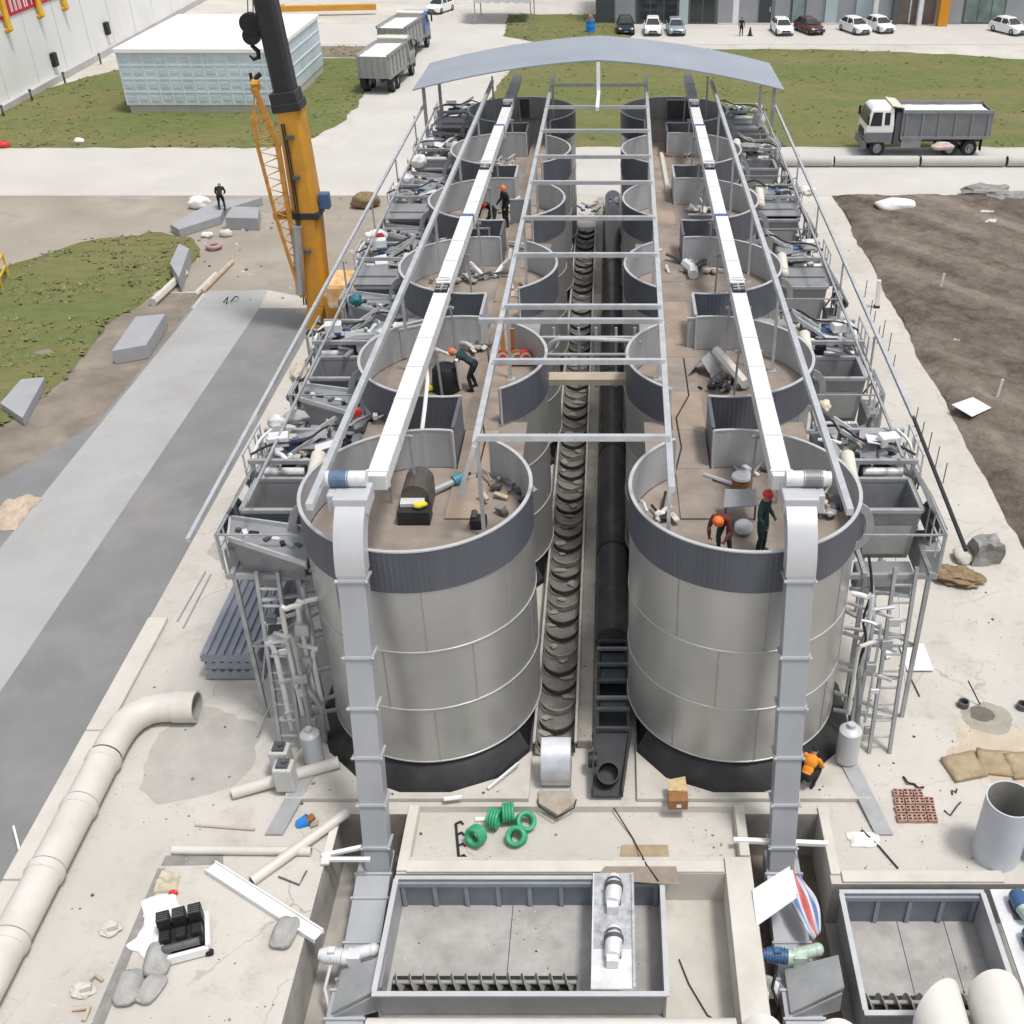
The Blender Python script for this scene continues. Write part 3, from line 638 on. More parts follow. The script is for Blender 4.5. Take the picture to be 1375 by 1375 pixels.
# ------------------------------------------------------------------ bucket elevators and roof-top conveyors
def elevator(xc, row, flip):
    t = thing('bucket_elevator', f'tall grey elevator casing with curved pale head climbing the front silo of the {row} row', 'elevator', (xc, 18.3, 0))
    wd = .62; top = Vector((xc, 20.0, 7.2)); bot = Vector((xc, 18.0, -1.5))
    path = [bot.lerp(top, k/8) for k in range(9)]
    m = MB(); d = (top-bot).normalized(); nrm = Vector((0, -d.z, d.y))
    th = .46
    def section(m, pts, w, cap=True):
        rings = []
        for i, p in enumerate(pts):
            dd = (pts[min(i+1, len(pts)-1)]-pts[max(i-1, 0)]).normalized(); nn = Vector((0, -dd.z, dd.y))
            rings.append([m.bm.verts.new(p+Vector((sx*w/2, 0, 0))+nn*sy*th/2) for sx, sy in ((-1, 1), (1, 1), (1, -1), (-1, -1))])
        for a, b in zip(rings, rings[1:]):
            for k in range(4): m.face([a[k], a[(k+1) % 4], b[(k+1) % 4], b[k]])
        m.face(rings[0][::-1]); m.face(rings[-1])
    section(m, [bot, top], wd); m.build('casing', ductg, t, bevel=.015)
    cen = top+Vector((0, 1.05, 0))
    arc = [top]+[cen+Vector((0, -1.05*math.cos(a), 1.25*math.sin(a))) for a in [PI/2*k/18 for k in range(1, 17)]]+[cen+Vector((0, .15, 1.24))]
    m = MB(); section(m, arc, wd+.05); m.build('curved_head', M('head_pale_paint', (.52, .53, .55), .38, .2, .06, 1), t, True)
    m = MB(); m.box((xc, 20.95, 8.55), (.8, .75, .42)); m.box((xc+.46*flip, 21.0, 8.5), (.2, .5, .5)); m.build('drive_box', M('drive_box_paint', (.50, .51, .53), .4, .1, .06, 2), t, bevel=.04)
    mt = MB(); a, b = Vector((xc-.3*flip, 21.2, 8.92)), Vector((xc+.6*flip, 21.2, 8.92)); mt.tube([a, b], .185, 16); mt.tube([b, b+Vector((.12*flip, 0, 0))], .17, 16)
    mo = mt.build('gear_motor', motw, t, True)
    k = MB(); k.tube([a.lerp(b, .5), a.lerp(b, .92)], .192, 18)
    for q in range(9): p = a.lerp(b, .45+.05*q); k.lathe([(.185, -.01), (.208, -.01), (.208, .01), (.185, .01)], p, 16, axis=(1, 0, 0))
    k.build('finned_case', M('motor_case_blue_grey', (.13, .19, .30), .4, .1, .2, 5) if row == 'left' else steelg, mo)
    for s in (.18, .32, .47, .62, .77, .985):
        p = bot.lerp(top, s); fl = MB()
        for sx in (-1, 1): fl.box(p+Vector((sx*(wd/2+.025), 0, 0)), (.05, th+.1, .06), rotm(rx=-math.atan2(d.y, d.z)))
        fl.box(p+nrm*(th/2+.025), (wd+.1, .05, .06), rotm(rx=-math.atan2(d.y, d.z)))
        for sx in (-1, 1): fl.blob(p+nrm*(th/2+.05)+Vector((sx*(wd/2+.03), 0, 0)), (.05, .04, .05), amp=.1, sub=1)
        fl.build('flange', M('flange_pale', (.46, .475, .50), .4, .25, .08, 2), t)
    return t
elevator(-5.86, 'left', -1); elevator(4.2, 'right', 1)
def conveyor(x0, x1, row):
    t = thing('overhead_conveyor', f'long white box conveyor stepping down along the top of the {row} silo row', 'conveyor', (x0, 22, 0))
    segs = [(21.6, 33.0), (33.15, 39.8), (39.6, 46.2), (46.35, 52.6), (52.4, 57.0), (57.1, 63.2)]
    for i, (ya, yb) in enumerate(segs):
        xa = x0+(x1-x0)*(ya-21.6)/42; xb = x0+(x1-x0)*(yb-21.6)/42; z = 8.55+(.1 if i % 2 else 0)-(i == 4)*.03
        m = MB(); m.bar((xa, ya, z), (xb, yb, z), .46, .4); m.build('casing', convw if i < 5 else ductg, t, bevel=.02)
        m = MB(); m.box((xa+(xb-xa)*.04, ya+.2, z+.005), (.52, .07, .45)); m.build('flange', convw, t)
        for q in range(1, int((yb-ya)/1.9)): yy = ya+q*1.9; m = MB(); m.box((xa+(xb-xa)*q*1.9/(yb-ya), yy, z+.004), (.475, .035, .415)); m.build('joint_strip', M('joint_grey', (.55, .55, .56), .4, .1, .1, 3), t)
    for y in (33.1, 46.3, 57.0):
        x = x0+(x1-x0)*(y-21.6)/42
        m = MB(); m.box((x, y, 8.6), (.40, 1.15, .44)); ob = m.build('open_hatch', black, t)
        k = MB()
        for q in range(5): k.box((x, y-.45+q*.22, 8.835), (.36, .07, .03), rotm(rz=random.uniform(-.2, .2)))
        k.box((x, y, 8.83), (.06, 1.1, .03)); k.build('chain_slat', galvd, ob)
    for y in (39.7, 52.5):
        x = x0+(x1-x0)*(y-21.6)/42; m = MB(); m.box((x, y, 8.64), (.48, .25, .44)); m.build('blue_joint', motb, t)
    for y in (24.2, 29.2, 32.4, 37, 40.4, 44.6, 48, 52.2, 55.6, 60):
        x = x0+(x1-x0)*(y-21.6)/42; m = MB()
        for sx in (-.36, .36): m.bar((x+sx, y, ZF if (y-Y0S) % 7.6 < 2.6 or (y-Y0S) % 7.6 > 5.1 else 6.0), (x+sx*.8, y, 8.36), .06)
        m.bar((x-.4, y, 8.3), (x+.4, y, 8.3), .07); m.build('trestle', galvd, t)
conveyor(-5.45, -5.2, 'left'); conveyor(3.9, 4.08, 'right')
# ------------------------------------------------------------------ outside machinery: one discharge platform per silo
def gear_motor(t, p, ax, L=.7, r=.15, mats=(motb, motl)):
    p = Vector(p); ax = Vector(ax).normalized()
    m = MB(); m.tube([p, p+ax*L*.6], r, 14); m.tube([p+ax*L*.6, p+ax*L*.68], r*.8, 14); m.box(p+ax*L*.3+Vector((0, 0, r)), (.16, .16, .12))
    for k in range(6): m.lathe([(r*.9, -.012), (r*1.14, -.012), (r*1.14, .012), (r*.9, .012)], p+ax*L*(.08+.085*k), 14, axis=ax)
    o = m.build('motor', mats[0], t, True)
    m = MB(); m.tube([p-ax*L*.02, p-ax*L*.3], [r*1.1, r*.9], 14); m.box(p-ax*L*.35, (r*1.7, r*1.7, r*1.9)); m.build('gearbox', mats[1], o, True)
def platform(side, variant):
    s = side; X = lambda a: s*a
    t = thing('discharge_platform', '', 'platform', (0, 0, 0), 'grey discharge platforms along the outer sides of the silos')
    m = MB()
    for y in (-.35, 2.35, 4.1):
        m.bar((X(2.75 if y < 2.4 else 2.2), y, 4.95), (X(5.1), y, 4.95), .12, .14)
    for x in (3.2, 4.9): m.bar((X(x), -.5, 5.08), (X(x), 4.3, 5.08), .11, .12)
    m.build('support_frame', steelm, t)
    for a, b in ((2.28, 4.2),): m = MB(); m.bx(X(3.05), X(5.05), a, b, 5.15, 5.18); m.build('deck', steeld, t)
    if s < 0:   # left units end in a grey casing under a sloping tray
        m = MB(); m.prism([(X(5.0), .5, 6.15), (X(4.85), -.25, 6.0), (X(2.75), -1.0, 5.75), (X(2.9), .2, 6.0)], (0, 0, -.12)); m.prism([(X(5.0), .3, 6.0), (X(4.8), -.15, 5.85), (X(4.7), -.1, 4.6), (X(4.95), .3, 4.7)], (X(-.9), -.2, -.15)); m.prism([(X(4.1), -.4, 5.8), (X(2.9), -.8, 5.65), (X(3.0), -.5, 5.0), (X(4.0), -.2, 4.6)], (0, .5, 0)); ca = m.build('front_casing', steelg, t)
        each('tray_edge', galv, ca, [lambda m: m.bar((X(5.0), .5, 6.2), (X(2.9), .2, 6.06), .06, .12), lambda m: m.bar((X(4.87), -.25, 6.06), (X(2.75), -1.02, 5.82), .06, .14), lambda m: m.bar((X(5.0), .5, 6.2), (X(4.87), -.25, 6.06), .06, .1)])
        for q in range(9): m = MB(); f = (q+.5)/9; m.box((X(4.8-1.8*f), .1-.55*f+random.uniform(-.12, .12), 6.1-.24*f), (random.uniform(.1, .28), .12, random.uniform(.06, .14)), rotm(rz=random.random()*3)); m.build('scrap_piece', (steeld, motw, black, galvd)[q % 4], ca)
    else:
        m = MB(); m.box((X(3.9), .35, 4.35), (1.5, .55, .75), None, (1, 1)); m.build('lower_casing', steelg, t, bevel=.04); m = MB(); m.box((X(3.9), .055, 4.45), (1.0, .03, .3)); m.build('inspection_plate', steelm, t)
    # open feed box
    m = MB(); x0, x1, y0, y1, za, zb = 3.1, 4.75, .66, 2.2, 4.7, 6.25; e = .05; c = ((x0+x1)/2, (y0+y1)/2)
    P8 = lambda k, z: [(X(c[0]+q*k*(x1-x0)/2), c[1]+r*k*(y1-y0)/2, z) for q, r in ((-1, -1), (1, -1), (1, 1), (-1, 1))]
    o1, o2, i1, i2 = P8(.82, za), P8(1, zb), P8(.74, za+.1), P8(.93, zb)
    for k in range(4):
        j = (k+1) % 4; m.poly([o1[k], o1[j], o2[j], o2[k]]); m.poly([i1[k], i2[k], i2[j], i1[j]]); m.poly([o2[k], o2[j], i2[j], i2[k]])
    m.poly(i1); m.poly(o1[::-1]); bx_ = m.build('feed_box', steelg, t)
    m = MB(); f0, f1 = Vector(o2[0]).lerp(Vector(o1[0]), .28), Vector(o2[1]).lerp(Vector(o1[1]), .28); g0, g1 = Vector(o2[0]).lerp(Vector(o1[0]), .9), Vector(o2[1]).lerp(Vector(o1[1]), .9)
    n = Vector((0, -.03, 0)); m.prism([f0.lerp(f1, .1)+n, f0.lerp(f1, .9)+n, g0.lerp(g1, .9)+n, g0.lerp(g1, .1)+n], (0, .02, 0)); m.build('access_panel', M('access_panel_paint', (.40, .40, .385), .5, .1, .08, 2), bx_)
    m = MB()
    for k in range(4): m.bar(Vector(o2[k])+Vector((0, 0, .05)), Vector(o2[(k+1) % 4])+Vector((0, 0, .05)), .13, .1)
    m.build('rim_frame', steelm, bx_)
    if variant == 'lid':
        m = MB(); m.box((X(c[0]), c[1], zb+.16), (1.85, 1.7, .06), rotm(rx=.06)); m.box((X(c[0]), c[1]-.2, zb+.22), (1.5, .06, .06)); m.build('lid', steelg, t, bevel=.015)
    # hood plate on the outer side
    m = MB(); m.prism([(X(4.85), .4, 6.55), (X(4.85), 2.6, 6.55), (X(5.5), 2.45, 5.6), (X(5.5), .75, 5.6)], (X(.05), 0, .04)); m.prism([(X(5.5), .75, 5.6), (X(5.5), 2.45, 5.6), (X(5.15), 2.3, 5.2), (X(5.15), .9, 5.2)], (X(.04), 0, -.04)); m.build('hood_plate', steelg, t)
    each('strut', steeld, t, [lambda m: m.bar((X(5.42), 1.0, 5.5), (X(5.0), .7, 4.7), .05), lambda m: m.bar((X(5.42), 2.2, 5.5), (X(5.0), 2.2, 4.8), .05)])
    # side box below the hood
    m = MB(); m.box((X(5.1), .95, 4.75), (.55, 1.0, .85)); m.build('side_box', steelg, t, bevel=.04)
    # drive bay behind: portal frame, motors, rollers
    m = MB()
    for x in (3.15, 4.85):
        for y in (2.35, 4.05): m.bar((X(x), y, 5.15), (X(x), y, 6.75), .1)
    for y in (2.35, 4.05): m.bar((X(3.1), y, 6.78), (X(4.95), y, 6.78), .12)
    for x in (3.15, 4.85): m.bar((X(x), 2.35, 6.3), (X(x), 4.05, 6.3), .1)
    m.bar((X(3.1), 3.2, 6.3), (X(4.9), 3.2, 6.3), .1); m.build('drive_frame', galvd, t)
    gear_motor(t, (X(3.75), 3.6, 6.55), (X(1), 0, 0), .8, .17, (motb, motl)); gear_motor(t, (X(3.35), 2.75, 6.5), (X(.3), 1, 0), .6, .14, (black, motw))
    m = MB(); m.tube([(X(3.6), 2.75, 6.2), (X(4.7), 2.75, 6.2)], .13, 14); m.build('roller', motw, t, True); m = MB(); m.box((X(4.45), 2.8, 5.78), (.5, .5, .5)); m.build('pump_case', motw, t, bevel=.04)
    each('gear_case', steeld, t, [lambda m: m.box((X(3.6), 3.3, 5.75), (.7, .9, .9)), lambda m: m.box((X(4.4), 3.7, 5.6), (.5, .4, .8))], bevel=.05)
    # curved chute against the shell
    m = MB(); prof = [(2.55, 6.9), (2.75, 6.95), (2.95, 6.7), (3.1, 6.2), (3.2, 5.4)]
    for (xa, z0), (xb, z1) in zip(prof, prof[1:]): m.prism([(X(xa), 1.9, z0), (X(xa), 3.2, z0), (X(xb), 3.2, z1), (X(xb), 1.9, z1)], (X(.03), 0, .02))
    m.build('chute_plate', steelm, t)
    m = MB(); m.tube([(X(2.95), 1.2, 6.8), (X(3.0), 2.3, 7.0)], .2, 16); m.blob((X(2.95), 1.1, 6.79), (.2, .16, .2), amp=0, sub=2); m.tube([(X(2.98), 1.8, 6.9), (X(2.98), 1.8, 6.2)], .09, 10)
    m.build('vent_drum', M('drum_cream', (.62, .58, .50), .5, 0, .08, 3), t, True)
    m = MB()
    for y in (-.45, 1.0, 2.6, 4.2): m.bar((X(5.05), y, 5.1), (X(5.05), y, 6.3), .045)
    m.bar((X(5.05), -.45, 6.3), (X(5.05), 4.2, 6.3), .045); m.bar((X(3.0), -.45, 6.3), (X(5.05), -.45, 6.3), .045); m.build('guard_rail', galvd, t)
    for x, y in ((3.25, -.35), (4.9, -.35), (3.25, 4.1), (4.9, 4.1)):
        m = MB(); m.bar((X(x), y, .142 if x < 3.4 else .002), (X(x), y, 4.88), .11); m.build('leg', galvd, t)
    each('brace', galvd, t, [lambda m: m.bar((X(4.9), -.35, .9), (X(4.9), 4.1, 4.7), .05), lambda m: m.bar((X(3.25), -.35, 2.6), (X(4.9), -.35, 2.6), .06), lambda m: m.bar((X(2.8), .3, 3.4), (X(4.9), -.35, 2.6), .06)])
    # C-shaped bracket ribs, sloping cable tray and hoses between shell and box
    for yy in (.1, 1.55):
        m = MB(); ar = [(X(2.86+.55*math.sin(a)), yy, 6.15-.75*math.cos(a)) for a in [PI*k/10 for k in range(11)]]; ai = [(X(2.86+.34*math.sin(a)), yy, 6.15-.55*math.cos(a)) for a in [PI*k/10 for k in range(10, -1, -1)]]
        m.prism(ar+ai, (0, .07, 0)); m.build('bracket_rib', steelm, t)
    m = MB(); m.prism([(X(2.95), 4.3, 7.0), (X(3.05), 3.55, 7.0), (X(5.3), 2.75, 5.75), (X(5.2), 3.55, 5.75)], (0, 0, .04)); tr = m.build('sloping_tray', steelg, t)
    each('tray_edge', galv, tr, [lambda m: m.bar((X(2.95), 4.3, 7.06), (X(5.2), 3.55, 5.81), .06, .12), lambda m: m.bar((X(3.05), 3.55, 7.06), (X(5.3), 2.75, 5.81), .06, .12)])
    for pts, r, mt in (([(X(4.9), 2.5, 6.9), (X(4.4), 2.9, 7.0), (X(3.6), 3.2, 6.95), (X(3.1), 3.9, 7.0), (X(2.6), 4.4, 6.7)], .035, rubber), ([(X(4.7), 3.9, 6.9), (X(5.0), 3.4, 6.7), (X(5.05), 2.6, 6.2), (X(4.95), 2.3, 5.6), (X(5.05), 1.7, 5.0)], .045, motw)):
        m = MB(); m.tube(spline(pts), r, 8); m.build('hose', mt, t, True)
    for yy, zz in ((-.4, 6.3), (2.5, 6.9)):
        for q in range(4): m = MB(); m.bar((X(5.12), yy+q*.55, zz-1.1), (X(5.12), yy+q*.55, zz), .04); m.build('rail_post', galv, t)
        for dz in (0, -.5): m = MB(); m.bar((X(5.12), yy-.05, zz+dz), (X(5.12), yy+1.7, zz+dz), .045); m.build('hand_rail', galv, t)
    m = MB(); m.box((X(4.3), 3.15, 7.0), (.55, .4, .3), rotm(rz=.2)); m.build('control_box', motw, t, bevel=.03)
    return t
for side, xc, row in ((-1, XL, 'left'), (1, XR, 'right')):
    pr = {'open': platform(side, 'open'), 'lid': platform(side, 'lid')}; used = set()
    for i in range(6):
        k = 'open' if i < 2 or i == 4 else 'lid'
        o = pr[k] if k not in used else dup(pr[k]); used.add(k)
        o.location = (xc, Y0S+i*PITCHS, 0)
        if i:
            rv = random.Random(i*7+(3 if side > 0 else 0)); drop = rv.sample(['cover_plate', 'vent_drum', 'chute_plate', 'control_box', 'hood_plate', 'sloping_tray', 'lid'], 2)
            for ch in list(o.children):
                nm = ch.name.split('.')[0]
                if nm in drop and o is not pr['open'] and o is not pr['lid']:
                    for g_ in list(ch.children): bpy.data.objects.remove(g_)
                    bpy.data.objects.remove(ch)
                elif nm in ('motor', 'roller', 'gear_case', 'pump_case', 'control_box', 'vent_drum', 'hose', 'cover_plate', 'hood_plate', 'sloping_tray', 'lid'):
                    ch.location = (rv.uniform(-.18, .18), rv.uniform(-.3, .3), rv.uniform(-.08, .12)); 
        o['label'] = f'grey machine platform with feed box and motors outside the {ORD[i]} silo of the {row} row'
# ladders on the front platforms
def ladder(xc, yb, zb, xt, yt, zt, lab, w=.55):
    t = thing('ladder', lab, 'ladder', (xc, yb, zb)); a, b = Vector((xc, yb, zb)), Vector((xt, yt, zt)); r = MB()
    for sx in (-1, 1):
        m = MB(); m.bar(a+Vector((sx*w/2, 0, 0)), b+Vector((sx*w/2, 0, 0)), .09, .12); m.build('rail', galvd if xc < 0 else steelm, t)
    n = 11
    for k in range(1, n): p = a.lerp(b, k/n); m = MB(); m.bar(p-Vector((w/2-.04, 0, 0)), p+Vector((w/2-.04, 0, 0)), .05); m.build('rung', galv, t)
    for k in (2, 4.5, 7, 9.3):
        p = a.lerp(b, k/n); sg = 1 if xc > 0 else -1; m = MB(); m.bar(p+Vector((sg*w/2, .03, 0)), p+Vector((-sg*1.25, .55, -.12)), .09, .07); m.build('wall_bracket', galv, t)
    return t
ladder(7.25, 21.45, .002, 7.5, 22.75, 5.3, 'tall grey ladder bracketed to the right front silo')
ladder(-8.75, 21.5, .002, -8.85, 22.7, 5.2, 'tall pale ladder bracketed to the left front silo among tangled pipes')
for k, (pts, r, mt, lab) in enumerate([
    ([(-8.3, 21.9, .2), (-8.15, 21.9, 1.3), (-8.0, 22.0, 2.3), (-8.2, 22.1, 3.4), (-7.9, 22.2, 4.6)], .09, pvcw, 'white drain pipe winding down beside the left ladder'),
    ([(-7.85, 21.7, .2), (-7.8, 21.7, 1.4), (-8.1, 21.8, 2.2), (-7.75, 21.9, 3.3), (-7.8, 22.1, 5.2)], .07, galvd, 'grey bent pipe between the left ladder and the silo shell'),
    ([(6.7, 22.0, .2), (6.6, 22.0, 1.8), (6.45, 22.1, 3.0), (6.7, 22.2, 4.1), (6.5, 22.4, 5.3)], .08, steelm, 'grey pipe running down beside the right ladder'),
    ([(6.45, 21.8, .6), (6.3, 21.9, 2.0), (6.55, 22.0, 3.4), (6.4, 22.0, 4.2), (6.55, 22.2, 5.0), (6.4, 22.4, 5.9)], .035, rubber, 'black hose looping down beside the right ladder')]):
    m = MB(); q = []
    V = [Vector(p) for p in pts]
    for i in range(len(V)-1):
        p0, p1, p2, p3 = V[max(i-1, 0)], V[i], V[i+1], V[min(i+2, len(V)-1)]
        for j in range(5):
            s = j/5; q.append(.5*((2*p1)+(p2-p0)*s+(2*p0-5*p1+4*p2-p3)*s*s+(3*p1-p0-3*p2+p3)*s**3))
    q.append(V[-1]); m.tube(q, r, 10); tag(m.build('hose' if mt is rubber else 'drain_pipe', mt, None, True), lab, 'hose' if mt is rubber else 'pipe')
def capsule(name, lab, cat, p, r, h, mt, tilt=(0, 0, 0)):
    m = MB(); prof = [(.001, 0), (r*.7, .02), (r, r*.35), (r, h-r*.35), (r*.7, h-.02), (r*.35, h), (r*.35, h+.12), (.001, h+.12)]
    m.lathe(prof, seg=18); o = m.build(name, mt, None, True); o.location = p; o.rotation_euler = tilt; return tag(o, lab, cat)
capsule('gas_bottle', 'pale grey gas bottle standing at the foot of the right ladder', 'gas bottle', (6.25, 21.0, .145), .3, 1.25, M('bottle_grey', (.50, .52, .53), .4, .1, .06, 2))
capsule('gas_bottle', 'pale grey gas bottle standing at the foot of the left ladder', 'gas bottle', (-7.95, 20.9, .145), .26, 1.2, M('bottle_grey'  , (.5, .52, .53)))
for x, y, lab in ((-8.75, 20.7, 'pale filter box standing left of the gas bottle, under the left ladder'), (-8.5, 20.1, 'pale filter box in front of the left ladder, nearest the camera')):
    t = thing('filter_box', lab, 'box', (x, y, 0)); m = MB(); m.box((x, y, .55), (.5, .45, .8)); m.build('case', M('filter_box_grey', (.50, .50, .48), .5, 0, .08, 3), t, bevel=.05)
    m = MB(); m.box((x, y, .99), (.3, .3, .08)); m.lathe([(.001, .08), (.07, .08), (.07, 0)], (x+.05, y, 1.03), 10); m.build('valve_cap', steeld, t, True)
    for q in (-1, 1): m = MB(); m.bar((x+q*.18, y, .002), (x+q*.18, y, .16), .06); m.build('foot', steeld, t)
for sg, x0, lab in ((-1, -8.0, 'left'), (1, 6.3, 'right')):
    m = MB(); m.prism([(x0-.22, 20.9, .16), (x0+.22, 20.9, .16), (x0+sg*.5+.22, 18.6, .02), (x0+sg*.5-.22, 18.6, .02)], (0, 0, .05)); tag(m.build('ramp_plate', steelm), f'grey steel channel ramp lying on the concrete below the {lab} ladder', 'ramp')

for sg, cx_, cy_, n_, lab in ((-1, -8.25, 21.85, 9, 'pale riser pipes and small plates between the left ladder and the silo'), (1, 6.8, 21.95, 6, 'cluster of pale pipes and brackets between the right ladder and the silo')):
    t = thing('pipework', lab, 'pipes', (cx_, cy_, .1)); rv = random.Random(40+sg)
    for k in range(6 if sg < 0 else 4):
        x_, y2 = cx_-.45+.9*k/5+rv.uniform(-.05, .05), cy_+rv.uniform(-.3, .3); z1 = rv.uniform(3.2, 5.2); z0 = rv.uniform(.15, 1.2)
        pts = [(x_, y2, z0), (x_, y2, z1-.3), (x_+rv.choice((-.15, .15)), y2, z1), (x_+rv.choice((-.5, .5)), y2+.1, z1+.05)]; m = MB(); m.tube(spline(pts, 4), rv.choice((.04, .055, .07)), 8); m.build('riser_pipe', rv.choice((pvcw, galv, motw, galvd)), t, True)
    for k in range(n_):
        z = .4+4.7*k/n_; m = MB(); m.box((cx_+rv.uniform(-.4, .4), cy_-.2+rv.uniform(-.15, .15), z), (rv.uniform(.15, .36), rv.uniform(.06, .16), rv.uniform(.12, .34)), rotm(rz=rv.uniform(-.2, .2))); m.build('valve_plate', rv.choice((M('filter_box_grey', (.50, .50, .48)), galvd, steelm, motw, steeld)), t, bevel=.015)
    for z in (1.2, 2.3, 3.3, 4.3): m = MB(); m.bar((cx_-sg*.75, cy_+.5, z+.1), (cx_+sg*.55, cy_-.15, z), .08, .07); m.build('cross_arm', galv, t)
# pipe bridge and board across the aisle behind the front silos
t = thing('pipe_bridge', 'grey pipe grid spanning the aisle behind the second cross beam', 'pipe bridge', (-.72, 32.6, 5)); y_ = 32.6
for z in (5.9, 6.6, 7.2): m = MB(); m.tube([(-2.3, y_, z), (.95, y_, z)], .06, 8); m.build('grid_pipe', galvd, t, True)
for x in (-1.9, -1.1, -.55, .1, .7): m = MB(); m.tube([(x, y_+.1, 5.4), (x, y_+.1, 7.5)], .045, 8); m.build('grid_pipe', steelm, t, True)
m = MB(); m.tube(spline([(-2.4, y_-.2, 6.4), (-1.9, y_-.3, 7.2), (-1.2, y_-.3, 7.3), (0, y_-.3, 7.25), (.9, y_-.3, 7.2)]), .07, 8); m.build('bent_pipe', galv, t, True)
a, b = P(737, 505, 6.3), P(845, 505, 6.3); m = MB(); m.bx(a.x, b.x, a.y-.2, a.y+.35, 6.1, 6.3); tag(m.build('timber', M('tan_beam', (.44, .37, .29), .8, 0, .12, 2)), 'tan timber bridging the aisle between the two silo rows', 'timber')
# ------------------------------------------------------------------ aisle between the rows
t = thing('scraper_trough', 'open trough with curved flights running the length of the aisle, left of the black pipe', 'conveyor', (-1.5, 21, 0))
m = MB(); x0, x1 = -2.1, -1.02
prof = [(x0, .5), (x0, .16), (x0+.12, .05), (x1-.12, .05), (x1, .16), (x1, .5)]
for (a, za), (b, zb) in zip(prof, prof[1:]): m.poly([(a, 21.3, za), (b, 21.3, zb), (b, 64, zb), (a, 64, za)])
m.build('trough', M('trough_dusty_steel', (.20, .19, .175), .7, .1, .25, 2, dirt=(.29, .27, .245), damt=.9, dscale=2.4), t)
FLD, FLW = M('flight_dark', (.06, .056, .052), .6, .1, .3, 3), M('flight_worn', (.3, .285, .26), .7, .1, .3, 3)
y = 21.6; cx = (x0+x1)/2; k = 0
while y < 63.5:
    b = MB()
    pts = [(cx+.5*math.cos(a), y+.3*math.sin(a)-.08*(1-abs(math.cos(a))), .26-.14*abs(math.sin(a))) for a in [PI+PI*q/10 for q in range(11)]]
    for p, q in zip(pts, pts[1:]): b.prism([p, q, (q[0], q[1], q[2]+.15), (p[0], p[1], p[2]+.15)], (0, .05, 0))
    b.build('flight', FLD if k % 3 != 2 else FLW, t)
    m = MB()
    for q in range(1): m.blob((cx+random.uniform(-.33, .33), y+random.uniform(.2, .6), .1), (random.uniform(.12, .26), random.uniform(.08, .2), random.uniform(.03, .08)), amp=.2, sub=2)
    m.build('mud_clods', M('clod', (.31, .285, .25), .9, 0, .25, 3), t)
    y += .78 if y < 40 else .9; k += 1
for x in (x0-.02, x1+.02): m = MB(); m.bar((x, 21.3, .53), (x, 64, .53), .07); m.build('edge_rail', M('edge_rail_dust', (.44, .42, .39), .7, .1, .2, 3), t)
t = thing('aisle_pipe', 'big black plastic pipe with open rectangular channel at its near end, in the aisle', 'pipe', (0, 25, 0))
m = MB(); m.tube([(0, 25.4, .54), (0, 29.9, .54), (0, 30.0, .54), (0, 38, .54), (0, 68, .54)], .5, 28); pp = m.build('pipe', blackpipe, t, True)
for yy in (25.45, 30.0, 36.5, 43, 49.5, 56): m = MB(); m.lathe([(.5, -.06), (.515, -.05), (.515, .05), (.5, .06)], (0, yy, .54), 28, axis=(0, 1, 0)); m.build('pipe_collar', black, pp, True)
m = MB(); m.bx(-.46, .46, 21.6, 25.35, .002, .12); m.bx(-.46, -.38, 21.6, 25.35, .12, .62); m.bx(.38, .46, 21.6, 25.35, .12, .62); m.build('channel', M('channel_dark', (.05, .055, .055), .55, .1, .3, 2), t)
for i, yy in enumerate((21.7, 22.45, 22.9, 23.6, 24.3, 25.0, 25.35)):
    m = MB(); m.bar((-.47, yy, .66), (.47, yy, .66), .09, .09); m.build('frame_bar', (steeld, M('bar_pale_green', (.13, .17, .155), .5, .1, .2, 3), steelg)[i % 3], t)
for i, (ya, yb) in enumerate(((22.5, 22.86), (23.64, 24.26), (24.34, 24.96))):
    m = MB(); m.bx(-.36, .36, ya, yb, .5, .54); m.build('cover_plate', (steeld, M('plate_dark_green', (.06, .085, .08), .5, .1, .2, 3), M('plate_blue_black', (.05, .055, .065), .5, .1, .2, 3))[i], t)
t = thing('outlet_chute', 'black angled outlet chute with round spout at the near end of the aisle', 'chute', (-.1, 20.3, 0))
m = MB(); m.prism([(-.46, 21.5, .62), (.46, 21.5, .62), (.22, 19.75, .12), (-.52, 19.75, .12)], (0, 0, .05))
for a, b in (((-.46, 21.5, .62), (-.52, 19.75, .12)), ((.46, 21.5, .62), (.22, 19.75, .12))): m.prism([a, b, (b[0], b[1], b[2]+.3), (a[0], a[1], a[2]+.25)], (.04 if a[0] > 0 else -.04, 0, 0))
m.build('trough', M('chute_black', (.03, .032, .036), .45, .1, .2, 2), t)
m = MB(); m.lathe([(.30, .02), (.30, .45), (.26, .45), (.26, .02)], (-.12, 20.35, .28), 24, axis=(0, -.55, .83)); m.lathe([(.001, .1), (.25, .1)], (-.12, 20.35, .28), 24, axis=(0, -.55, .83)); m.build('spout', M('spout_black', (.015, .015, .017), .5, 0, .2, 3), t, True)
m = MB(); m.lathe([(.001, -.1), (.2, -.1), (.22, .0), (.2, .12), (.001, .12)], (-.55, 20.75, .45), 18, axis=(1, 0, 0)); m.build('bearing_housing', black, t, True)
t = thing('hopper_cover', 'silver rounded sheet cover at the near end of the flighted trough', 'cover', (-1.5, 20.6, 0))
m = MB(); pr = []
for k in range(9): a = PI*.04+PI*.62*k/8; pr.append((21.0-1.0*math.sin(a)*.9, .15+.75*math.cos(a)+.25))
va = [[m.bm.verts.new((x, y_, z_)) for x in (-1.86, -1.12)] for y_, z_ in pr]
for a, b in zip(va, va[1:]): m.face([a[0], a[1], b[1], b[0]])
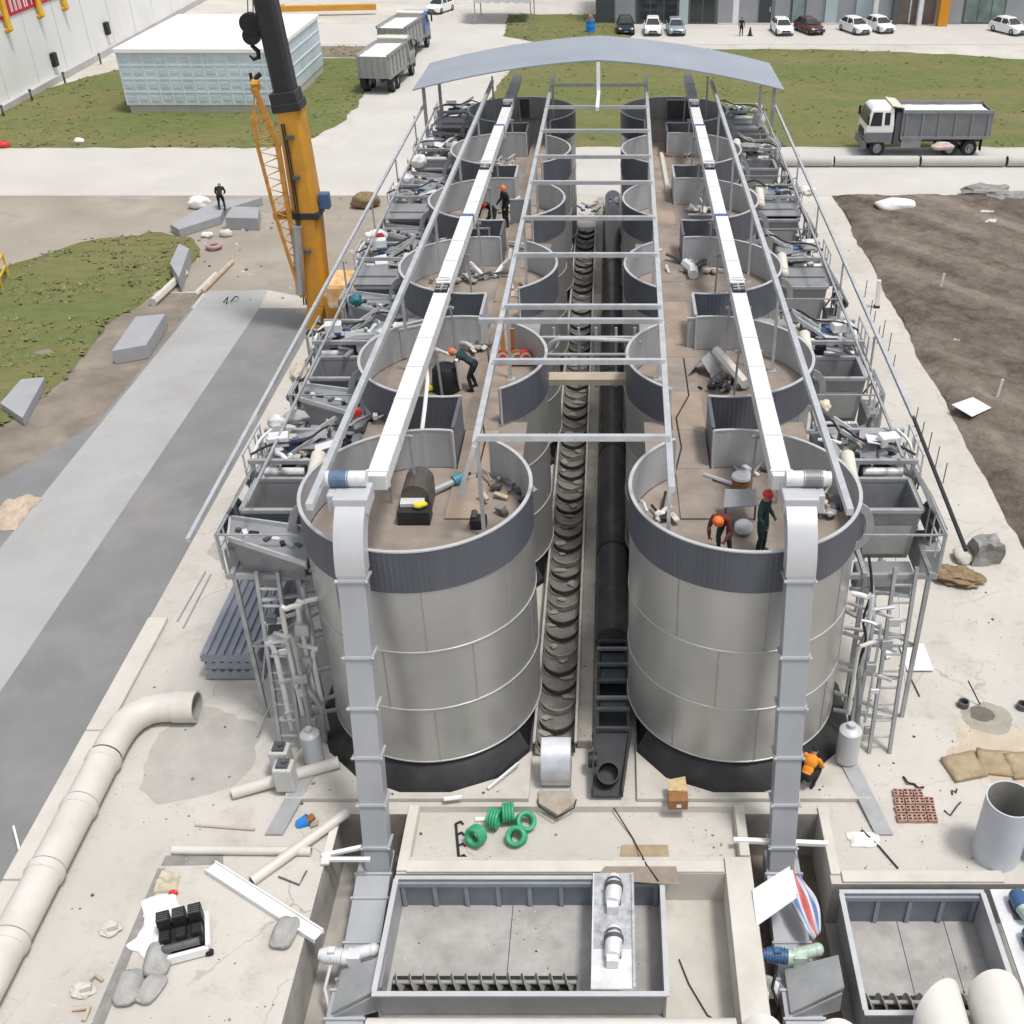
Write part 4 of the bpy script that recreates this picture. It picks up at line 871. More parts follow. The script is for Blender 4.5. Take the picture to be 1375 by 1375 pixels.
m.build('curved_sheet', M('cover_silver', (.55, .57, .61), .3, .5, .1, 2, dirt=(.3, .3, .32), damt=.4, dscale=3), t, 'all')
for x in (-1.88, -1.12): m = MB(); m.prism([(x, 21.0, .02), (x, 20.0, .02)]+[(x, a, b+.01) for a, b in pr[::-1]], (.02, 0, 0)); m.build('side_cheek', steelm, t)
t = thing('concrete_sump', 'low dusty concrete sump mouth below the silver rounded cover', 'sump', (-1.5, 19.6, 0)); m = MB(); m.prism([(-1.95, 20.0, .002), (-1.05, 20.0, .002), (-.98, 19.6, .002), (-1.4, 19.2, .002), (-1.92, 19.58, .002)], (0, 0, .1)); m.build('slab', M('sump_dust', (.36, .32, .27), .9, 0, .2, 3, .2, 9, dirt=(.3, .2, .13), damt=.7, dscale=2), t, bevel=.02)
m = MB(); m.tube([(-1.95, 19.72, .08), (-1.9, 19.5, .06), (-1.45, 19.14, .05), (-1.0, 19.45, .06), (-.95, 19.7, .1)], .02, 6); m.build('cable', rubber, t)
# ------------------------------------------------------------------ foreground tanks
def tank(x0, x1, y0, y1, zt, zb, lab, deck):
    t = thing('receiving_tank', lab, 'tank', ((x0+x1)/2, y0, zb)); th = .06; fx = .0
    def wall(a, b, inward):
        m = MB(); m.prism([a, b, (b[0], b[1], zb), (a[0], a[1], zb)], inward); return m
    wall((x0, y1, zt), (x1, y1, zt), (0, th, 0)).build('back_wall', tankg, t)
    w_ = MB(); w_.prism([(x0, y0, zt), (x1, y0, zt), (x1, y0+.12, zb), (x0, y0+.12, zb)], (0, -th, 0)); w_.build('front_wall', tanke, t)
    wall((x0, y0, zt), (x0, y1, zt), (-th, 0, 0)).build('side_wall', tanke, t); wall((x1, y0, zt), (x1, y1, zt), (th, 0, 0)).build('side_wall', tanke, t)
    m = MB(); m.bx(x0, x1, y0, y1, zb-.02, zb+.02); fl = m.build('floor', tankfl, t)
    for q in (.43, .78): m = MB(); m.bx(x0+(x1-x0)*q, x0+(x1-x0)*q+.015, y0+.12, y1, zb+.021, zb+.026); m.build('floor_joint', black, fl)
    m = MB()
    n = int((x1-x0)/.78)
    for k in range(n+1):
        x = x0+.08+k*(x1-x0-.16)/n; m.bx(x-.05, x+.05, y1-.05, y1-.001, zb+.03, zt-.18)
    m.bx(x0, x1, y1-.07, y1-.001, zt-.18, zt-.06); m.build('stiffener', M('stiffener_grey', (.26, .285, .32), .45, .15, .1, 2), t)
    m = MB(); m.bx(x0-.1, x1+.1, y0-.12, y0-.0, zt, zt+.04); m.bx(x0-.1, x1+.1, y1, y1+.1, zt, zt+.04); m.bx(x0-.12, x0+.0, y0, y1, zt+.002, zt+.042); m.bx(x1, x1+.12, y0, y1, zt+.002, zt+.042); m.build('rim', M('tank_rim_pale', (.52, .53, .54), .4, .2, .08, 2), t)
    # screw
    ys = y0+.75; zs = zb+.2; xa, xb = x0+.15, x1-(1.95 if deck else .3)
    m = MB(); m.bx(xa-.05, xb, ys-.26, ys+.26, zb+.022, zb+.05); m.build('screw_slot', black, t)
    s = MB(); s.tube([(xa, ys, zs), (xb, ys, zs)], .05, 10); n = int((xb-xa)/.3)*10; prev = None
    for k in range(n+1):
        a = 2*PI*k/10; x = xa+(xb-xa)*k/n; p = [s.bm.verts.new((x+d, ys+r*math.cos(a), zs+r*math.sin(a))) for d, r in ((0, .05), (0, .2), (.02, .2), (.02, .05))]
        if prev:
            for q in range(4): s.face([prev[q], prev[(q+1) % 4], p[(q+1) % 4], p[q]])
        prev = p
    s.build('screw', M('screw_dusty', (.34, .33, .31), .6, .2, .2, 4), t, True)
    if deck:
        xd0, xd1 = x1-1.6, x1-.62
        m = MB(); m.bx(xd0, xd1, y0+.02, y1+.12, zt+.045, zt+.1); dk = m.build('cover_plate', whiteplate, t)
        m = MB(); m.bx(xd0+.04, xd1-.02, y0+1.0, y1+.1, zt+.101, zt+.115); m.bx(xd1-.06, xd1, y0+.02, y1+.1, zt+.1, zt+.16); m.build('motor_bed', M('bed_scratched', (.48, .49, .51), .5, .2, .25, 5, dirt=(.2, .2, .21), damt=.7, dscale=4), dk)
        for yy, sg in ((y0+1.0, 1), (y0+2.4, 1)):
            xm = xd0+.5; m = MB(); m.tube([(xm-.03, yy-.32, zt+.3), (xm, yy+.08, zt+.3)], [.17, .2], 16); m.tube([(xm, yy+.08, zt+.3), (xm, yy+.36, zt+.3)], .17, 16); m.blob((xm, yy+.36, zt+.3), (.17, .12, .17), amp=0, sub=2)
            m.box((xm-.03, yy-.4, zt+.25), (.26, .2, .24)); g_ = m.build('motor', motw, t, True)
            m = MB(); m.lathe([(.19, -.05), (.225, -.05), (.225, .05), (.19, .05)], (xm, yy+.1, zt+.3), 18, axis=(0, 1, 0)); m.build('motor_band', steeld, g_, True); m = MB(); m.lathe([(.17, -.04), (.185, 0), (.17, .04)], (xm, yy+.27, zt+.3), 18, axis=(0, 1, 0)); m.build('motor_band', steeld, g_, True); m = MB(); m.box((xm-.01, yy, zt+.14), (.36, .5, .06)); m.build('motor_foot', steeld, g_)
    return t
tank(-5.15, 1.12, 14.3, 17.25, .02, -.95, 'open blue-grey steel tank with floor screw and white motor plate, front centre', True)
tank(5.5, 8.75, 13.9, 16.9, -.05, -1.1, 'open blue-grey steel tank at the lower right, partly hidden by white pipe ends', False)
# casings that carry material along the two pits
def pit_conveyor(xc, row, mats, lab):
    t = thing('pit_conveyor', lab, 'conveyor', (xc, 15, -1.5))
    prof = [(18.6, -.55), (17.9, -.6), (17.3, -.75), (16.2, -.95), (15.3, -1.05), (14.9, -.85), (14.2, -.85), (13.8, -1.1), (12.4, -1.2), (9.6, -1.3)]
    m = MB()
    for (ya, za), (yb, zb) in zip(prof, prof[1:]): m.prism([(xc-.42, ya, za), (xc+.42, ya, za), (xc+.42, yb, zb), (xc-.42, yb, zb)], (0, 0, -.5))
    m.build('casing', ductg, t)
    for (ya, za) in prof[1:-1]: m = MB(); m.bx(xc-.47, xc+.47, ya-.03, ya+.03, za-.5, za+.05); m.build('flange', M('flange_pale', (.46, .475, .5)), t)
    sg = 1
    m = MB(); m.prism([(xc-.3, 15.4, -.75), (xc+.85, 15.3, -.1), (xc+.85, 14.5, -.1), (xc-.3, 14.3, -.75)], (0, 0, -.12)); m.prism([(xc-.3, 14.3, -.87), (xc+.8, 14.45, -.2), (xc+.8, 14.4, -.75), (xc-.3, 14.25, -1.0)], (0, -.05, 0)); m.build('feed_chute', steelm, t)
    gear_motor(t, (xc-.25, 15.5, -.45), (-1, .1, 0), .8, .17, mats); m = MB(); m.tube([(xc+.0, 15.55, -.42), (xc+.42, 15.6, -.35)], .15, 14); m.blob((xc+.45, 15.6, -.34), (.16, .16, .16), amp=.05, sub=2); m.build('gear_head', mats[1], t, True)
    m = MB(); m.tube([(xc-.5, 15.3, -.5), (xc-.62, 15.0, -.9), (xc-.5, 14.7, -1.15), (xc-.56, 14.6, -1.5)], .04, 8); m.build('cable', motw if row == 'left' else rubber, t, True)
pit_conveyor(-5.95, 'left', (motw, motw), 'pale grey conveyor casing with white motor in the pit left of the centre tank')
pit_conveyor(4.25, 'right', (motb, motl), 'pale grey conveyor casing with blue motor in the pit right of the centre tank')
# motor bench right of the lower-right tank
t = thing('motor_bench', 'pale steel bench with three blue motors at the right edge beside the tank', 'motor bench', (9.5, 15, -.2))
m = MB(); m.bx(9.0, 9.95, 13.4, 17.0, -.06, .0); m.bx(9.9, 9.96, 13.4, 17, .001, .1); m.build('bench_plate', whiteplate, t)
for yy in (16.4, 15.4, 14.5):
    m = MB(); m.tube([(9.5, yy+.25, .22), (9.52, yy-.1, .22)], .2, 16); m.blob((9.5, yy+.27, .22), (.2, .12, .2), amp=0, sub=2); mo = m.build('motor', motb, t, True)
    m = MB(); m.tube([(9.52, yy-.1, .22), (9.55, yy-.35, .22)], [.17, .13], 14); m.blob((9.56, yy-.3, .26), (.17, .16, .16), amp=.08, sub=2); m.build('gear_head', motl, mo, True)
    m = MB(); m.box((9.5, yy, .04), (.36, .5, .07)); m.build('motor_foot', steeld, mo)
# ------------------------------------------------------------------ pipes of every kind
def pipe(lab, p0, p1, r, mt=pvc, name='pipe', cat='pipe', open_end=True, seg=20, group=None, wall=.04, sub=None):
    p0, p1 = Vector(p0), Vector(p1); d = (p1-p0).normalized(); L = (p1-p0).length
    m = MB(); m.lathe([(r-wall*r*2, 0), (r, 0), (r, L), (r-wall*r*2, L)], p0, seg, axis=d)
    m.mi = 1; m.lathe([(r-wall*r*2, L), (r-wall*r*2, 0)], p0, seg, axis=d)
    return tag(m.build(name, [mt, pvcin], None, True), lab, cat, group)
# long pale main at lower left: lengths, then the elbow
XP, RP = -13.5, .42
yj = [8.0, 11.2, 13.4, 15.4, 17.3, 19.3, 20.9]
for i in range(6):
    t = thing('drain_pipe', ['length of fat pale pipe at the lower-left corner of the picture', 'fat pale pipe length just above the lowest one at left', 'fat pale pipe length, third from the lower-left corner', 'fat pale pipe length in the middle of the long left run', 'fat pale pipe length second from the elbow', 'fat pale pipe length joined to the elbow'][i], 'pipe', (XP, yj[i], 0), 'pale pipe lengths along the left concrete edge')
    m = MB(); m.tube([(XP, yj[i]+.01, RP), (XP, yj[i+1]-.01, RP)], RP, 28); m.build('barrel', pvc, t, True)
    m = MB(); m.lathe([(RP, -.12), (RP+.035, -.1), (RP+.035, .09), (RP, .1)], (XP, yj[i+1]-.16, RP), 28, axis=(0, 1, 0)); m.build('socket', pvc, t, True)
t = thing('pipe_elbow', 'fat pale pipe elbow with open mouth turned to the right', 'pipe', (XP, 21, 0))
pts = [(XP, 20.93, RP), (XP, 21.5, RP), (XP+.06, 22.0, RP), (XP+.22, 22.4, RP), (XP+.5, 22.68, RP), (XP+.8, 22.78, RP), (XP+1.3, 22.8, RP)]
m = MB(); m.tube(pts, RP, 28, cap=False); m.build('bend', pvc, t, 'all')
m = MB(); m.lathe([(RP+.03, 0), (RP+.03, .62), (RP-.03, .62), (RP-.03, 0)], (XP+1.22, 22.8, RP), 28, axis=(1, 0, 0)); m.build('mouth', pvc, t, True)
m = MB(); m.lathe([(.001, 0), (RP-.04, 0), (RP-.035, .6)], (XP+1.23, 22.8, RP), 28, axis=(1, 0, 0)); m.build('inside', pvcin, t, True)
for i in range(4): y0 = 7.2+i*5.0; m = MB(); m.bx(-14.64, -14.02, y0, y0+4.97, .001, .13); structure(m.build('kerb', concw, bevel=.04))
pipe('pale pipe lying slantwise at the foot of the left ladder, white end up', P(312, 1064, .15), P(455, 1022, .32), .16, pvc, wall=.08)
pipe('pale pipe lying slantwise over the left pit edge', P(338, 1182, .12), P(466, 1090, .2), .13, pvc, wall=.08)
pipe('pale pipe lying level along the left slab edge', P(232, 1140, .1), P(418, 1142, .1), .11, pvc, wall=.08)
pipe('thin pinkish rod lying on the concrete left of the pit', P(262, 1107, .04), P(342, 1113, .04), .03, M('pinkish_rod', (.45, .36, .32), .6), 'rod', 'rod')
t = thing('steel_beam', 'long white steel beam lying across the lower-left slab', 'beam', P(360, 1215, 0)); a, b = P(283, 1163, .09), P(428, 1256, .09); m = MB(); m.bar(a, b, .3, .03); m.build('web', white, t); d = (b-a).normalized(); n_ = Vector((-d.y, d.x, 0))
for q in (-.15, .15): m = MB(); m.bar(a+n_*q, b+n_*q, .035, .15); m.build('flange', white, t)
for i, (u0, v0, u1, v1) in enumerate(((432, 1148, 497, 1134), (432, 1153, 497, 1153))):
    m = MB(); m.bar(P(u0, v0, .07), P(u1, v1, .07), .1, .08); tag(m.build('strut_tube', white), ['white tube bridging the left pit, the farther one', 'white tube bridging the left pit, the nearer one'][i], 'tube')
m = MB(); m.bar(P(452, 1098, .07), P(436, 1160, .07), .2, .06); tag(m.build('timber', pvcw), 'pale plank along the edge of the left pit', 'plank')
m = MB(); m.bar(P(985, 1127, .08), P(1112, 1132, .08), .12, .1); tag(m.build('strut_tube', white), 'white tube bridging the right pit', 'tube')
# kerb walls raised round the pit openings
for x0, x1, y0, y1, nm in ((-5.25, -4.99, 17.5, 19.55, 'kerb'), (-5.0, 2.7, 17.46, 17.8, 'kerb'), (3.12, 3.37, 17.95, 19.55, 'kerb'), (5.26, 5.5, 17.4, 19.5, 'kerb'), (5.52, 9.4, 17.17, 17.5, 'kerb'), (2.73, 3.36, 9.6, 17.9, 'kerb')):
    m = MB(); m.bx(x0, x1, y0, y1, .001, .07); structure(m.build(nm, concw, bevel=.015))
# vertical open pipes at right
for i, (u, v, r, h, lab) in enumerate(((1336, 1145, .58, 1.95, 'wide pale grey pipe standing upright with open top at the right'), (1396, 1140, .58, 1.75, 'wide pale grey upright pipe cut by the right picture edge'))):
    p = P(u, v, 0); pipe(lab, (p.x, p.y, 0), (p.x+.02, p.y, h), r, pipeg, wall=.03, seg=36)
# big white pipe ends in the lower right
for i, (x, y, z, r, ye, mt) in enumerate(((6.75, 14.1, .65, .58, 9, pvcw), (8.05, 14.05, .65, .58, 9, pvcw), (4.62, 13.25, .2, .54, 8.5, pvcw), (3.05, 13.25, .4, .5, 8.5, pvcw))):
    t = thing('white_pipe', ['fat cream pipe end pointing into the lower-right tank, with slanted cut', 'fat cream pipe end at the lower-right corner, right of the slant-cut one', 'fat cream pipe end at the bottom edge over the right pit', 'fat cream pipe end at the bottom edge, left of the right pit'][i], 'pipe', (x, ye, z-r))
    m = MB(); n = 30; A, B_, D = [], [], []
    for k in range(n):
        a = 2*PI*k/n; cx, cz = x+r*math.cos(a), z+r*math.sin(a); yy = y-.55*(1-math.sin(a))*(.5)-(.35*(1-math.cos(a)) if i == 0 else 0)
        A.append(m.bm.verts.new((cx, yy, cz))); B_.append(m.bm.verts.new((cx, ye, cz)))
    for k in range(n): m.face([A[k], A[(k+1) % n], B_[(k+1) % n], B_[k]])
    m.face(B_); m.build('barrel', mt, t, True)
    m = MB(); A2 = [(x+.94*(v.co.x-x) if False else v.co) for v in []]
    pts = []
    for k in range(n):
        a = 2*PI*k/n; yy = y-.55*(1-math.sin(a))*.5-(.35*(1-math.cos(a)) if i == 0 else 0); pts.append((x+.97*r*math.cos(a), yy-.012, z+.97*r*math.sin(a)))
    m.poly(pts); m.build('mouth_disc', pvcin if False else pvcw, t)
pipe('long white pipe lying level along the bottom edge in front of the centre tank', (-5.2, 13.35, .02), (2.6, 13.35, .02), .3, pvcw, wall=.05)
# ------------------------------------------------------------------ stacks, boards, clutter on the yard
t = thing('sheet_stack', 'stack of blue-grey corrugated roofing sheets on the left concrete', 'sheet stack', (-11.1, 27, 0))
for k, (z, dx, dy) in enumerate(((.06, 0, .0), (.38, .03, .06), (.70, -.03, .02))):
    x0, x1, y0, y1 = -11.95+dx, -10.25+dx, 24.35+dy, 30.2+dy; m = MB(); n = 7
    for q in range(n):
        w_ = (x1-x0)/n; xa = x0+q*w_
        pr = [(xa, z+.24), (xa+w_*.32, z+.24), (xa+w_*.42, z+.31), (xa+w_*.88, z+.31), (xa+w_*.98, z+.24), (xa+w_, z+.24)]
        for (a, za), (b, zb) in zip(pr, pr[1:]): m.poly([(a, y0, za), (b, y0, zb), (b, y1, zb), (a, y1, za)])
        m.poly([(p[0], y0, p[1]) for p in pr]+[(xa+w_, y0, z), (xa, y0, z)]); m.poly([(p[0], y1, p[1]) for p in pr]+[(xa+w_, y1, z), (xa, y1, z)])
    m.poly([(x0, y0, z), (x0, y1, z), (x0, y1, z+.24), (x0, y0, z+.24)]); m.poly([(x1, y0, z), (x1, y1, z), (x1, y1, z+.24), (x1, y0, z+.24)]); m.build('sheet_bundle', sheetm, t)
for y in (24.9, 27.2, 29.6): m = MB(); m.bx(-12.0, -10.2, y, y+.14, .002, .055); m.build('bearer', woodp, t)
def flat(name, lab, cat, uv, mt, z=.015, th=.02, group=None, lift=None):
    m = MB(); m.prism([P(u, v, z)+Vector((0, 0, (lift[i] if lift else 0))) for i, (u, v) in enumerate(uv)], (0, 0, th)); return tag(m.build(name, mt), lab, cat, group)
flat('white_board', 'white square board lying on the right apron beside the ladder', 'board', ((1207, 864), (1240, 864), (1254, 900), (1218, 900)), white, .06, .03)
flat('white_board', 'narrow white board leaning behind the square one on the right apron', 'board', ((1186, 862), (1193, 852), (1197, 882), (1190, 884)), white, .05, .05)
flat('white_board', 'white diamond-shaped sheet lying on the bare earth', 'board', ((1278, 543), (1306, 533), (1331, 547), (1305, 559)), white, .42, .03)
flat('plywood_sheet', 'grey-brown board lying on the slab behind the centre tank, farther one', 'board', ((835, 1134), (897, 1134), (899, 1158), (833, 1158)), tan, -.19, .02)
flat('plywood_sheet', 'brown board with a bent corner lying against the rim of the centre tank', 'board', ((812, 1163), (908, 1163), (912, 1188), (800, 1180)), M('brown_board', (.27, .22, .18), .8, 0, .15, 3), .08, .02)
t = thing('propped_board', 'large white board propped slantwise over the right pit', 'board', P(1040, 1200, 0)); m = MB(); m.prism([P(1010, 1195, .1), P(1060, 1163, .35), P(1070, 1205, .3), P(1016, 1243, .05)], (0, 0, .03)); m.build('sheet', white, t); m = MB(); m.bar(P(1063, 1168, .3), P(1070, 1200, .27), .05); m.build('edge_fold', whiteplate, t)
# striped tarpaulin bunched in the pit
m = MB(); N_ = 14; M_ = 8; gv = {}
A0, A1, B0, B1 = P(1058, 1168, .05), P(1074, 1172, .15), P(1092, 1262, -.45), P(1102, 1250, -.2)
for i in range(N_+1):
    for j in range(M_+1):
        p = A0.lerp(B0, i/N_).lerp(A1.lerp(B1, i/N_), j/M_); wv = .05*math.sin(j*2.1+i*.6)+.1*noise.noise(p*2.3); gv[i, j] = m.bm.verts.new(p+Vector((.35*(j/M_-.5)*math.sin(PI*i/N_), 0, wv)))
for i in range(N_):
    for j in range(M_): m.mi = (0, 1, 0, 2, 2, 0, 1, 0)[j]; m.face([gv[i, j], gv[i+1, j], gv[i+1, j+1], gv[i, j+1]])
o = m.build('tarpaulin', [M('tarp_white', (.55, .56, .6), .6, 0, .1, 5), bluestrip, redstrip], None, 'all'); md = o.modifiers.new('t', 'SOLIDIFY'); md.thickness = .012
tag(o, 'blue, white and red striped tarpaulin bunched in the right pit under the propped white board', 'tarpaulin')
def sack(lab, p, r, mt=sackg, rz=0, name='sack', cat='sack', group=None, amp=.1):
    m = MB(); bm2 = bmesh.new(); bmesh.ops.create_icosphere(bm2, subdivisions=4, radius=1); off = Vector((random.random()*50, 3, random.random()*50)); mp = {}; Rz_ = rotm(rz=rz)
    for v in bm2.verts:
        x, y, z = v.co; k = 1/max(1e-6, (abs(x)**3.4+abs(y)**3.4)**(1/3.4)); rr = math.hypot(x, y); f = min(1, rr*1.05)
        q = Vector((x*k*f, y*k*f, z))  # squared-off pillow outline
        ed = max(abs(q.x), abs(q.y)); zz = q.z*(1-.65*max(0, ed-.55)/.45)+.10*noise.noise(q*2.2+off)+.05*noise.noise(q*6+off)+.03*math.sin(q.y*14+3*noise.noise(q*2+off))*(1-abs(q.z))
        w = Vector((q.x*r[0]*(1+.06*noise.noise(q*2+off)), q.y*r[1]*(1+.06*noise.noise(q*1.7-off)), max(zz, -.55)*r[2])); mp[v.index] = m.bm.verts.new(Vector(p)+Rz_ @ w)
    for f_ in bm2.faces: m.face([mp[v.index] for v in f_.verts])
    bm2.free(); return tag(m.build(name, mt, None, 'all'), lab, cat, group)
def S(lab, u, v, r, mt=sackg, z=0, rz=0, **k):
    p = P(u, v, z); p.z = z+r[2]*.56; return sack(lab, p, r, mt, rz, **k)
S('grey cement sack lying lowest left beside the slab groove', 174, 1330, (.28, .42, .27), rz=.1); S('grey cement sack tucked between two others at lower left', 204, 1330, (.25, .36, .2), rz=-.35); S('grey cement sack leaning against the engine frame', 215, 1292, (.30, .43, .3), rz=.1); S('lone grey cement sack near the left pit edge', 384, 1256, (.27, .40, .27), rz=-.15)
def crumple(lab, u, v, w_, h_, mt, z=.02, name='plastic_sheet', cat='plastic sheet', rz=0, amp=.07):
    m = MB(); n = 14; g_ = {}; off = random.random()*40; R_ = rotm(rz=rz); c = P(u, v, z)
    for i in range(n+1):
        for j in range(n+1):
            x, y = (i/n-.5)*w_, (j/n-.5)*h_; k = 1+.25*noise.noise(Vector((math.atan2(y, x)*1.2, off, 0))); zz = amp*(.6+noise.noise(Vector((x*3+off, y*3, 0)))+.5*noise.noise(Vector((x*7+off, y*7, 2))))
            if i in (0, n) or j in (0, n): zz = 0
            g_[i, j] = m.bm.verts.new(c+R_ @ Vector((x*k, y*k, max(0, zz)))) 
    for i in range(n):
        for j in range(n): m.face([g_[i, j], g_[i+1, j], g_[i+1, j+1], g_[i, j+1]])
    o = m.build(name, mt, None, 'all'); return tag(o, lab, cat)
crumple('white crumpled sheet behind the engine frame, upper one', 216, 1222, .85, .9, white, rz=.4); crumple('white folded sheet left of the engine frame, lower one', 199, 1262, .75, .7, white, rz=-.5)
crumple('crumpled pale plastic caught in the right pit', 1037, 1325, .45, .6, whitecl, -1.2, amp=.2)
crumple('white rag on the slab right of the right pit', 1160, 1126, .8, .45, whitecl, .02, 'rag', 'rag'); crumple('pale crumpled rag at the upper end of the slab groove', 226, 1183, .5, .6, beige, name='rag', cat='rag', amp=.15)
m = MB(); m.blob(P(233, 1197, .08), (.12, .06, .06), sub=2); tag(m.build('baseball_cap', redp, None, 'all'), 'small red cap lying beside the white sheets at lower left', 'cap')
# engine on its frame
p = P(248, 1268, 0); t = thing('engine_unit', 'black engine on a white wheeled frame on the lower-left slab', 'engine', p); rz = .32; Rz = rotm(rz=rz)
def L3(x, y, z): return p+Rz @ Vector((x, y, z))
m = MB()
for a, b in (((-.55, -.42), (.55, -.42)), ((.55, -.42), (.55, .5)), ((.55, .5), (-.55, .5)), ((-.55, .5), (-.55, -.42))): m.bar(L3(*a, .16), L3(*b, .16), .1, .22)
m.bar(L3(.55, -.42, .3), L3(.55, .5, .3), .09); m.build('frame', white, t)
m = MB()
for i in range(3):
    m.box(L3(-.32+.34*i, .3, .55), (.28, .28, .5), Rz); m.box(L3(-.32+.34*i, -.05, .42), (.26, .3, .3), Rz, (.8, .8))
m.box(L3(0, .05, .3), (.95, .7, .22), Rz); m.mi = 1
for i in range(3):
    for q in range(5): m.box(L3(-.32+.34*i, .18+.055*q, .80), (.24, .018, .07), Rz)
m.build('block', [black, M('engine_grey', (.11, .11, .115), .4, .3, .3, 6)], t, bevel=.01)
m = MB(); m.tube([L3(-.4, -.3, .4), L3(.4, -.3, .4)], .09, 12); m.build('exhaust_pipe', M('engine_grey', (.11, .11, .115), .4, .3, .3, 6), t)
for sx, sy in ((-.5, -.45), (.55, -.45), (.5, .45), (-.5, .45)): m = MB(); m.lathe([(.001, -.04), (.09, -.04), (.09, .04), (.001, .04)], L3(sx, sy, .092), 14, axis=Rz @ Vector((0, 1, 0))); m.build('wheel', tyre, t, True)
# green hose coils
def coil(lab, u, v, axis, r=.27, w_=.3, z=-.2):
    c = P(u, v, z); ax = Vector(axis).normalized(); rise = r if abs(ax.z) < .5 else w_/2; c.z = z+rise*(1.0 if abs(ax.z) < .5 else 1)+.01
    m = MB(); 
    for k in range(4):
        h = (k-1.5)*w_/4; m.lathe([(r-.06+.055*math.cos(a), h+.042*math.sin(a)) for a in [2*PI*q/8 for q in range(8)]], c, 26, axis=ax, close=True)
    m.lathe([(r-.12, -w_/2*.8), (r-.07, -w_/2*.8), (r-.07, w_/2*.8), (r-.12, w_/2*.8)], c, 26, axis=ax, close=True)
    return tag(m.build('hose_coil', coilg, None, 'all'), lab, 'hose coil', 'green hose coils on the slab')
coil('green hose coil lowest at left, its hole facing the camera', 640, 1131, (-.5, -.8, .3)); coil('green hose coil standing on edge beside a white tag', 664, 1108, (.95, -.25, 0)); coil('green hose coil standing on edge, farthest back', 683, 1100, (1, .1, 0)); coil('green hose coil lying on top of another, at the right end', 694, 1128, (-.15, -.55, .85)); coil('green hose coil at the right end behind the one lying flat', 706, 1108, (.3, -.5, .8))
m = MB(); m.box(P(646, 1099, -.18), (.3, .12, .04)); tag(m.build('white_tag', white), 'small white offcut lying behind the green hose coils', 'offcut')
t = thing('rebar_comb', 'black toothed steel comb lying on the slab left of the green coils', 'rebar', P(615, 1128, -.2)); m = MB(); a, b = P(612, 1105, -.19), P(616, 1150, -.19); m.tube([a, b], .035, 6); m.build('spine', rubber, t)
for k in range(4): m = MB(); q = a.lerp(b, k/3); m.tube([q, q+Vector((.13, .05, .03)), q+Vector((.2, -.02, .0))], .028, 6); m.build('tooth', rubber, t)
p = P(910, 1080, .142); t = thing('carton', 'orange-brown carton with a white label and open top on the right plinth edge', 'carton', p); m = MB(); m.box(p+Vector((0, 0, .17)), (.5, .32, .34)); m.build('box', brown, t, bevel=.02)
m = MB(); m.box(p+Vector((.02, -.165, .14)), (.12, .012, .1)); m.build('paper_label', white, t); m = MB(); m.prism([p+Vector((-.24, .16, .34)), p+Vector((.24, .16, .34)), p+Vector((.2, .5, .5)), p+Vector((-.25, .45, .42))], (0, 0, .02)); m.build('lid_flap', M('carton_inside', (.5, .38, .2), .8, 0, .3, 8), t)
t = thing('coffee_cup', 'small blue cup lying left of the slanting pale pipe', 'cup', P(400, 1106, 0)); m = MB(); m.lathe([(.001, 0), (.12, 0), (.15, .3), (.14, .3), (.11, .03)], P(400, 1107, .02), 16, axis=(.8, .3, .35)); m.build('cup', bluep, t, True)
flat('brown_offcut', 'dark brown offcut lying beside the small blue cup', 'offcut', ((408, 1100), (420, 1093), (424, 1099), (412, 1107)), brown, .03, .08); flat('brown_offcut', 'light brown offcut in front of the dark one beside the blue cup', 'offcut', ((416, 1107), (428, 1101), (427, 1107), (418, 1111)), tan, .03, .04)
# bricks
t0 = None
k = 0; p = P(1210, 1100, 0)
for j in range(4):
    for i in range(4 if j < 3 else 3):
        q = p+Vector((.03*j+i*.26+random.uniform(-.015, .015), j*.28, .055)); rz = random.uniform(-.09, .09)
        m = MB(); m.box((0, 0, 0), (.23, .23, .11)); 
        m.mi = 1
        for dx in (-.06, .06):
            for dy in (-.05, .05): m.box((dx, dy, .056), (.07, .06, .006))
        o = m.build('brick', [M('pink_brick', (.42, .24, .18), .9, 0, .2, 9, dirt=(.45, .4, .35), damt=.7, dscale=5), black], None); o.location = q-Vector((0, 0, .055)); o.rotation_euler = (0, 0, rz)
        tag(o, 'pinkish perforated brick laid out in rows on the right concrete', 'brick', 'perforated bricks on the right concrete'); k += 1
# loose bits drawn from the photo
def rod(lab, pts, r, mt, name='rod', cat='rod'):
    m = MB(); m.tube([P(*q) for q in pts], r, 7); return tag(m.build(name, mt, None, True), lab, cat)
rod('thin dark rod lying slantwise on the slab right of the right pit', [(1157, 1113, .05), (1180, 1135, .04), (1206, 1165, .03)], .022, rubber)
rod('crumpled black wire left of the bricks, on the right concrete', [(1213, 1042, .03), (1219, 1050, .08), (1228, 1052, .03), (1233, 1057, .08), (1240, 1056, .03)], .03, rubber, 'wire', 'wire')
rod('small curl of black wire above the upright pipe', [(1279, 1066, .03), (1278, 1060, .04), (1284, 1063, .04), (1285, 1058, .03)], .02, rubber, 'wire', 'wire')
rod('short black wire right of the bricks', [(1268, 1087, .03), (1276, 1094, .03), (1286, 1080, .06), (1290, 1076, .03)], .02, rubber, 'wire', 'wire')
rod('thin steel rod standing slanted in the wet patch on the right concrete', [(1316, 945, .05), (1300, 913, .6)], .02, rubber)
rod('thin rod lying beside the square white board', [(1221, 905, .03), (1235, 934, .03)], .02, steeld)
rod('thin rod lying on the left concrete, the left of a pair', [(238, 833, .03), (276, 766, .03)], .025, steelm); rod('thin rod lying on the left concrete, the right of a pair', [(246, 842, .03), (283, 770, .03)], .025, galvd)
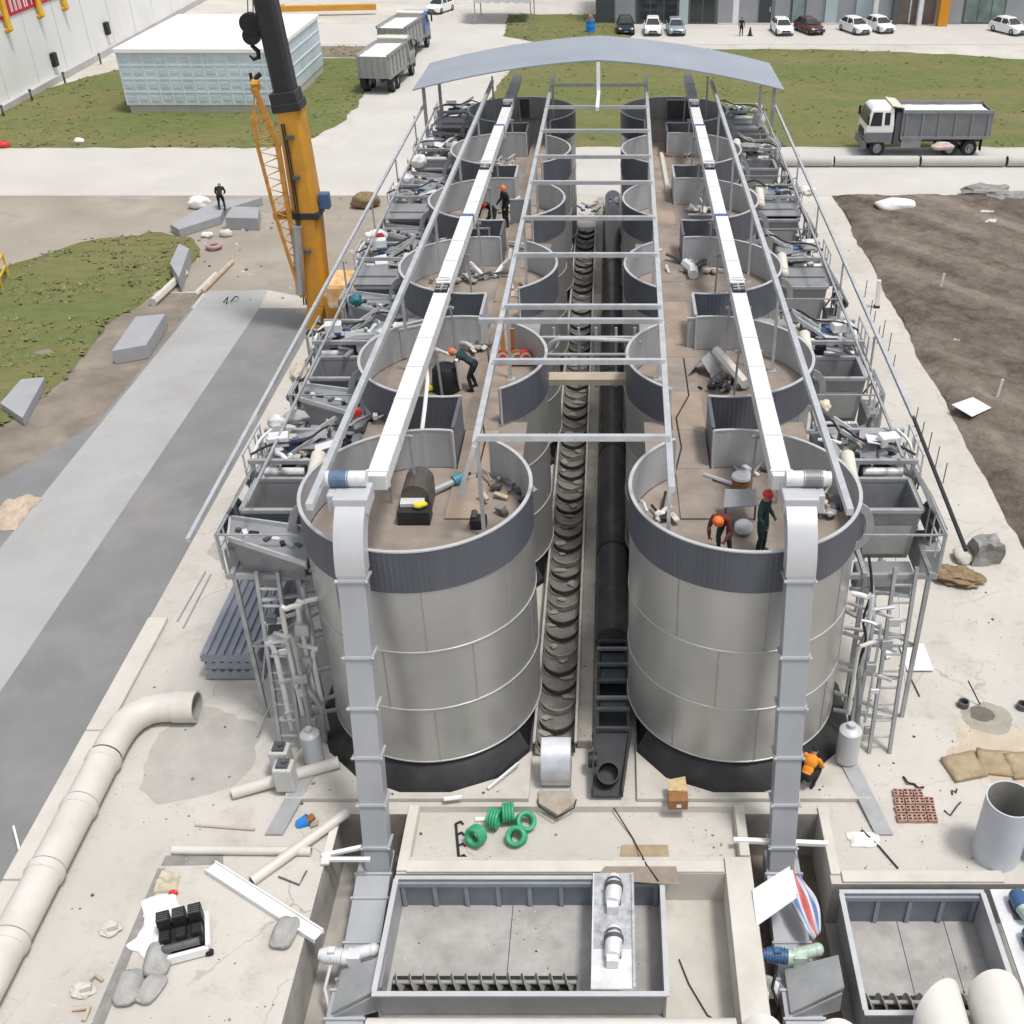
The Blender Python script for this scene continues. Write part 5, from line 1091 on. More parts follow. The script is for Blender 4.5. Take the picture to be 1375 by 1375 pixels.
rod('black cable trailing over the slab from the aisle to the brown boards', [(823, 1082, -.05), (850, 1125, -.2), (868, 1160, .09), (884, 1182, .12)], .018, rubber, 'cable', 'cable')
rod('thin crack-like wire lying in the recess right of the centre tank', [(912, 1287, -.96), (925, 1320, -.96), (950, 1362, -.96), (966, 1372, -.96)], .015, rubber, 'wire', 'wire')
rod('white short rod lying on the left plinth before the silo', [(596, 1072, .2), (620, 1069, .2)], .06, white)
rod('loose brace rod on the left plinth, white-painted', [(655, 1058, .2), (696, 1024, .3)], .05, galv)
for u, v in ((1185, 452), (1172, 440), (1168, 425), (1178, 460), (1193, 470), (1228, 572), (1236, 592), (1246, 606), (1256, 626), (1266, 648), (1161, 398), (1198, 500)):
    q = P(u, v, 0); m = MB(); m.tube([(q.x, q.y, .0), (q.x+.02, q.y, .9)], .022, 6); tag(m.build('rebar_stub', steeld), 'thin steel bar standing upright along the right apron edge', 'rebar', 'steel bars standing along the right apron')
t = thing('marker_post', 'white post with a black foot at the edge of the bare earth', 'post', P(1177, 412, 0)); q = P(1177, 412, 0); m = MB(); m.bar((q.x, q.y, .12), (q.x-.05, q.y, 1.45), .18); m.build('post', white, t); m = MB(); m.box((q.x, q.y, .061), (.26, .24, .12)); m.build('foot', black, t)
for (u, v, lab) in ((1337, 538, 'white stake standing in the earth above the diamond-shaped sheet'), (1261, 392, 'white stake standing far out in the bare earth'), (1210, 285, 'short white stake near the pale lump at the far edge of the earth')):
    q = P(u, v, 0); m = MB(); m.bar((q.x, q.y, 0.05), (q.x+.1, q.y, 1.05 if v > 300 else .6), .1, .06); tag(m.build('stake', white), lab, 'stake')
m = MB(); m.blob(P(1203, 274, .35), (1.3, .7, .4), amp=.12, flat=-.3); tag(m.build('covered_heap', whitecl, None, 'all'), 'white covered heap at the far edge of the bare earth', 'heap')
for u, v, r, lab in ((1322, 262, (1.7, .8, .45), 'grey rubble heap by the road, far right of the earth'), (1352, 268, (1.2, .7, .35), 'low rubble mound at the right edge beside the road'), (1325, 290, (.5, .35, .25), 'pale stone below the rubble heap, upper one'), (1331, 300, (.45, .3, .2), 'pale stone below the rubble heap, lower one'), (1282, 463, (.25, .2, .2), 'pale stone in the middle of the bare earth')):
    p = P(u, v, .05); p.z = r[2]*.7; m = MB(); m.blob(p, r, amp=.25, freq=2, sub=3, flat=-r[2]*.6); tag(m.build('stone' if r[0] < .6 else 'rubble_heap', rock if r[0] > .6 else concw), lab, 'stone' if r[0] < .6 else 'heap')
p = P(1322, 752, 0); m = MB(); m.box(p+Vector((0, .1, .4)), (1.0, .8, .8), rotm(rz=.1), (.92, .9)); bmesh.ops.subdivide_edges(m.bm, edges=m.bm.edges[:], cuts=6, use_grid_fill=True)
for v in m.bm.verts: v.co += Vector((noise.noise(v.co*2.2), noise.noise(v.co*2.2+Vector((9, 0, 0))), noise.noise(v.co*2.2+Vector((0, 9, 0)))))*.16
tag(m.build('stone_block', rock), 'rough grey stone block at the end of the right apron', 'stone')
m = MB(); m.blob(P(1294, 745, .15), (.35, .4, .22), amp=.15, sub=3); tag(m.build('foot_stone', concw, None, 'all'), 'pale stone weighing down the rail end beside the rough block', 'stone')
p = P(1284, 772, .18); m = MB(); m.blob(p, (.85, .5, .2), rotm(rz=-.35), amp=.22, freq=2.6, sub=4, flat=-.1); tag(m.build('straw_heap', mudb), 'brown straw-coloured heap on the right apron', 'heap')
p = P(1318, 1035, 0)
for dx, dy, rz, lab in ((-.45, .1, .25, 'tan board propped behind the upright pipe, the left one'), (.45, .25, -.15, 'tan board propped behind the upright pipe, the middle one'), (1.2, .15, .1, 'tan board propped behind the upright pipe, at the right edge')):
    m = MB(); m.box(p+Vector((dx, dy, .07)), (.95, .85, .1), rotm(rx=.05, rz=rz)); bmesh.ops.subdivide_edges(m.bm, edges=m.bm.edges[:], cuts=5, use_grid_fill=True)
    for v in m.bm.verts: v.co.z += .07*noise.noise(v.co*2.5)
    tag(m.build('tan_board', tan, None, 'all'), lab, 'board')
for u, v, lab in ((1293, 947, 'short black pipe stub set in the right concrete, left of the wet patch'), (1372, 950, 'short black pipe stub at the right picture edge')):
    q = P(u, v, 0); m = MB(); m.lathe([(.16, 0.001), (.16, .18), (.12, .18), (.12, .02), (.001, .02)], q, 16); tag(m.build('pipe_stub', steeld, None, True), lab, 'pipe stub')
def blot(c, rx, ry, mt, z, nm='stain', seed=0):
    m = MB(); pts = []
    for k in range(40):
        a = 2*PI*k/40; r = 1+.3*noise.noise(Vector((math.cos(a)*1.4, math.sin(a)*1.4, seed)))+.12*noise.noise(Vector((math.cos(a)*5, math.sin(a)*5, seed))); pts.append((c.x+rx*r*math.cos(a), c.y+ry*r*math.sin(a), z))
    m.poly(pts); return structure(m.build(nm, mt, recenter=False))
blot(P(1325, 962), .75, .6, M('damp_patch', (.33, .31, .26), .6, 0, .15, 3), .004, 'damp_patch', 3); blot(P(1318, 958), .36, .3, M('wet_patch', (.14, .13, .11), .4, 0, .2, 4), .008, 'wet_patch', 5)
blot(P(270, 1010), 1.6, 1.7, M('worn_patch', (.40, .385, .355), .9, 0, .1, 1.5, .08, 10), .004, 'worn_patch', 8)
blot(P(300, 735), .5, .6, M('worn_patch2', (.37, .35, .32), .9, 0, .15, 2), .004, 'worn_patch', 12); blot(P(1345, 1010), 1.5, 1.1, M('sandy_patch', (.5, .43, .33), .9, 0, .12, 2), .002, 'sand_patch', 15)
# slab groove at lower left, laid as flat strips of plain grey
sheet('groove', [P(212, 1165), P(222, 1165), P(140, 1375), P(122, 1375)], .005, M('groove_grey', (.25, .24, .225), .9, 0, .2, 3))
sheet('groove', [P(222, 1148), P(300, 1147), P(300, 1160), P(216, 1162)], .006, M('groove_grey', (.25, .24, .225)))
for u, v, lab in ((148, 1248, 'broken concrete lump with a timber offcut at lower left'), (112, 1330, 'half-buried concrete lump at the lower-left groove')):
    q = P(u, v, 0); m = MB(); m.blob(q+Vector((0, 0, .06)), (.26, .2, .1), amp=.2, freq=2, sub=3, flat=-.06); m.box(q+Vector((.12, -.05, .2)), (.22, .1, .12), rotm(rz=.4)); tag(m.build('concrete_lump', concw), lab, 'lump')
rod('bent timber splinters lying right of the slab groove', [(118, 1318, .05), (128, 1308, .12), (138, 1316, .05)], .035, woodp, 'timber', 'timber'); rod('bent timber piece at the bottom end of the slab groove', [(98, 1354, .05), (120, 1352, .1), (112, 1370, .05)], .05, woodp, 'timber', 'timber')
rod('white stake lying on the asphalt at the left edge', [(18, 1108, .3), (26, 1140, .03)], .03, white, 'stake', 'stake')
rod('thin bent steel strip on the slab between beam and pit', [(374, 1176, .04), (402, 1187, .04), (408, 1175, .04), (412, 1168, .04)], .02, steeld, 'strip', 'strip')
rod('long flat steel strip standing at the left ladder foot', [(345, 988, .05), (372, 925, .9)], .03, galvd, 'strip', 'strip')
# rubble crumbs
m = MB(); random.seed(21)
def crumbs(x0, x1, y0, y1, z, n, smin=.012, smax=.05):
    for k in range(n):
        x, y = random.uniform(x0, x1), random.uniform(y0, y1)
        if noise.noise(Vector((x*.7, y*.7, 4))) < .02: continue
        s = random.uniform(smin, smax)*random.random(); s = max(s, smin); m.mi = random.choice((0, 0, 1, 2))
        m.box((x, y, z+s*.3), (s*2*random.uniform(.5, 1.4), s*2, s), rotm(rz=random.random()*3, rx=random.uniform(-.3, .3)), (.6, .6))
crumbs(-13, -7.2, 12, 24, 0, 420); crumbs(-4.9, 3, 18, 19.5, -.22, 130); crumbs(5.6, 13, 17.6, 32, 0, 600); crumbs(-8.2, -2.1, 19.75, 20.3, .14, 60); crumbs(.6, 6.5, 19.75, 20.2, .14, 60); crumbs(-1.0, -.5, 21.7, 55, .3, 220, .01, .04); crumbs(-5, 1, 15.2, 17.1, -.93, 150, .01, .035); crumbs(5.6, 8.6, 14.5, 16.8, -1.08, 70, .01, .03)
crumbs(8.5, 13.9, 32, 69, 0, 260, .02, .06); crumbs(-14.4, -9, 24, 52, 0, 240, .02, .06); crumbs(-24, -12, 53, 70, 0, 350, .03, .16)
tag(m.build('rubble', [concw, M('crumb_dark', (.09, .08, .07), .9), M('crumb_brown', (.28, .2, .13), .9)], recenter=False), 'scattered concrete crumbs and dirt specks on the yard', 'rubble', kind='stuff')
# ------------------------------------------------------------------ on the silo roofs
PEOPLE = []
def on(u, v, z=ZF+.005): return P(u, v, z)
person('orange-helmeted worker leaning over on the second silo of the left row', on(634, 522), 1.45, 'bend', jgreen, jblack, orange)
person('red-helmeted worker in black on the left row, left of a pair', on(661, 309), 2.6, 'bend', jblack, jblack, redp)
person('orange-helmeted worker in black on the left row, right of a pair', on(680, 303), 2.2, 'stand', jblack, jblack, orange)
person('orange-helmeted worker bending by the front parapet of the right front silo', on(971, 741), 2.7, 'bend', M('dark_red_vest', (.12, .02, .02), .8), jgreen, orange)
person('red-helmeted worker in dark green standing on the right front silo', on(1021, 741), -2.2, 'stand', jgreen, jgreen, redp, height=1.8)
person('worker in yellow-orange vest crouching under the right front silo', P(1083, 1052, .145), -.6, 'crouch', jorange, jblack, None)
person('person in black bending forward on a grey slab beyond the crane', P(299, 281, .45), .2, 'bend', jblack, jblack, None, height=1.85)
person('person in black standing before the grey building at the top', P(995, 47, .014), PI, 'stand', jblack, jblack, None, height=1.8)
t = thing('black_drum', 'black covered machine standing before the bending worker on the left row', 'machine', on(600, 522)); q = on(600, 522); m = MB(); m.lathe([(.001, 0), (.42, 0), (.45, .15), (.40, .7), (.3, .82), (.001, .86)], q, 14); m.build('cover', M('black_cover', (.012, .012, .014), .6, 0, .3, 4), t, True); m = MB(); m.blob(q+Vector((-.5, -.1, .12)), (.16, .13, .12), amp=.15); m.build('yellow_bag', ybag, t, 'all')
t = thing('black_drum', 'small black motor base at the foot of the inner post on the left front silo', 'machine', on(646, 700)); q = on(643, 706); m = MB(); m.box(q+Vector((0, 0, .15)), (.42, .34, .3)); m.build('case', black, t, bevel=.05); m = MB(); m.tube([q+Vector((-.1, -.1, .3)), q+Vector((-.1, .15, .36))], .08, 10); m.build('knob', steeld, t, True)
# dark machine with rounded hood next to the left elevator
p = on(560, 690); t = thing('drive_unit', 'dark brown hooded drive unit with yellow sponge on it, on the left front silo', 'machine', p)
m = MB(); pr = [(-.36, 0), (-.36, .55)]+[(-.36*math.cos(PI*k/8), .55+.34*math.sin(PI*k/8)) for k in range(1, 8)]+[(.36, .55), (.36, 0)]
m.prism([p+Vector((x, .95, z)) for x, z in pr], (0, -.95, 0)); m.build('hood', M('hood_brown_grey', (.085, .075, .068), .5, .1, .15, 3), t, bevel=.02)
m = MB(); m.box(p+Vector((0, -.25, .2)), (.82, .5, .4)); m.build('base_box', black, t, bevel=.02); m = MB(); m.box(p+Vector((-.05, -.12, .46)), (.6, .3, .1), rotm(rz=.05)); m.build('paper_pad', whiteplate, t)
m = MB(); m.blob(p+Vector((.17, -.3, .5)), (.18, .1, .09), rotm(rz=.35), amp=.08); m.build('sponge', ybag, t, 'all')
p = on(603, 655); t = thing('hand_tool', 'grey and teal power tool lying on the roof of the left front silo', 'tool', p); m = MB(); m.tube([p+Vector((-.4, -.3, .1)), p+Vector((.15, .15, .14))], [.12, .09], 12); m.build('handle', steelm, t, True); m = MB(); m.tube([p+Vector((.12, .12, .16)), p+Vector((.34, .28, .2))], [.15, .15], 14); m.build('motor_head', M('teal_tool', (.06, .28, .36), .4), t, True); m = MB(); m.tube([p+Vector((.33, .27, .2)), p+Vector((.55, .4, .24))], [.06, .04], 8); m.build('tip', rubber, t, True)
def junk(lab, u, v, w_, d_, n, mts, z=ZF+.01, name='junk_pile', cat='pile', h=.3):
    p = P(u, v, z); t = thing(name, lab, cat, p)
    for k in range(4 if h > .5 else 0):
        m = MB(); q = p+Vector((random.gauss(0, w_/2.6), random.gauss(0, d_/2.6), random.uniform(.1, h))); m.box(q, (random.uniform(.5, 1.1), random.uniform(.35, .7), .03), rotm(random.uniform(-.25, .25), random.uniform(-.25, .25), random.choice((0, 1.57))+random.uniform(-.3, .3))); m.build('loose_plate', random.choice((steelg, steelm, steelg, galvd, convw)), t)
    for k in range(n):
        m = MB(); q = p+Vector((random.gauss(0, w_/3), random.gauss(0, d_/3), random.uniform(.04, h*.6))); ch = random.random()
        if ch < .3: m.blob(q, (random.uniform(.08, .2), random.uniform(.08, .2), random.uniform(.05, .14)), amp=.18, sub=2); nm = 'lump'
        elif ch < .62: m.box(q, (random.uniform(.12, .5), random.uniform(.08, .26), random.uniform(.03, .15)), rotm(random.uniform(-.4, .4), random.uniform(-.4, .4), random.random()*3)); nm = 'offcut'
        else: a = random.random()*PI; dv = Vector((math.cos(a), math.sin(a), random.uniform(-.05, .3)))*random.uniform(.3, .9); m.tube([q, q+dv*.5+Vector((0, 0, random.uniform(0, .12))), q+dv], random.uniform(.025, .07), 8); nm = 'tube_piece'
        m.build(nm, random.choice(mts), t)
    return t
random.seed(5)
junk('dark and pale scrap heaped against the front parapet of the left front silo', 675, 665, .9, 1.1, 16, (steeld, rock, woodp)); junk('scrap heap beside the bending worker on the left row', 645, 470, .9, .6, 16, (rock, concw, steeld)); junk('rubble and cloth heap below the white curved tubes on the left row', 625, 375, 1.3, 1.1, 26, (rock, steeld, concw)); junk('pale rubble behind the red-helmeted pair on the left row', 690, 283, .9, .7, 16, (concw, rock)); junk('white and grey scrap near the far end of the left row', 670, 222, 1.0, .6, 12, (concw, galvd))
junk('white scrap and a kettle-like vessel near the back wall of the right front silo', 1012, 632, .9, .5, 8, (motw, rock, woodp)); junk('white and dark scrap in the inner corner of the right front silo', 885, 695, .7, .4, 12, (motw, black, concw)); junk('dark folded scrap on the second silo of the right row', 975, 520, 1.2, .7, 16, (black, steeld, rock)); junk('scrap and sheets on the third silo of the right row', 935, 362, 1.4, 1.0, 20, (rock, concw, steeld)); junk('rust-brown and white scrap on the fifth silo of the right row', 935, 208, 1.3, .8, 16, (brown, concw, rock)); junk('white scrap piled by the wall on the fourth silo of the right row', 940, 284, 1.3, .5, 14, (concw, galvd, motw)); junk('blue and white scrap at the far end of the aisle, on the trough', 797, 282, .9, 1.0, 14, (motb, concw, woodp), .5); junk('blue scrap on the far end of the black aisle pipe', 826, 272, .7, .8, 8, (motb, rock), .9)
rod('white curved tube rising right from the rubble on the left row', [(664, 370, ZF+.1), (674, 356, ZF+.3), (684, 346, ZF+.6), (686, 333, ZF+.9)], .08, white, 'curved_tube', 'tube'); rod('white curved tube lying left of the rising one on the left row', [(632, 352, ZF+.3), (642, 362, ZF+.15), (652, 372, ZF+.1)], .08, white, 'curved_tube', 'tube'); rod('white tube angled down from the overhead conveyor to the bending worker', [(572, 462, 8.0), (600, 474, 7.4), (638, 484, 7.2)], .055, white, 'tube', 'tube'); rod('thin white tube standing before the bending worker', [(613, 482, 7.6), (618, 520, ZF+.1)], .05, white, 'tube', 'tube'); rod('long white tube hanging from the overhead conveyor hatch on the left row', [(571, 478, 8.2), (574, 510, 8.0), (570, 550, 7.6), (565, 590, 7.0)], .06, white, 'tube', 'tube')
rod('thick cream tube lying slantwise on the second silo of the right row', [(962, 470, ZF+.45), (1001, 515, ZF+.25)], .17, pvcw, 'tube', 'tube'); rod('white plank-like bar along the walkway at the far right row', [(888, 206, ZF+.1), (897, 256, ZF+.1)], .12, pvcw, 'bar', 'bar'); rod('pale bar lying slantwise across the roof of the right front silo', [(945, 636, ZF+.08), (1006, 656, ZF+.08)], .06, galv, 'bar', 'bar'); rod('white bent pipe piece by the wall of the third silo in the right row', [(920, 352, ZF+.3), (930, 360, ZF+.25), (931, 368, ZF+.2)], .2, motw, 'pipe_elbow', 'pipe')
t = thing('folded_sheet', 'blue-grey ridge sheet folded like a roof on the second silo of the right row', 'sheet', on(945, 505)); q = on(945, 505); m = MB(); m.prism([q+Vector((-.55, -.1, .02)), q+Vector((-.1, .15, .5)), q+Vector((.2, .75, .5)), q+Vector((-.3, .6, .02))], (0, 0, .02)); m.build('left_leaf', sheetm, t); m = MB(); m.prism([q+Vector((-.1, .15, .5)), q+Vector((.25, -.15, .02)), q+Vector((.62, .4, .02)), q+Vector((.2, .75, .5))], (0, 0, .02)); m.build('right_leaf', steelm, t)
t = thing('wheelbarrow_tray', 'grey sheet tray and white bucket between the two workers on the right front silo', 'tray', on(995, 700)); q = on(995, 700); m = MB(); m.prism([q+Vector((-.5, -.2, .55)), q+Vector((.4, -.1, .55)), q+Vector((.4, .5, .65)), q+Vector((-.4, .5, .65))], (0, 0, .03)); m.build('tray', steelg, t); m = MB(); m.blob(q+Vector((.0, -.55, .22)), (.24, .2, .22), amp=.06); m.build('bucket', motw, t, 'all')
for sx in (-.4, .35): m = MB(); m.bar(q+Vector((sx, .1, 0)), q+Vector((sx, .1, .56)), .05); m.build('leg', steeld, t)
p = on(995, 655); m = MB(); m.lathe([(.001, 0), (.24, 0), (.26, .3), (.001, .33)], p, 16); m.mi = 1; m.lathe([(.16, .34), (.28, .36), (.26, .42), (.1, .46), (.001, .46)], p, 16); tag(m.build('paint_pail', [brown, motw], None, True), 'rusty brown pail with white rim on the roof of the right front silo', 'pail')
for i, u in enumerate((675, 694, 706)):
    p = on(u, 488, ZF+.02); m = MB(); m.lathe([(.001, -.12), (.24, -.12), (.24, .12), (.001, .12)], p+Vector((0, 0, .25)), 18, axis=(.2, -1, .15)); m.mi = 1; m.lathe([(.12, -.13), (.2, -.13), (.2, -.125)], p+Vector((0, 0, .25)), 18, axis=(-.2, 1, -.15)); tag(m.build('cable_drum', [redp if i != 1 else brown, woodp], None, True), ['red cable drum beside the inner post of the left row, leftmost', 'brown cable drum between two red ones on the left row', 'red cable drum on the left row, right of the brown one'][i], 'drum')
for a, b, lab in (((673, 440), (678, 488), 'orange-brown plank standing by the inner post, left one'), ((687, 440), (690, 482), 'orange-brown plank standing by the inner post, right one')):
    m = MB(); m.bar(on(a[0], a[1], ZF+1.3), on(b[0], b[1], ZF+.05), .16, .04); tag(m.build('plank', M('orange_plank', (.50, .24, .09), .8, 0, .15, 4)), lab, 'plank')
# loose things out on the machine platforms
for u, v, z, r, mt, lab, nm in ((478, 402, 6.9, (.3, .28, .3), teal, 'dark teal drum on a left platform in front of the crane cab', 'drum'), (402, 500, 6.3, (.35, .65, .28), beige, 'beige cloth bundle on the left platform beside the second silo', 'cloth_bundle'), (397, 560, 6.6, (.5, .35, .28), sackg, 'grey sack slumped on the left front platform', 'sack'), (372, 566, 6.6, (.35, .3, .3), motw, 'white plastic bag on the left front platform', 'bag'), (1107, 545, 6.9, (.22, .3, .25), M('cream_sack', (.62, .56, .44), .8, 0, .08, 4), 'cream sack on the right platform above the silo rim', 'sack'), (1085, 255, 6.7, (.5, .5, .3), whitecl, 'white bag on a platform far down the right row', 'bag'), (560, 215, 6.7, (.6, .5, .4), whitecl, 'white bag on a platform far down the left row', 'bag'), (545, 240, 6.7, (.5, .45, .35), motw, 'white drum lying below the white bag on the left platforms', 'drum'), (1020, 160, 7.2, (.45, .4, .45), motw, 'white round cover at the far end of the right platforms', 'cover'), (505, 315, 6.5, (.6, .4, .3), whitecl, 'white crumpled bag with a red box on the left platforms', 'bag')):
    m = MB(); m.blob(P(u, v, z), (r[0]*.75, r[1]*.75, r[2]*.75), amp=.22, freq=2.0); tag(m.build(nm, mt, None, 'all'), lab, 'bag' if nm == 'bag' else nm.replace('_', ' '))
for u, v, z, lab in ((510, 316, 7.0, 'small red box on the white bag of the left platforms'), (478, 553, 6.9, 'small red cap beside the left front silo rim')):
    m = MB(); m.box(P(u, v, z), (.3, .25, .22), rotm(rz=.4)); bmesh.ops.bevel(m.bm, geom=m.bm.edges[:], offset=.04, segments=2, affect='EDGES'); tag(m.build('red_box', redp), lab, 'box')
random.seed(77)
for u, v, w_, d_, n_, lab in ((560, 395, 1.2, 1.0, 12, 'grey scrap left of the conveyor on the third silo of the left row'), (700, 395, .6, .8, 8, 'small timber scrap by the aisle on the third silo of the left row'), (610, 320, 1.2, .9, 12, 'mixed scrap left of the conveyor on the fourth silo of the left row'), (1040, 470, .9, 1.0, 10, 'pale scrap right of the conveyor on the second silo of the right row'), (1010, 345, 1.0, .9, 12, 'mixed scrap right of the conveyor on the third silo of the right row'), (985, 262, 1.0, .8, 10, 'mixed scrap right of the conveyor on the fourth silo of the right row'), (715, 340, .6, .7, 8, 'brown scrap by the aisle on the fourth silo of the left row'), (865, 350, .6, .7, 8, 'white scrap by the aisle on the fourth silo of the right row'), (520, 560, .7, .6, 8, 'small scrap left of the conveyor on the left front silo'), (1110, 680, .5, 1.2, 12, 'white and black parts behind the elevator on the right front silo')):
    junk(lab, u, v, w_, d_, n_, (steeld, concw, woodp, galvd, motw))
for row, xc_, y_, lab in (('left', P(662, 312, 7).x, Y0S+3*PITCHS-R-.12, 'white tube frame hung on the dark parapet below the red-helmeted pair'),):
    t = thing('hung_frame', lab, 'frame', (xc_, y_, 6.4))
    for dx in (-.45, 0, .45): m = MB(); m.bar((xc_+dx-.6, y_, 6.4), (xc_+dx-.6, y_, 7.2), .06); m.build('upright', galv, t)
    m = MB(); m.bar((xc_-1.1, y_, 7.2), (xc_-.1, y_, 7.2), .06); m.build('top_bar', galv, t)
for u, v, w_, rz, mt, lab in ((945, 466, 1.15, .06, inner, 'pale grey upright panel beside the walkway on the second silo of the right row'), (560, 478, 1.0, .5, inner, 'pale grey upright panel left of the conveyor on the second silo of the left row'), (700, 300, .9, .1, steelg, 'grey upright panel by the aisle on the fourth silo of the left row'), (945, 322, 1.3, -.05, steelg, 'grey upright panel beside the walkway on the third silo of the right row'), (915, 160, 1.6, .0, steeld, 'dark upright panel under the canopy on the right row'), (690, 158, 1.8, .0, steeld, 'dark upright panel under the canopy on the left row')):
    q = on(u, v); t = thing('partition', lab, 'panel', q); m = MB(); m.box(q+Vector((0, 0, .55)), (w_, .05, 1.0), rotm(rz=rz)); m.build('panel', mt, t); m = MB(); m.box(q+Vector((0, 0, 1.07)), (w_+.06, .08, .05), rotm(rz=rz)); m.build('top_edge', rimw, t)
    for sx in (-1, 1): m = MB(); m.bar(q+rotm(rz=rz) @ Vector((sx*w_*.4, .03, 1.0)), q+rotm(rz=rz) @ Vector((sx*w_*.4, .5, .02)), .05); m.build('prop', galvd, t)
rod('loose black cable curling over the walkway of the right row', [(905, 640, ZF+.06), (915, 600, ZF+.06), (908, 560, ZF+.07), (925, 530, ZF+.06), (918, 480, ZF+.06)], .022, rubber, 'cable', 'cable'); rod('loose black cable curling over the walkway of the left row', [(640, 640, ZF+.06), (652, 590, ZF+.06), (645, 545, ZF+.07), (660, 510, ZF+.06), (655, 470, ZF+.06)], .022, rubber, 'cable', 'cable')
random.seed(11)
for row, xo, sg in (('left', -9.3, -1), ('right', 7.9, 1)):
    for i in range(6):
        y = Y0S+i*PITCHS
        for k, (dy, nm) in enumerate(((3.3, 'front'), (5.7, 'rear'))):
            q = Vector((xo-sg*random.uniform(.3, 1.0), y+dy, 6.4)) if k == 0 else Vector((xo-sg*random.uniform(.8, 1.6), y+dy-.6, 5.7))
            mts = random.sample((steeld, motw, galvd, rock, black, beige, concw), 4)
            o = junk(f'mixed tools and hoses heaped {"on the machinery" if k == 0 else "behind the machinery"} outside the {ORD[i]} silo of the {row} row', 0, 0, 1.4, 1.2, 14, mts, 0, h=.6)
            # shift the heap to the platform
            o.location = q
            if k:  # a board deck carries the rear heap
                b = MB(); b.box(q+Vector((0, 0, -.04)), (1.9, 1.7, .06)); b.bar(q+Vector((.8*sg, -.7, -.06)), (q.x+.8*sg, q.y-.7, .002), .07); b.bar(q+Vector((.8*sg, .7, -.06)), (q.x+.8*sg, q.y+.7, .002), .07); b.bar(q+Vector((-.9*sg, 0, -.1)), q+Vector((-1.4*sg, 0, -.5)), .07)
                tag(b.build('staging_board', steelg), f'grey staging board on legs between platforms behind the {ORD[i]} silo of the {row} row', 'staging')
# outer handrail hose on the right
# ------------------------------------------------------------------ crane boom
bx0 = P(424, 432, 0); YC = 50.0
t = thing('crane', 'yellow mobile crane boom with black upper section rising to the top edge', 'crane', (-14.2, YC, 0))
def CB(u, v):  # point of the boom's plane y = YC
    dx = (u-823)/FOC; dy = (v-687)/FOC; k = YC/(CP-dy*SP); return Vector((dx*k, YC, CAM_H-k*(SP+dy*CP)))
def boxsec(m, a, b, wa, wb, da, db):
    vs = []
    for p, w_, d_ in ((a, wa, da), (b, wb, db)):
        pts = [(-w_/2, -d_/2*.6), (-w_/2*.7, -d_/2), (w_/2*.7, -d_/2), (w_/2, -d_/2*.6), (w_/2, d_/2), (-w_/2, d_/2)]; vs.append([m.bm.verts.new(p+Vector((x, y, 0))) for x, y in pts])
    for k in range(6): m.face([vs[0][k], vs[0][(k+1) % 6], vs[1][(k+1) % 6], vs[1][k]])
    m.face(vs[0][::-1]); m.face(vs[1])
m = MB(); boxsec(m, CB(428, 405), CB(413, 285), 1.0, 1.15, 1.1, 1.2); boxsec(m, CB(413, 285), CB(388, 135), 1.2, 1.05, 1.2, 1.15); m.build('lower_boom', yellow, t, bevel=.03)
m = MB(); m.box(CB(412, 284), (1.35, 1.3, .3)); m.build('boom_collar', M('crane_black', (.03, .03, .032), .45, 0, .2, 2), t, bevel=.04); m = MB(); m.box(CB(388, 140), (1.25, 1.25, .35), rotm(ry=-.12)); m.box(CB(384, 128), (1.15, 1.2, .5), rotm(ry=-.12)); m.build('boom_collar', M('crane_black', (.03, .03, .032), .45, 0, .2, 2), t, bevel=.04)
m = MB(); boxsec(m, CB(385, 130), CB(352, -20), .92, .9, .95, .9); boxsec(m, CB(352, -20), CB(335, -120), .7, .68, .75, .7); m.build('upper_boom', M('crane_black', (.03, .03, .032)), t, bevel=.03)
m = MB(); boxsec(m, CB(428, 405), CB(421, 440), 1.0, .9, 1.1, 1.0); m.build('boom_foot', yellow, t, bevel=.05); m = MB(); m.bx(-13.3, -10.9, 47.6, 50.6, 1.15, 2.5); m.build('slew_house', yellow, t, bevel=.1); m = MB(); m.bx(-12.9, -10.8, 46.6, 48.6, 2.2, 3.4); m.build('operator_cab', obag, t, bevel=.2)
m = MB(); m.bx(-13.4, -10.8, 46.5, 57, .75, 1.12); m.build('carrier', M('crane_black', (.03, .03, .032)), t, bevel=.05)
for yy in (48, 52, 55.5):
    for sx in (-13.1, -11.1):
        m = MB(); m.lathe([(.25, -.16), (.5, -.17), (.55, -.1), (.55, .1), (.5, .17), (.25, .16)], (sx, yy, .55), 20, axis=(1, 0, 0)); wh = m.build('wheel', tyre, t, True); m = MB(); m.lathe([(.001, -.12), (.26, -.12), (.26, .12), (.001, .12)], (sx, yy, .55), 16, axis=(1, 0, 0)); m.build('rim', yellowd, wh, True)
m = MB(); a, b = CB(416, 385)+Vector((-.25, -.75, 0)), CB(407, 295)+Vector((-.1, -.8, 0)); m.tube([a, b], .24, 14); m.build('lift_cylinder', M('cylinder_silver', (.45, .47, .50), .3, .6, .1, 3), t, True)
for q, (u0, u1, u2) in enumerate(((402, 420, 398), (399, 417, 395))):
    m = MB(); m.tube(spline([CB(u1-4, 400)+Vector((0, -.75, 0)), CB(u0+6, 300)+Vector((0, -.72, 0)), CB(u0-4, 225)+Vector((0, -.7, 0)), CB(u2-12, 160)+Vector((0, -.68, 0))]), .035, 8); m.build('hydraulic_hose', rubber, t, True)
for v in (330, 232, 178):
    u = 428-(405-v)*.148; m = MB(); m.box(CB(u, v)+Vector((0, -.68, 0)), (.34, .12, .16)); m.build('hose_clamp', steeld, t)
m = MB(); m.box(CB(420, 268)+Vector((.55, 0, 0)), (.45, .5, .7)); m.build('valve_box', motb, t, bevel=.04)
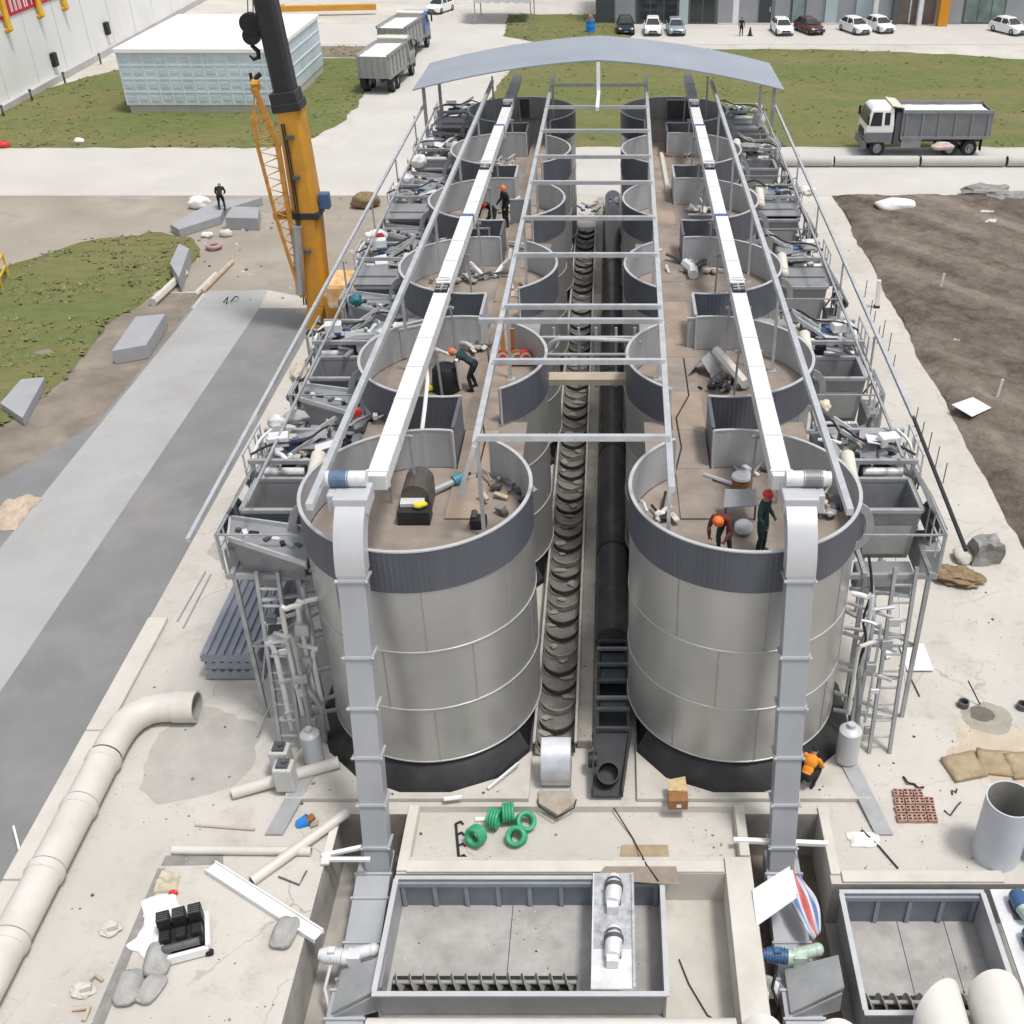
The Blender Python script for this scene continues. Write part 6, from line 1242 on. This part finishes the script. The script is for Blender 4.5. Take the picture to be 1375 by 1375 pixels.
# stowed fly jib along the boom's left side
jb = MB(); o_ = Vector((0, -.7, 0)); CA = [CB(348, 112)+o_, CB(378, 187)+o_, CB(394, 284)+o_, CB(414, 391)+o_]; CBB = [CB(346, 150)+o_*1.3, CB(353, 187)+o_*1.3, CB(378, 284)+o_*1.3, CB(411, 388)+o_*1.3]
A0 = CA[0]
def along(pl, s):
    s *= len(pl)-1; i = min(int(s), len(pl)-2); return pl[i].lerp(pl[i+1], s-i)
for a, b in zip(CA, CA[1:]): jb.bar(a, b, .2)
for a, b in zip(CBB, CBB[1:]): jb.bar(a, b, .13)
n = 18
for k in range(n): jb.tube([along(CA, k/n), along(CBB, (k+.5)/n), along(CA, (k+1)/n)], .035, 6)
jb.bar(CB(346, 108)+Vector((0, -.3, 0)), A0, .32); jb.bar(CB(341, 120)+Vector((0, -.2, 0)), CB(351, 112)+Vector((0, -.3, 0)), .2); jb.bar(CB(374, 283)+Vector((0, -.8, 0)), CB(408, 281), .3)
jb.build('fly_jib', yellowd, t)
m = MB(); m.tube([CB(345, 103)+Vector((0, -.3, 0)), CB(352, 96)+Vector((0, -.3, 0))], .1, 8); m.build('jib_sheave', black, t, True); m = MB(); m.tube([CB(336, 97), CB(338, 108)], .07, 8); m.build('jib_sheave', black, t, True)
t2 = thing('hook_block', 'black crane hook block hanging left of the boom at the top edge', 'hook', CB(338, 50)); m = MB()
for u in (333, 340): m = MB(); m.tube([CB(u, 22), CB(u-3, -120)], .022, 6); m.build('hoist_rope', rubber, t2, True)
m = MB(); m.box(CB(337, 36), (.42, .3, 1.0)); m.lathe([(.001, -.2), (.42, -.2), (.42, .2), (.001, .2)], CB(336, 30), 18, axis=(0, 1, 0)); m.lathe([(.001, -.18), (.36, -.18), (.36, .18), (.001, .18)], CB(338, 47), 18, axis=(0, 1, 0)); m.build('sheave_case', black, t2, True); m = MB(); c = CB(340, 66); m.tube([c+Vector((0, 0, .55)), c+Vector((0, 0, .15)), c+Vector((.2, 0, -.05)), c+Vector((.18, 0, -.3)), c+Vector((-.05, 0, -.38)), c+Vector((-.2, 0, -.22))], [.08, .1, .11, .1, .08, .04], 10); m.build('hook', black, t2, True)
# ------------------------------------------------------------------ vehicles
def wheel(t, x, y, r, w_, z=None):
    z = r if z is None else z; m = MB(); m.lathe([(r*.55, -w_/2), (r*.93, -w_/2), (r, -w_/2+.04), (r, w_/2-.04), (r*.93, w_/2), (r*.55, w_/2)], (x, y, z), 22, axis=(1, 0, 0)); o = m.build('wheel', tyre, t, True)
    m = MB(); m.lathe([(.001, -w_*.36), (r*.2, -w_*.5), (r*.3, -w_*.34), (r*.56, -w_*.42), (r*.56, w_*.42), (r*.3, w_*.34), (r*.2, w_*.5), (.001, w_*.36)], (x, y, z), 16, axis=(1, 0, 0)); m.build('rim', rimm, o, True)
def loft(m, rings):
    R_ = [[m.bm.verts.new(p) for p in r] for r in rings]; n = len(R_[0])
    for a, b in zip(R_, R_[1:]):
        for k in range(n): m.face([a[k], a[(k+1) % n], b[(k+1) % n], b[k]])
    m.face(R_[0][::-1]); m.face(R_[-1])
def car(lab, loc, rz, paint, tall=0., group='cars parked before the grey building'):
    t = thing('parked_car', lab, 'car', (0, 0, 0), group); h = tall
    st = [(-2.2, .66, .36, .62), (-2.08, .82, .26, .72+h*.3), (-1.6, .88, .2, .82+h*.4), (-.95, .9, .2, .92+h*.5), (1.3, .9, .2, .97+h*.5), (1.95, .86, .24, .97+h*.5), (2.2, .76, .36, .86+h*.4)]
    m = MB(); loft(m, [[(-w_, y, a), (-w_*1.03, y, (a+b)/2), (-w_*.97, y, b-.06), (-w_*.82, y, b), (w_*.82, y, b), (w_*.97, y, b-.06), (w_*1.03, y, (a+b)/2), (w_, y, a)] for y, w_, a, b in st]); m.build('body', paint, t, True)
    zb, zt = .93+h*.5, 1.45+h; m = MB(); lo = [(-.8, -1.05), (.8, -1.05), (.84, .3), (.78, 1.85), (-.78, 1.85), (-.84, .3)]; hi = [(-.58, -.3), (.58, -.3), (.64, .4), (.58, 1.35), (-.58, 1.35), (-.64, .4)]
    loft(m, [[(x, y, zb-.06) for x, y in lo], [(x, y, zt-.06) for x, y in hi], [(x*.9, y*.92+.03, zt) for x, y in hi]]); m.build('roof', paint, t, True)
    def pane(name, i, j, e=.1, off=.012):
        a, b, c, d = Vector((*lo[i], zb)), Vector((*lo[j], zb)), Vector((*hi[j], zt-.07)), Vector((*hi[i], zt-.07)); n = (b-a).cross(d-a).normalized(); 
        if n.dot(Vector((a.x+b.x, a.y+b.y-.8, 0))) < 0: n = -n
        ce = (a+b+c+d)/4; m = MB(); m.prism([ce+(q-ce)*(1-e)+n*off for q in (a, b, c, d)], n*.01); m.build(name, glassd, t)
    pane('windscreen', 0, 1); pane('rear_window', 3, 4); 
    for i, j in ((1, 2), (2, 3), (4, 5), (5, 0)): pane('side_window', i, j, .16)
    for sx in (-1, 1):
        m = MB(); m.blob((sx*.62, -2.1, .66+h*.2), (.17, .09, .08), amp=0, sub=2); m.build('headlight', chrome, t, 'all'); m = MB(); m.blob((sx*.92, -.75, 1.0+h*.5), (.11, .07, .08), amp=0, sub=2); m.build('mirror', paint, t, 'all'); m = MB(); m.box((sx*.66, 2.16, .75+h*.3), (.22, .06, .14)); m.build('tail_light', redp, t)
        for y in (-1.38, 1.32): wheel(t, sx*.82, y, .33, .22)
    m = MB(); m.box((0, -2.18, .52), (.8, .07, .16)); m.box((0, -2.17, .36), (1.1, .07, .1)); m.build('grille', black, t); m = MB(); m.box((0, -2.23, .44), (.42, .02, .11)); m.build('number_plate', M('plate_blue', (.12, .25, .5), .5), t)
    t.location = loc; t.rotation_euler = (0, 0, rz); return t
cw, cdk, cgr, cbr = M('car_white', (.80, .80, .80), .25, 0, .02, 1, spec=.6), M('car_black', (.02, .025, .03), .2, 0, .1, 1, spec=.6), M('car_silver_blue', (.33, .38, .42), .25, .3, .05, 1), M('car_dark_red_brown', (.10, .045, .04), .25, .1, .3, 5)
for u, v, mt, rz, tall, lab in ((840, 46, cdk, .02, .12, 'black car parked leftmost in the row by the building'), (877, 47, cw, -.02, .1, 'white car between the black car and the silver-blue car'), (908, 47, cgr, .03, .0, 'silver-blue car parked right of two others, left group'), (1052, 47, cw, .08, .0, 'white car parked beside the dark red-brown car'), (1089, 46, cbr, .32, .0, 'dark red-brown car parked slantwise'), (1151, 46, cw, .35, .05, 'white car parked slantwise right of the red-brown one'), (1184, 44, cw, .3, .0, 'white car next to the building corner, right of another white car'), (1359, 47, cw, .45, .1, 'white car parked alone at the top right corner'), (589, 18, cw, -.35, .1, 'white car driving on the pale road at the top, beyond the trucks')):
    p = P(u, v, .014); car(lab, (p.x, p.y+1.6, .014), rz, mt, tall, *(() if v > 20 else (None,)))
def truck(lab, loc, rz, cabm, bedm, load, group=None):
    t = thing('dump_truck', lab, 'truck', (0, 0, 0), group)
    m = MB(); loft(m, [[(-w_, y0, z), (w_, y0, z), (w_, y1, z), (-w_, y1, z)] for w_, y0, y1, z in ((1.18, -4.3, -2.5, .95), (1.22, -4.35, -2.45, 1.6), (1.22, -4.33, -2.45, 1.9), (1.1, -4.05, -2.5, 2.75), (.95, -3.85, -2.6, 2.92))]); m.build('cab', cabm, t, bevel=.06)
    m = MB(); m.box((0, -3.4, 1.18), (2.47, 1.86, .62)); m.build('cab_lower_panel', M('truck_grey_skirt', (.17, .18, .20), .4, .1, .1, 2), t, bevel=.05)
    m = MB(); m.prism([(-1.05, -4.345, 1.95), (1.05, -4.345, 1.95), (.97, -4.10, 2.68), (-.97, -4.10, 2.68)], (0, -.02, .0)); m.build('windscreen', glassd, t)
    for sx in (-1, 1):
        m = MB(); m.prism([(sx*1.215, -4.1, 1.85), (sx*1.215, -3.3, 1.85), (sx*1.115, -3.3, 2.62), (sx*1.125, -3.92, 2.62)], (sx*.02, 0, 0)); m.build('side_window', glassd, t); m = MB(); m.prism([(sx*1.215, -3.12, 1.9), (sx*1.215, -2.75, 1.9), (sx*1.12, -2.75, 2.6), (sx*1.12, -3.12, 2.6)], (sx*.02, 0, 0)); m.build('side_window', glassd, t)
        m = MB(); m.box((sx*1.42, -4.3, 2.2), (.12, .16, .5)); m.bar((sx*1.15, -4.2, 2.5), (sx*1.42, -4.28, 2.45), .04); m.build('mirror', black, t); m = MB(); m.box((sx*.95, -4.4, .8), (.34, .08, .2)); m.build('headlight', chrome, t, bevel=.02)
    m = MB(); m.box((0, -4.33, .72), (2.4, .3, .42)); m.build('bumper', M('truck_grey_skirt', (.17, .18, .2)), t, bevel=.04); m = MB(); m.box((0, -4.37, 1.35), (1.3, .04, .4)); m.build('grille', black, t)
    m = MB()
    for sx in (-.4, .4): m.bx(sx-.08, sx+.08, -3.9, 4.0, .75, 1.05)
    m.bx(-1.15, 1.15, -2.35, -2.0, .7, 2.6); m.build('chassis', steeld, t); each('fuel_tank', steelm, t, [lambda m: m.bx(.6, 1.15, -1.8, -.4, .55, 1.1), lambda m: m.bx(-1.15, -.6, -1.8, -.6, .55, 1.1)], bevel=.06)
    for sx in (-1, 1):
        wheel(t, sx*1.02, -3.4, .52, .32)
        for y in (1.6, 2.95): wheel(t, sx*.98, y, .52, .5)
        m = MB(); m.box((sx*1.05, 3.72, .75), (.45, .04, .75)); m.build('mud_flap', rubber, t)
    y0, y1, z0, z1, w_ = -1.95, 4.25, 1.15, 2.75, 1.22; m = MB(); e = .08
    m.bx(-w_, w_, y0, y1, z0, z0+.08); m.bx(-w_, -w_+e, y0, y1, z0+.08, z1); m.bx(w_-e, w_, y0, y1, z0+.08, z1); m.bx(-w_+e, w_-e, y0, y0+e, z0+.08, z1+.12)
    bd = m.build('dump_body', bedm, t); m = MB(); m.prism([(-w_+e, y1-.09, z0+.08), (w_-e, y1-.09, z0+.08), (w_-e, y1-.02, z1-.1), (-w_+e, y1-.02, z1-.1)], (0, .06, 0)); m.build('tailgate', bedm, bd)
    m = MB()
    for sx in (-1, 1):
        x = sx*(w_+.035)
        for k in range(6): y = y0+.3+k*(y1-y0-.6)/5; m.box((x, y, (z0+z1)/2), (.07, .09, z1-z0-.04))
        m.bx(min(x-.05, x+.05), max(x-.05, x+.05), y0, y1, z1-.16, z1+.03); m.bx(min(x-.05, x+.05), max(x-.05, x+.05), y0, y1, z0-.06, z0+.1)
    for k in range(5): m.box((-w_+.25+k*(2*w_-.5)/4, y1+.03, (z0+z1)/2-.05), (.09, .07, z1-z0-.2))
    m.build('rib', M('truck_rib_grey', (.25, .26, .27), .5, .2, .12, 2), bd)
    m = MB(); n = 10; gv = {}
    for i in range(n+1):
        for j in range(n*2+1): x, y = -w_+e+(2*w_-2*e)*i/n, y0+e+(y1-y0-.25)*j/(2*n); gv[i, j] = m.bm.verts.new((x, y, z1-.18+.06*noise.noise(Vector((x, y*1.5, 3)))))
    for i in range(n):
        for j in range(2*n): m.face([gv[i, j], gv[i+1, j], gv[i+1, j+1], gv[i, j+1]])
    m.build('load_cover', load, bd, 'all'); m = MB(); m.prism([(-w_, y0-.02, z1+.12), (w_, y0-.02, z1+.12), (w_, y0-.75, z1+.22), (-w_, y0-.75, z1+.22)], (0, 0, .06)); m.build('cab_guard', M('guard_pale', (.62, .6, .5), .5, 0, .1, 3), bd)
    t.location = loc; t.rotation_euler = (0, 0, rz); t.scale = (1.1, 1.02, 1.16); return t
bedg = M('truck_bed_grey', (.20, .21, .225), .45, .15, .1, 1.2, dirt=(.27, .25, .22), damt=.5, dscale=1.2); bedl = M('truck_bed_dusty', (.30, .30, .29), .5, .1, .1, 1.2, dirt=(.36, .34, .3), damt=.5, dscale=1)
lw = M('white_load', (.72, .72, .70), .8, 0, .05, 2)
p = P(1243, 211, .012); p_truck = p.copy(); truck('white-cabbed dump truck with dark grey body on the cross road at right', (p.x, p.y+1.5, .012), -PI/2, cw, bedg, lw)
p = P(508, 127, .012); truck('dusty grey dump truck, the nearer of two at upper left', (p.x+.2, p.y+4.4, .012), PI-.1, bedl, bedl, lw); p = P(545, 84, .012); truck('dusty dump truck with blue cab, the farther of two at upper left', (p.x-.6, p.y+4.4, .012), PI-.12, M('truck_cab_blue', (.05, .16, .4), .35), bedl, lw)
sack('white load bag slung under the body of the right-hand truck', Vector((p_truck.x+1.0, p_truck.y-.25, .85)), (.8, .3, .34), M('bag_pink_white', (.55, .45, .42), .8, 0, .25, 3), name='load_bag', cat='bag')
# concrete pipes laid along the cross road in front of the truck
for i in range(4):
    xa = 9.3+i*5.95; pipe(['pale concrete pipe on the cross road, nearest the silos', 'pale concrete pipe on the cross road, under the truck cab', 'pale concrete pipe on the cross road, under the truck body', 'pale concrete pipe on the cross road, at the right edge'][i], (xa, 76.7, .36), (xa+5.75, 76.7, .36), .36, M('concrete_pipe', (.47, .46, .44), .8, 0, .06, 1, .05, 12), group='concrete pipes along the cross road')
# ------------------------------------------------------------------ buildings
YB = 131.0
t = thing('office_building', 'grey panelled building with glass doors along the top right', 'building', (30, YB, 0))
m = MB(); m.bx(-1.0, 75, YB, YB+14, .0, 9); m.build('wall', facade, t)
def fx(u): return (u-823)/FOC*(YB*CP+(CAM_H-1.5)*SP)
def fpanel(nm, u0, u1, z0, z1, mt, d=.12, proud=.0):
    m = MB(); m.bx(fx(u0), fx(u1), YB-d, YB-.002, z0, z1); return m.build(nm, mt, t, bevel=.02)
fpanel('shutter', 800, 824, .05, 4.2, M('shutter_dark', (.07, .08, .09), .5, .2, .1, 1))
def glazing(u0, u1, z1, mt, n=3):
    fr = fpanel('window', u0, u1, .05, z1, steeld, .10); m = MB(); x0, x1 = fx(u0)+.12, fx(u1)-.12
    for k in range(n): a, b = x0+(x1-x0)*k/n, x0+(x1-x0)*(k+1)/n; m.bx(a+.06, b-.06, YB-.115, YB-.101, .2, z1-1.5); m.bx(a+.06, b-.06, YB-.115, YB-.101, z1-1.35, z1-.15)
    m.build('pane', mt, fr)
glazing(854, 911, 4.6, glassd, 3); glazing(925, 962, 4.6, glassd, 2); glazing(1294, 1350, 4.4, M('green_glass', (.16, .22, .20), .15, 0, .35, .5), 3); glazing(1062, 1082, 4.6, glassl, 1)
for u0, u1, mt in ((826, 852, facade), (912, 924, facadel), (964, 984, facade), (1108, 1124, facadel), (1149, 1170, facadel), (1272, 1292, facade), (1040, 1060, facade)):
    fpanel('pilaster', u0, u1, .05, 8.6, mt, .22)
d = fpanel('door', 1019, 1036, .05, 3.0, M('door_dark', (.05, .055, .06), .4, 0, .1, 2), .1); m = MB(); m.box((fx(1034), YB-.14, 1.5), (.08, .08, .5)); m.build('handle', chrome, d)
fpanel('door', 984, 992, .05, 3.2, white, .1); d = fpanel('entrance', 1206, 1256, .05, 4.6, M('entrance_brown', (.16, .13, .115), .4, 0, .2, 1), .1)
for u in (1222, 1238): m = MB(); m.bx(fx(u)-.08, fx(u)+.08, YB-.16, YB-.101, .1, 4.5); m.build('mullion', whiteplate, d)
fpanel('dark_return', 1198, 1206, .05, 8.0, M('return_dark', (.09, .095, .11), .5), .5)
m = MB(); x0, x1 = fx(1257), fx(1270); m.bx(x0, x1, YB-1.6, YB-.7, 0.02, 9); m.build('orange_column', orangecol, t, bevel=.04)
for u in (1170, 1230): m = MB(); m.bx(fx(u), fx(u+6), YB-1.2, YB-.6, .02, 8.6); m.build('column', whiteplate, t)
m = MB(); m.bx(fx(964), fx(1200), YB-.5, YB-.24, .001, .16); m.build('threshold', concw, t)
p = P(1007, 47, .02); m = MB(); m.lathe([(.32, 0), (.3, .06), (.22, .06), (.05, .85), (.001, .86)], p, 18); o = tag(m.build('traffic_cone', black, None, True), 'small dark cone standing near the door of the grey building', 'cone')
p = P(793, 43, .02); t = thing('barrel', 'bright blue barrel with a reddish lid beside the small lawn', 'barrel', p); m = MB(); m.lathe([(.001, 0), (.45, 0), (.48, .3), (.46, .35), (.48, .4), (.48, .85), (.46, .9), (.48, .95), (.45, 1.3), (.001, 1.3)], p, 20); m.build('drum', bluep, t, True); m = MB(); m.lathe([(.001, 0), (.3, 0), (.28, .35), (.16, .5), (.001, .55)], p+Vector((0, 0, 1.31)), 16); m.build('lid', M('lid_dull_red', (.3, .12, .09), .6), t, True)
# pale tent roof with scalloped hem
t = thing('tent', 'pale grey canopy tent with scalloped hem over the small lawn', 'tent', (-8.5, 131, 0)); m = MB(); n = 18; x0, x1 = -15.2, -8.9; A, B_ = [], []
for k in range(n+1):
    x = x0+(x1-x0)*k/n; zz = 2.3-.14*abs(math.sin(k*PI/3)); A.append(m.bm.verts.new((x, 130.5, zz))); B_.append(m.bm.verts.new((x, 131.0, 5.2)))
for k in range(n): m.face([A[k], A[k+1], B_[k+1], B_[k]])
m.poly([(x0, 131, 5.2), (x1, 131, 5.2), (x1, 137, 6), (x0, 137, 6)]); m.poly([(x1, 130.5, 2.3), (x1, 131, 5.2), (x1, 137, 6), (x1, 137, 2.3)]); m.build('cover', M('tent_cloth', (.50, .51, .53), .7, 0, .04, .6), t)
for x in (x0+.1, x1-.1):
    for y in (130.7, 136.9): m = MB(); m.bar((x, y, .02), (x, y, 2.6), .12); m.build('pole', galvd, t)
# white flat-topped block on the left lawn
cF = P(177, 152, 0); t = thing('clad_block', 'flat-topped white block clad in pale blue panels on the left lawn', 'building', (cF.x+6, cF.y, 0))
x0, x1, y0, y1 = cF.x, P(378, 152, 0).x, cF.y, cF.y+15
plm = M('block_plinth', (.45, .44, .42), .8, 0, .12, .6)
m = MB(); m.bx(x0, x1+.1, y0, y1, .0, .7); m.build('plinth', plm, t)
cl = M('pale_blue_cladding', (.56, .64, .70), .35, .05, .12, .5, .1, 3, dirt=(.44, .51, .57), damt=.6, dscale=.8)
m = MB(); m.bx(x0-.25, x1+.3, y0-.28, y1+.2, 4.61, 4.95); m.build('flat_roof', M('roof_white', (.80, .80, .81), .5, 0, .02, .5), t, bevel=.05)
m = MB(); m.bx(x0-.1, x1+.15, y0-.12, y1+.1, .71, 4.6); m.mi = 1
n = 13
for k in range(n+1): x = x0-.1+(x1-x0+.25)*k/n; m.bx(x-.04, x+.04, y0-.155, y0-.121, .72, 4.6)
for z in (1.7, 2.7, 3.7): m.bx(x0-.1, x1+.15, y0-.15, y0-.121, z-.05, z+.05); m.bx(x1+.151, x1+.2, y0, y1, z-.06, z+.06)
m.mi = 2; rs = random.Random(3)
for k in range(n):
    for z in (1.2, 2.2, 3.2, 4.15):
        x = x0-.1+(x1-x0+.25)*(k+.5)/n; m.box((x, y0-.135, z), (.5+rs.random()*.1, .03, .22+rs.random()*.2))
m.build('cladding', [cl, M('joint_pale', (.60, .68, .74), .4, 0, .05, 1), M('pad_blue_grey', (.50, .585, .65), .35, .05, .12, 1)], t)
# long white hall at the top left, its wall running away from the camera
WA, WB = P(0, 151, 0), P(268, 2, 0); WD = (WB-WA).normalized(); WN = Vector((-WD.y, WD.x, 0)); WN = WN if WN.x > 0 else -WN
def WP(u, v):
    "photo pixel -> point on the hall's wall"
    dx = (u-823)/FOC; dy = (v-687)/FOC; d = Vector((dx, CP-dy*SP, -SP-dy*CP)); o = Vector((0, 0, CAM_H)); return o+d*((WA-o).dot(WN)/d.dot(WN))
t = thing('white_hall', 'long white hall wall with red and white sign band at the top-left corner', 'building', WA); a, b = WA-WD*40, WA+WD*140
def wbox(nm, s0, s1, z0, z1, d0, d1, mt, bevel=0):
    m = MB(); p, q = WA+WD*s0, WA+WD*s1; m.prism([p+WN*d0+Vector((0, 0, z0)), q+WN*d0+Vector((0, 0, z0)), q+WN*d0+Vector((0, 0, z1)), p+WN*d0+Vector((0, 0, z1))], WN*(d1-d0)); return m.build(nm, mt, t, bevel=bevel)
wbox('wall', -40, 140, .0, 9.5, -14, 0, M('hall_white', (.76, .765, .77), .5, .0, .025, .12, dirt=(.52, .52, .51), damt=.35, dscale=.2)); wbox('plinth', -40, 140, .02, .55, .002, .4, plm)
for k in range(30): wbox('wall_seam', -40+k*6, -39.94+k*6, .6, 9.4, .002, .03, M('seam_pale', (.55, .555, .56), .5))
s_a = (WP(0, 20)-WA).dot(WD); zb_ = WP(0, 26).z; rs = random.Random(9)
wbox('sign_band', -30, s_a+16, zb_, zb_+1.7, .002, .08, M('banner_red', (.5, .02, .05), .6)); m = MB(); x_ = -6.0
while x_ < s_a+15:
    w_ = rs.uniform(.35, .8); p = WA+WD*x_+WN*.082
    for q in range(rs.choice((1, 2, 2))): m.prism([p+WD*(q*w_*.6)+Vector((0, 0, zb_+.25)), p+WD*(q*w_*.6+w_*.28)+Vector((0, 0, zb_+.25)), p+WD*(q*w_*.6+w_*.28)+Vector((0, 0, zb_+1.4)), p+WD*(q*w_*.6)+Vector((0, 0, zb_+1.4))], WN*.03)
    x_ += w_*1.9
m.build('sign_strokes', white, t)
for u, v in ((51, 21), (84, 11), (8, 40)):
    p = WP(u, v)+WN*.3; m = MB(); m.tube([p+Vector((0, 0, 2.6)), p+Vector((0, 0, .5)), p+WN*.1+Vector((0, 0, .15)), p-WN*.25], .26, 10); m.build('yellow_bracket', M('post_yellow', (.68, .42, .04), .5), t, True)
for u, v in ((141, 37), (70, 79)):
    p = WP(u, v); m = MB(); m.box(p+WN*.2, (.4, .75, 1.15), rotm(rz=math.atan2(WD.y, WD.x)+PI/2)); m.build('wall_vent', black, t, bevel=.08)
for k, (u, v) in enumerate(((44, 136), (88, 112), (6, 158), (136, 86))):
    q = P(u, v, 0); m = MB(); m.tube([q+Vector((0, 0, .1)), q+Vector((0, 0, .9))], .09, 8); m.blob(q+Vector((0, 0, .95)), (.14, .14, .1), sub=2); tag(m.build('bollard', steeld, None, 'all'), 'short dark bollard along the foot of the white hall at top left', 'bollard', 'bollards along the white hall')
m = MB(); m.bar(P(362, 11, .8), P(505, 8, .8), .7, .6)
for u in (380, 430, 485): q = P(u, 12, 0); m.bx(q.x-.2, q.x+.2, q.y, q.y+.5, .02, .55)
tag(m.build('steel_beam', yellow), 'long yellow-orange steel beam lying on blocks at the top, right of the crane', 'beam')
# slabs and debris beside the mud on the left
def slab(lab, uv, z0, z1, mt=slabg):
    m = MB(); m.prism([P(u, v, z1) for u, v in uv], (0, 0, -(z1-z0))); return tag(m.build('concrete_slab', mt, bevel=.02), lab, 'slab', 'thick grey slabs beside the mud')
slab('thick grey slab with the black-clad person on it', ((228, 300), (290, 268), (352, 264), (300, 280), (296, 289), (240, 307)), .02, .5); slab('short thick grey slab right of the black-clad person', ((302, 291), (312, 276), (348, 277), (346, 292)), .02, .75)
slab('thick grey slab lying along the left verge, nearest the asphalt', ((150, 470), (182, 424), (222, 420), (196, 462)), .02, .7); slab('thick grey slab further up the left verge', ((228, 352), (240, 326), (254, 332), (240, 372)), .02, .8); slab('low grey slab on the left verge at the picture edge', ((0, 540), (28, 508), (60, 505), (30, 560)), .02, .4)
for u, v, r, mt, lab in ((278, 314, .25, whitecl, 'white lump on the grass between the slabs'), (303, 312, .3, concw, 'pale stone beside the grass patch right of the white lump'), (268, 271, .55, whitecl, 'white bag on the mud behind the grey slabs'), (106, 188, .3, white, 'white lump at the front edge of the left lawn'), (5, 193, .35, redp, 'dull red lump at the left end of the lawn edge'), (490, 268, .7, mudb, 'brown soil heap beside the left outer rail')):
    p = P(u, v, r*.6); m = MB(); m.blob(p, (r*1.3, r, r*.7), amp=.18, flat=-r*.6); tag(m.build('lump', mt, None, 'all'), lab, 'lump')
rod('pale post lying along the mud edge left of the light lane', [(205, 405, .2), (248, 365, .2)], .22, concw, 'post', 'post'); rod('long pale timber lying along the mud edge', [(272, 390, .12), (312, 350, .12)], .12, woodp, 'timber', 'timber'); rod('pale timber lying left of another along the mud edge', [(262, 395, .1), (290, 367, .1)], .14, concw, 'timber', 'timber')
p = P(287, 329, .2); m = MB(); m.lathe([(.35+.12*math.cos(a), .12*math.sin(a)) for a in [2*PI*k/8 for k in range(8)]], p, 20, close=True); tag(m.build('pink_ring', M('dull_pink', (.40, .25, .27), .7), None, 'all'), 'dull pink ring lying on the grass patch', 'ring')
rod('dark twigs lying on the light lane, left one', [(300, 405, .05), (306, 398, .3), (304, 407, .05)], .03, rubber, 'twig', 'twig'); rod('dark twigs lying on the light lane, right one', [(310, 404, .05), (316, 397, .3), (320, 398, .1)], .03, rubber, 'twig', 'twig')
t = thing('yellow_fence', 'short yellow rail fence at the left picture edge', 'fence', P(6, 400, 0)); a, b = P(-14, 425, 0), P(12, 370, 0)
for z in (.6, 1.2): m = MB(); m.bar(a+Vector((0, 0, z)), b+Vector((0, 0, z)), .08); m.build('rail', M('post_yellow', (.68, .42, .04)), t)
for k in range(4): q = a.lerp(b, k/3); m = MB(); m.bar(q, q+Vector((0, 0, 1.3)), .09); m.build('post', M('post_yellow', (.68, .42, .04)), t)
crumple('pile of broken timber at the left edge of the asphalt', 15, 690, 1.2, 2.0, woodp, .02, 'timber_pile', 'timber', amp=.3)
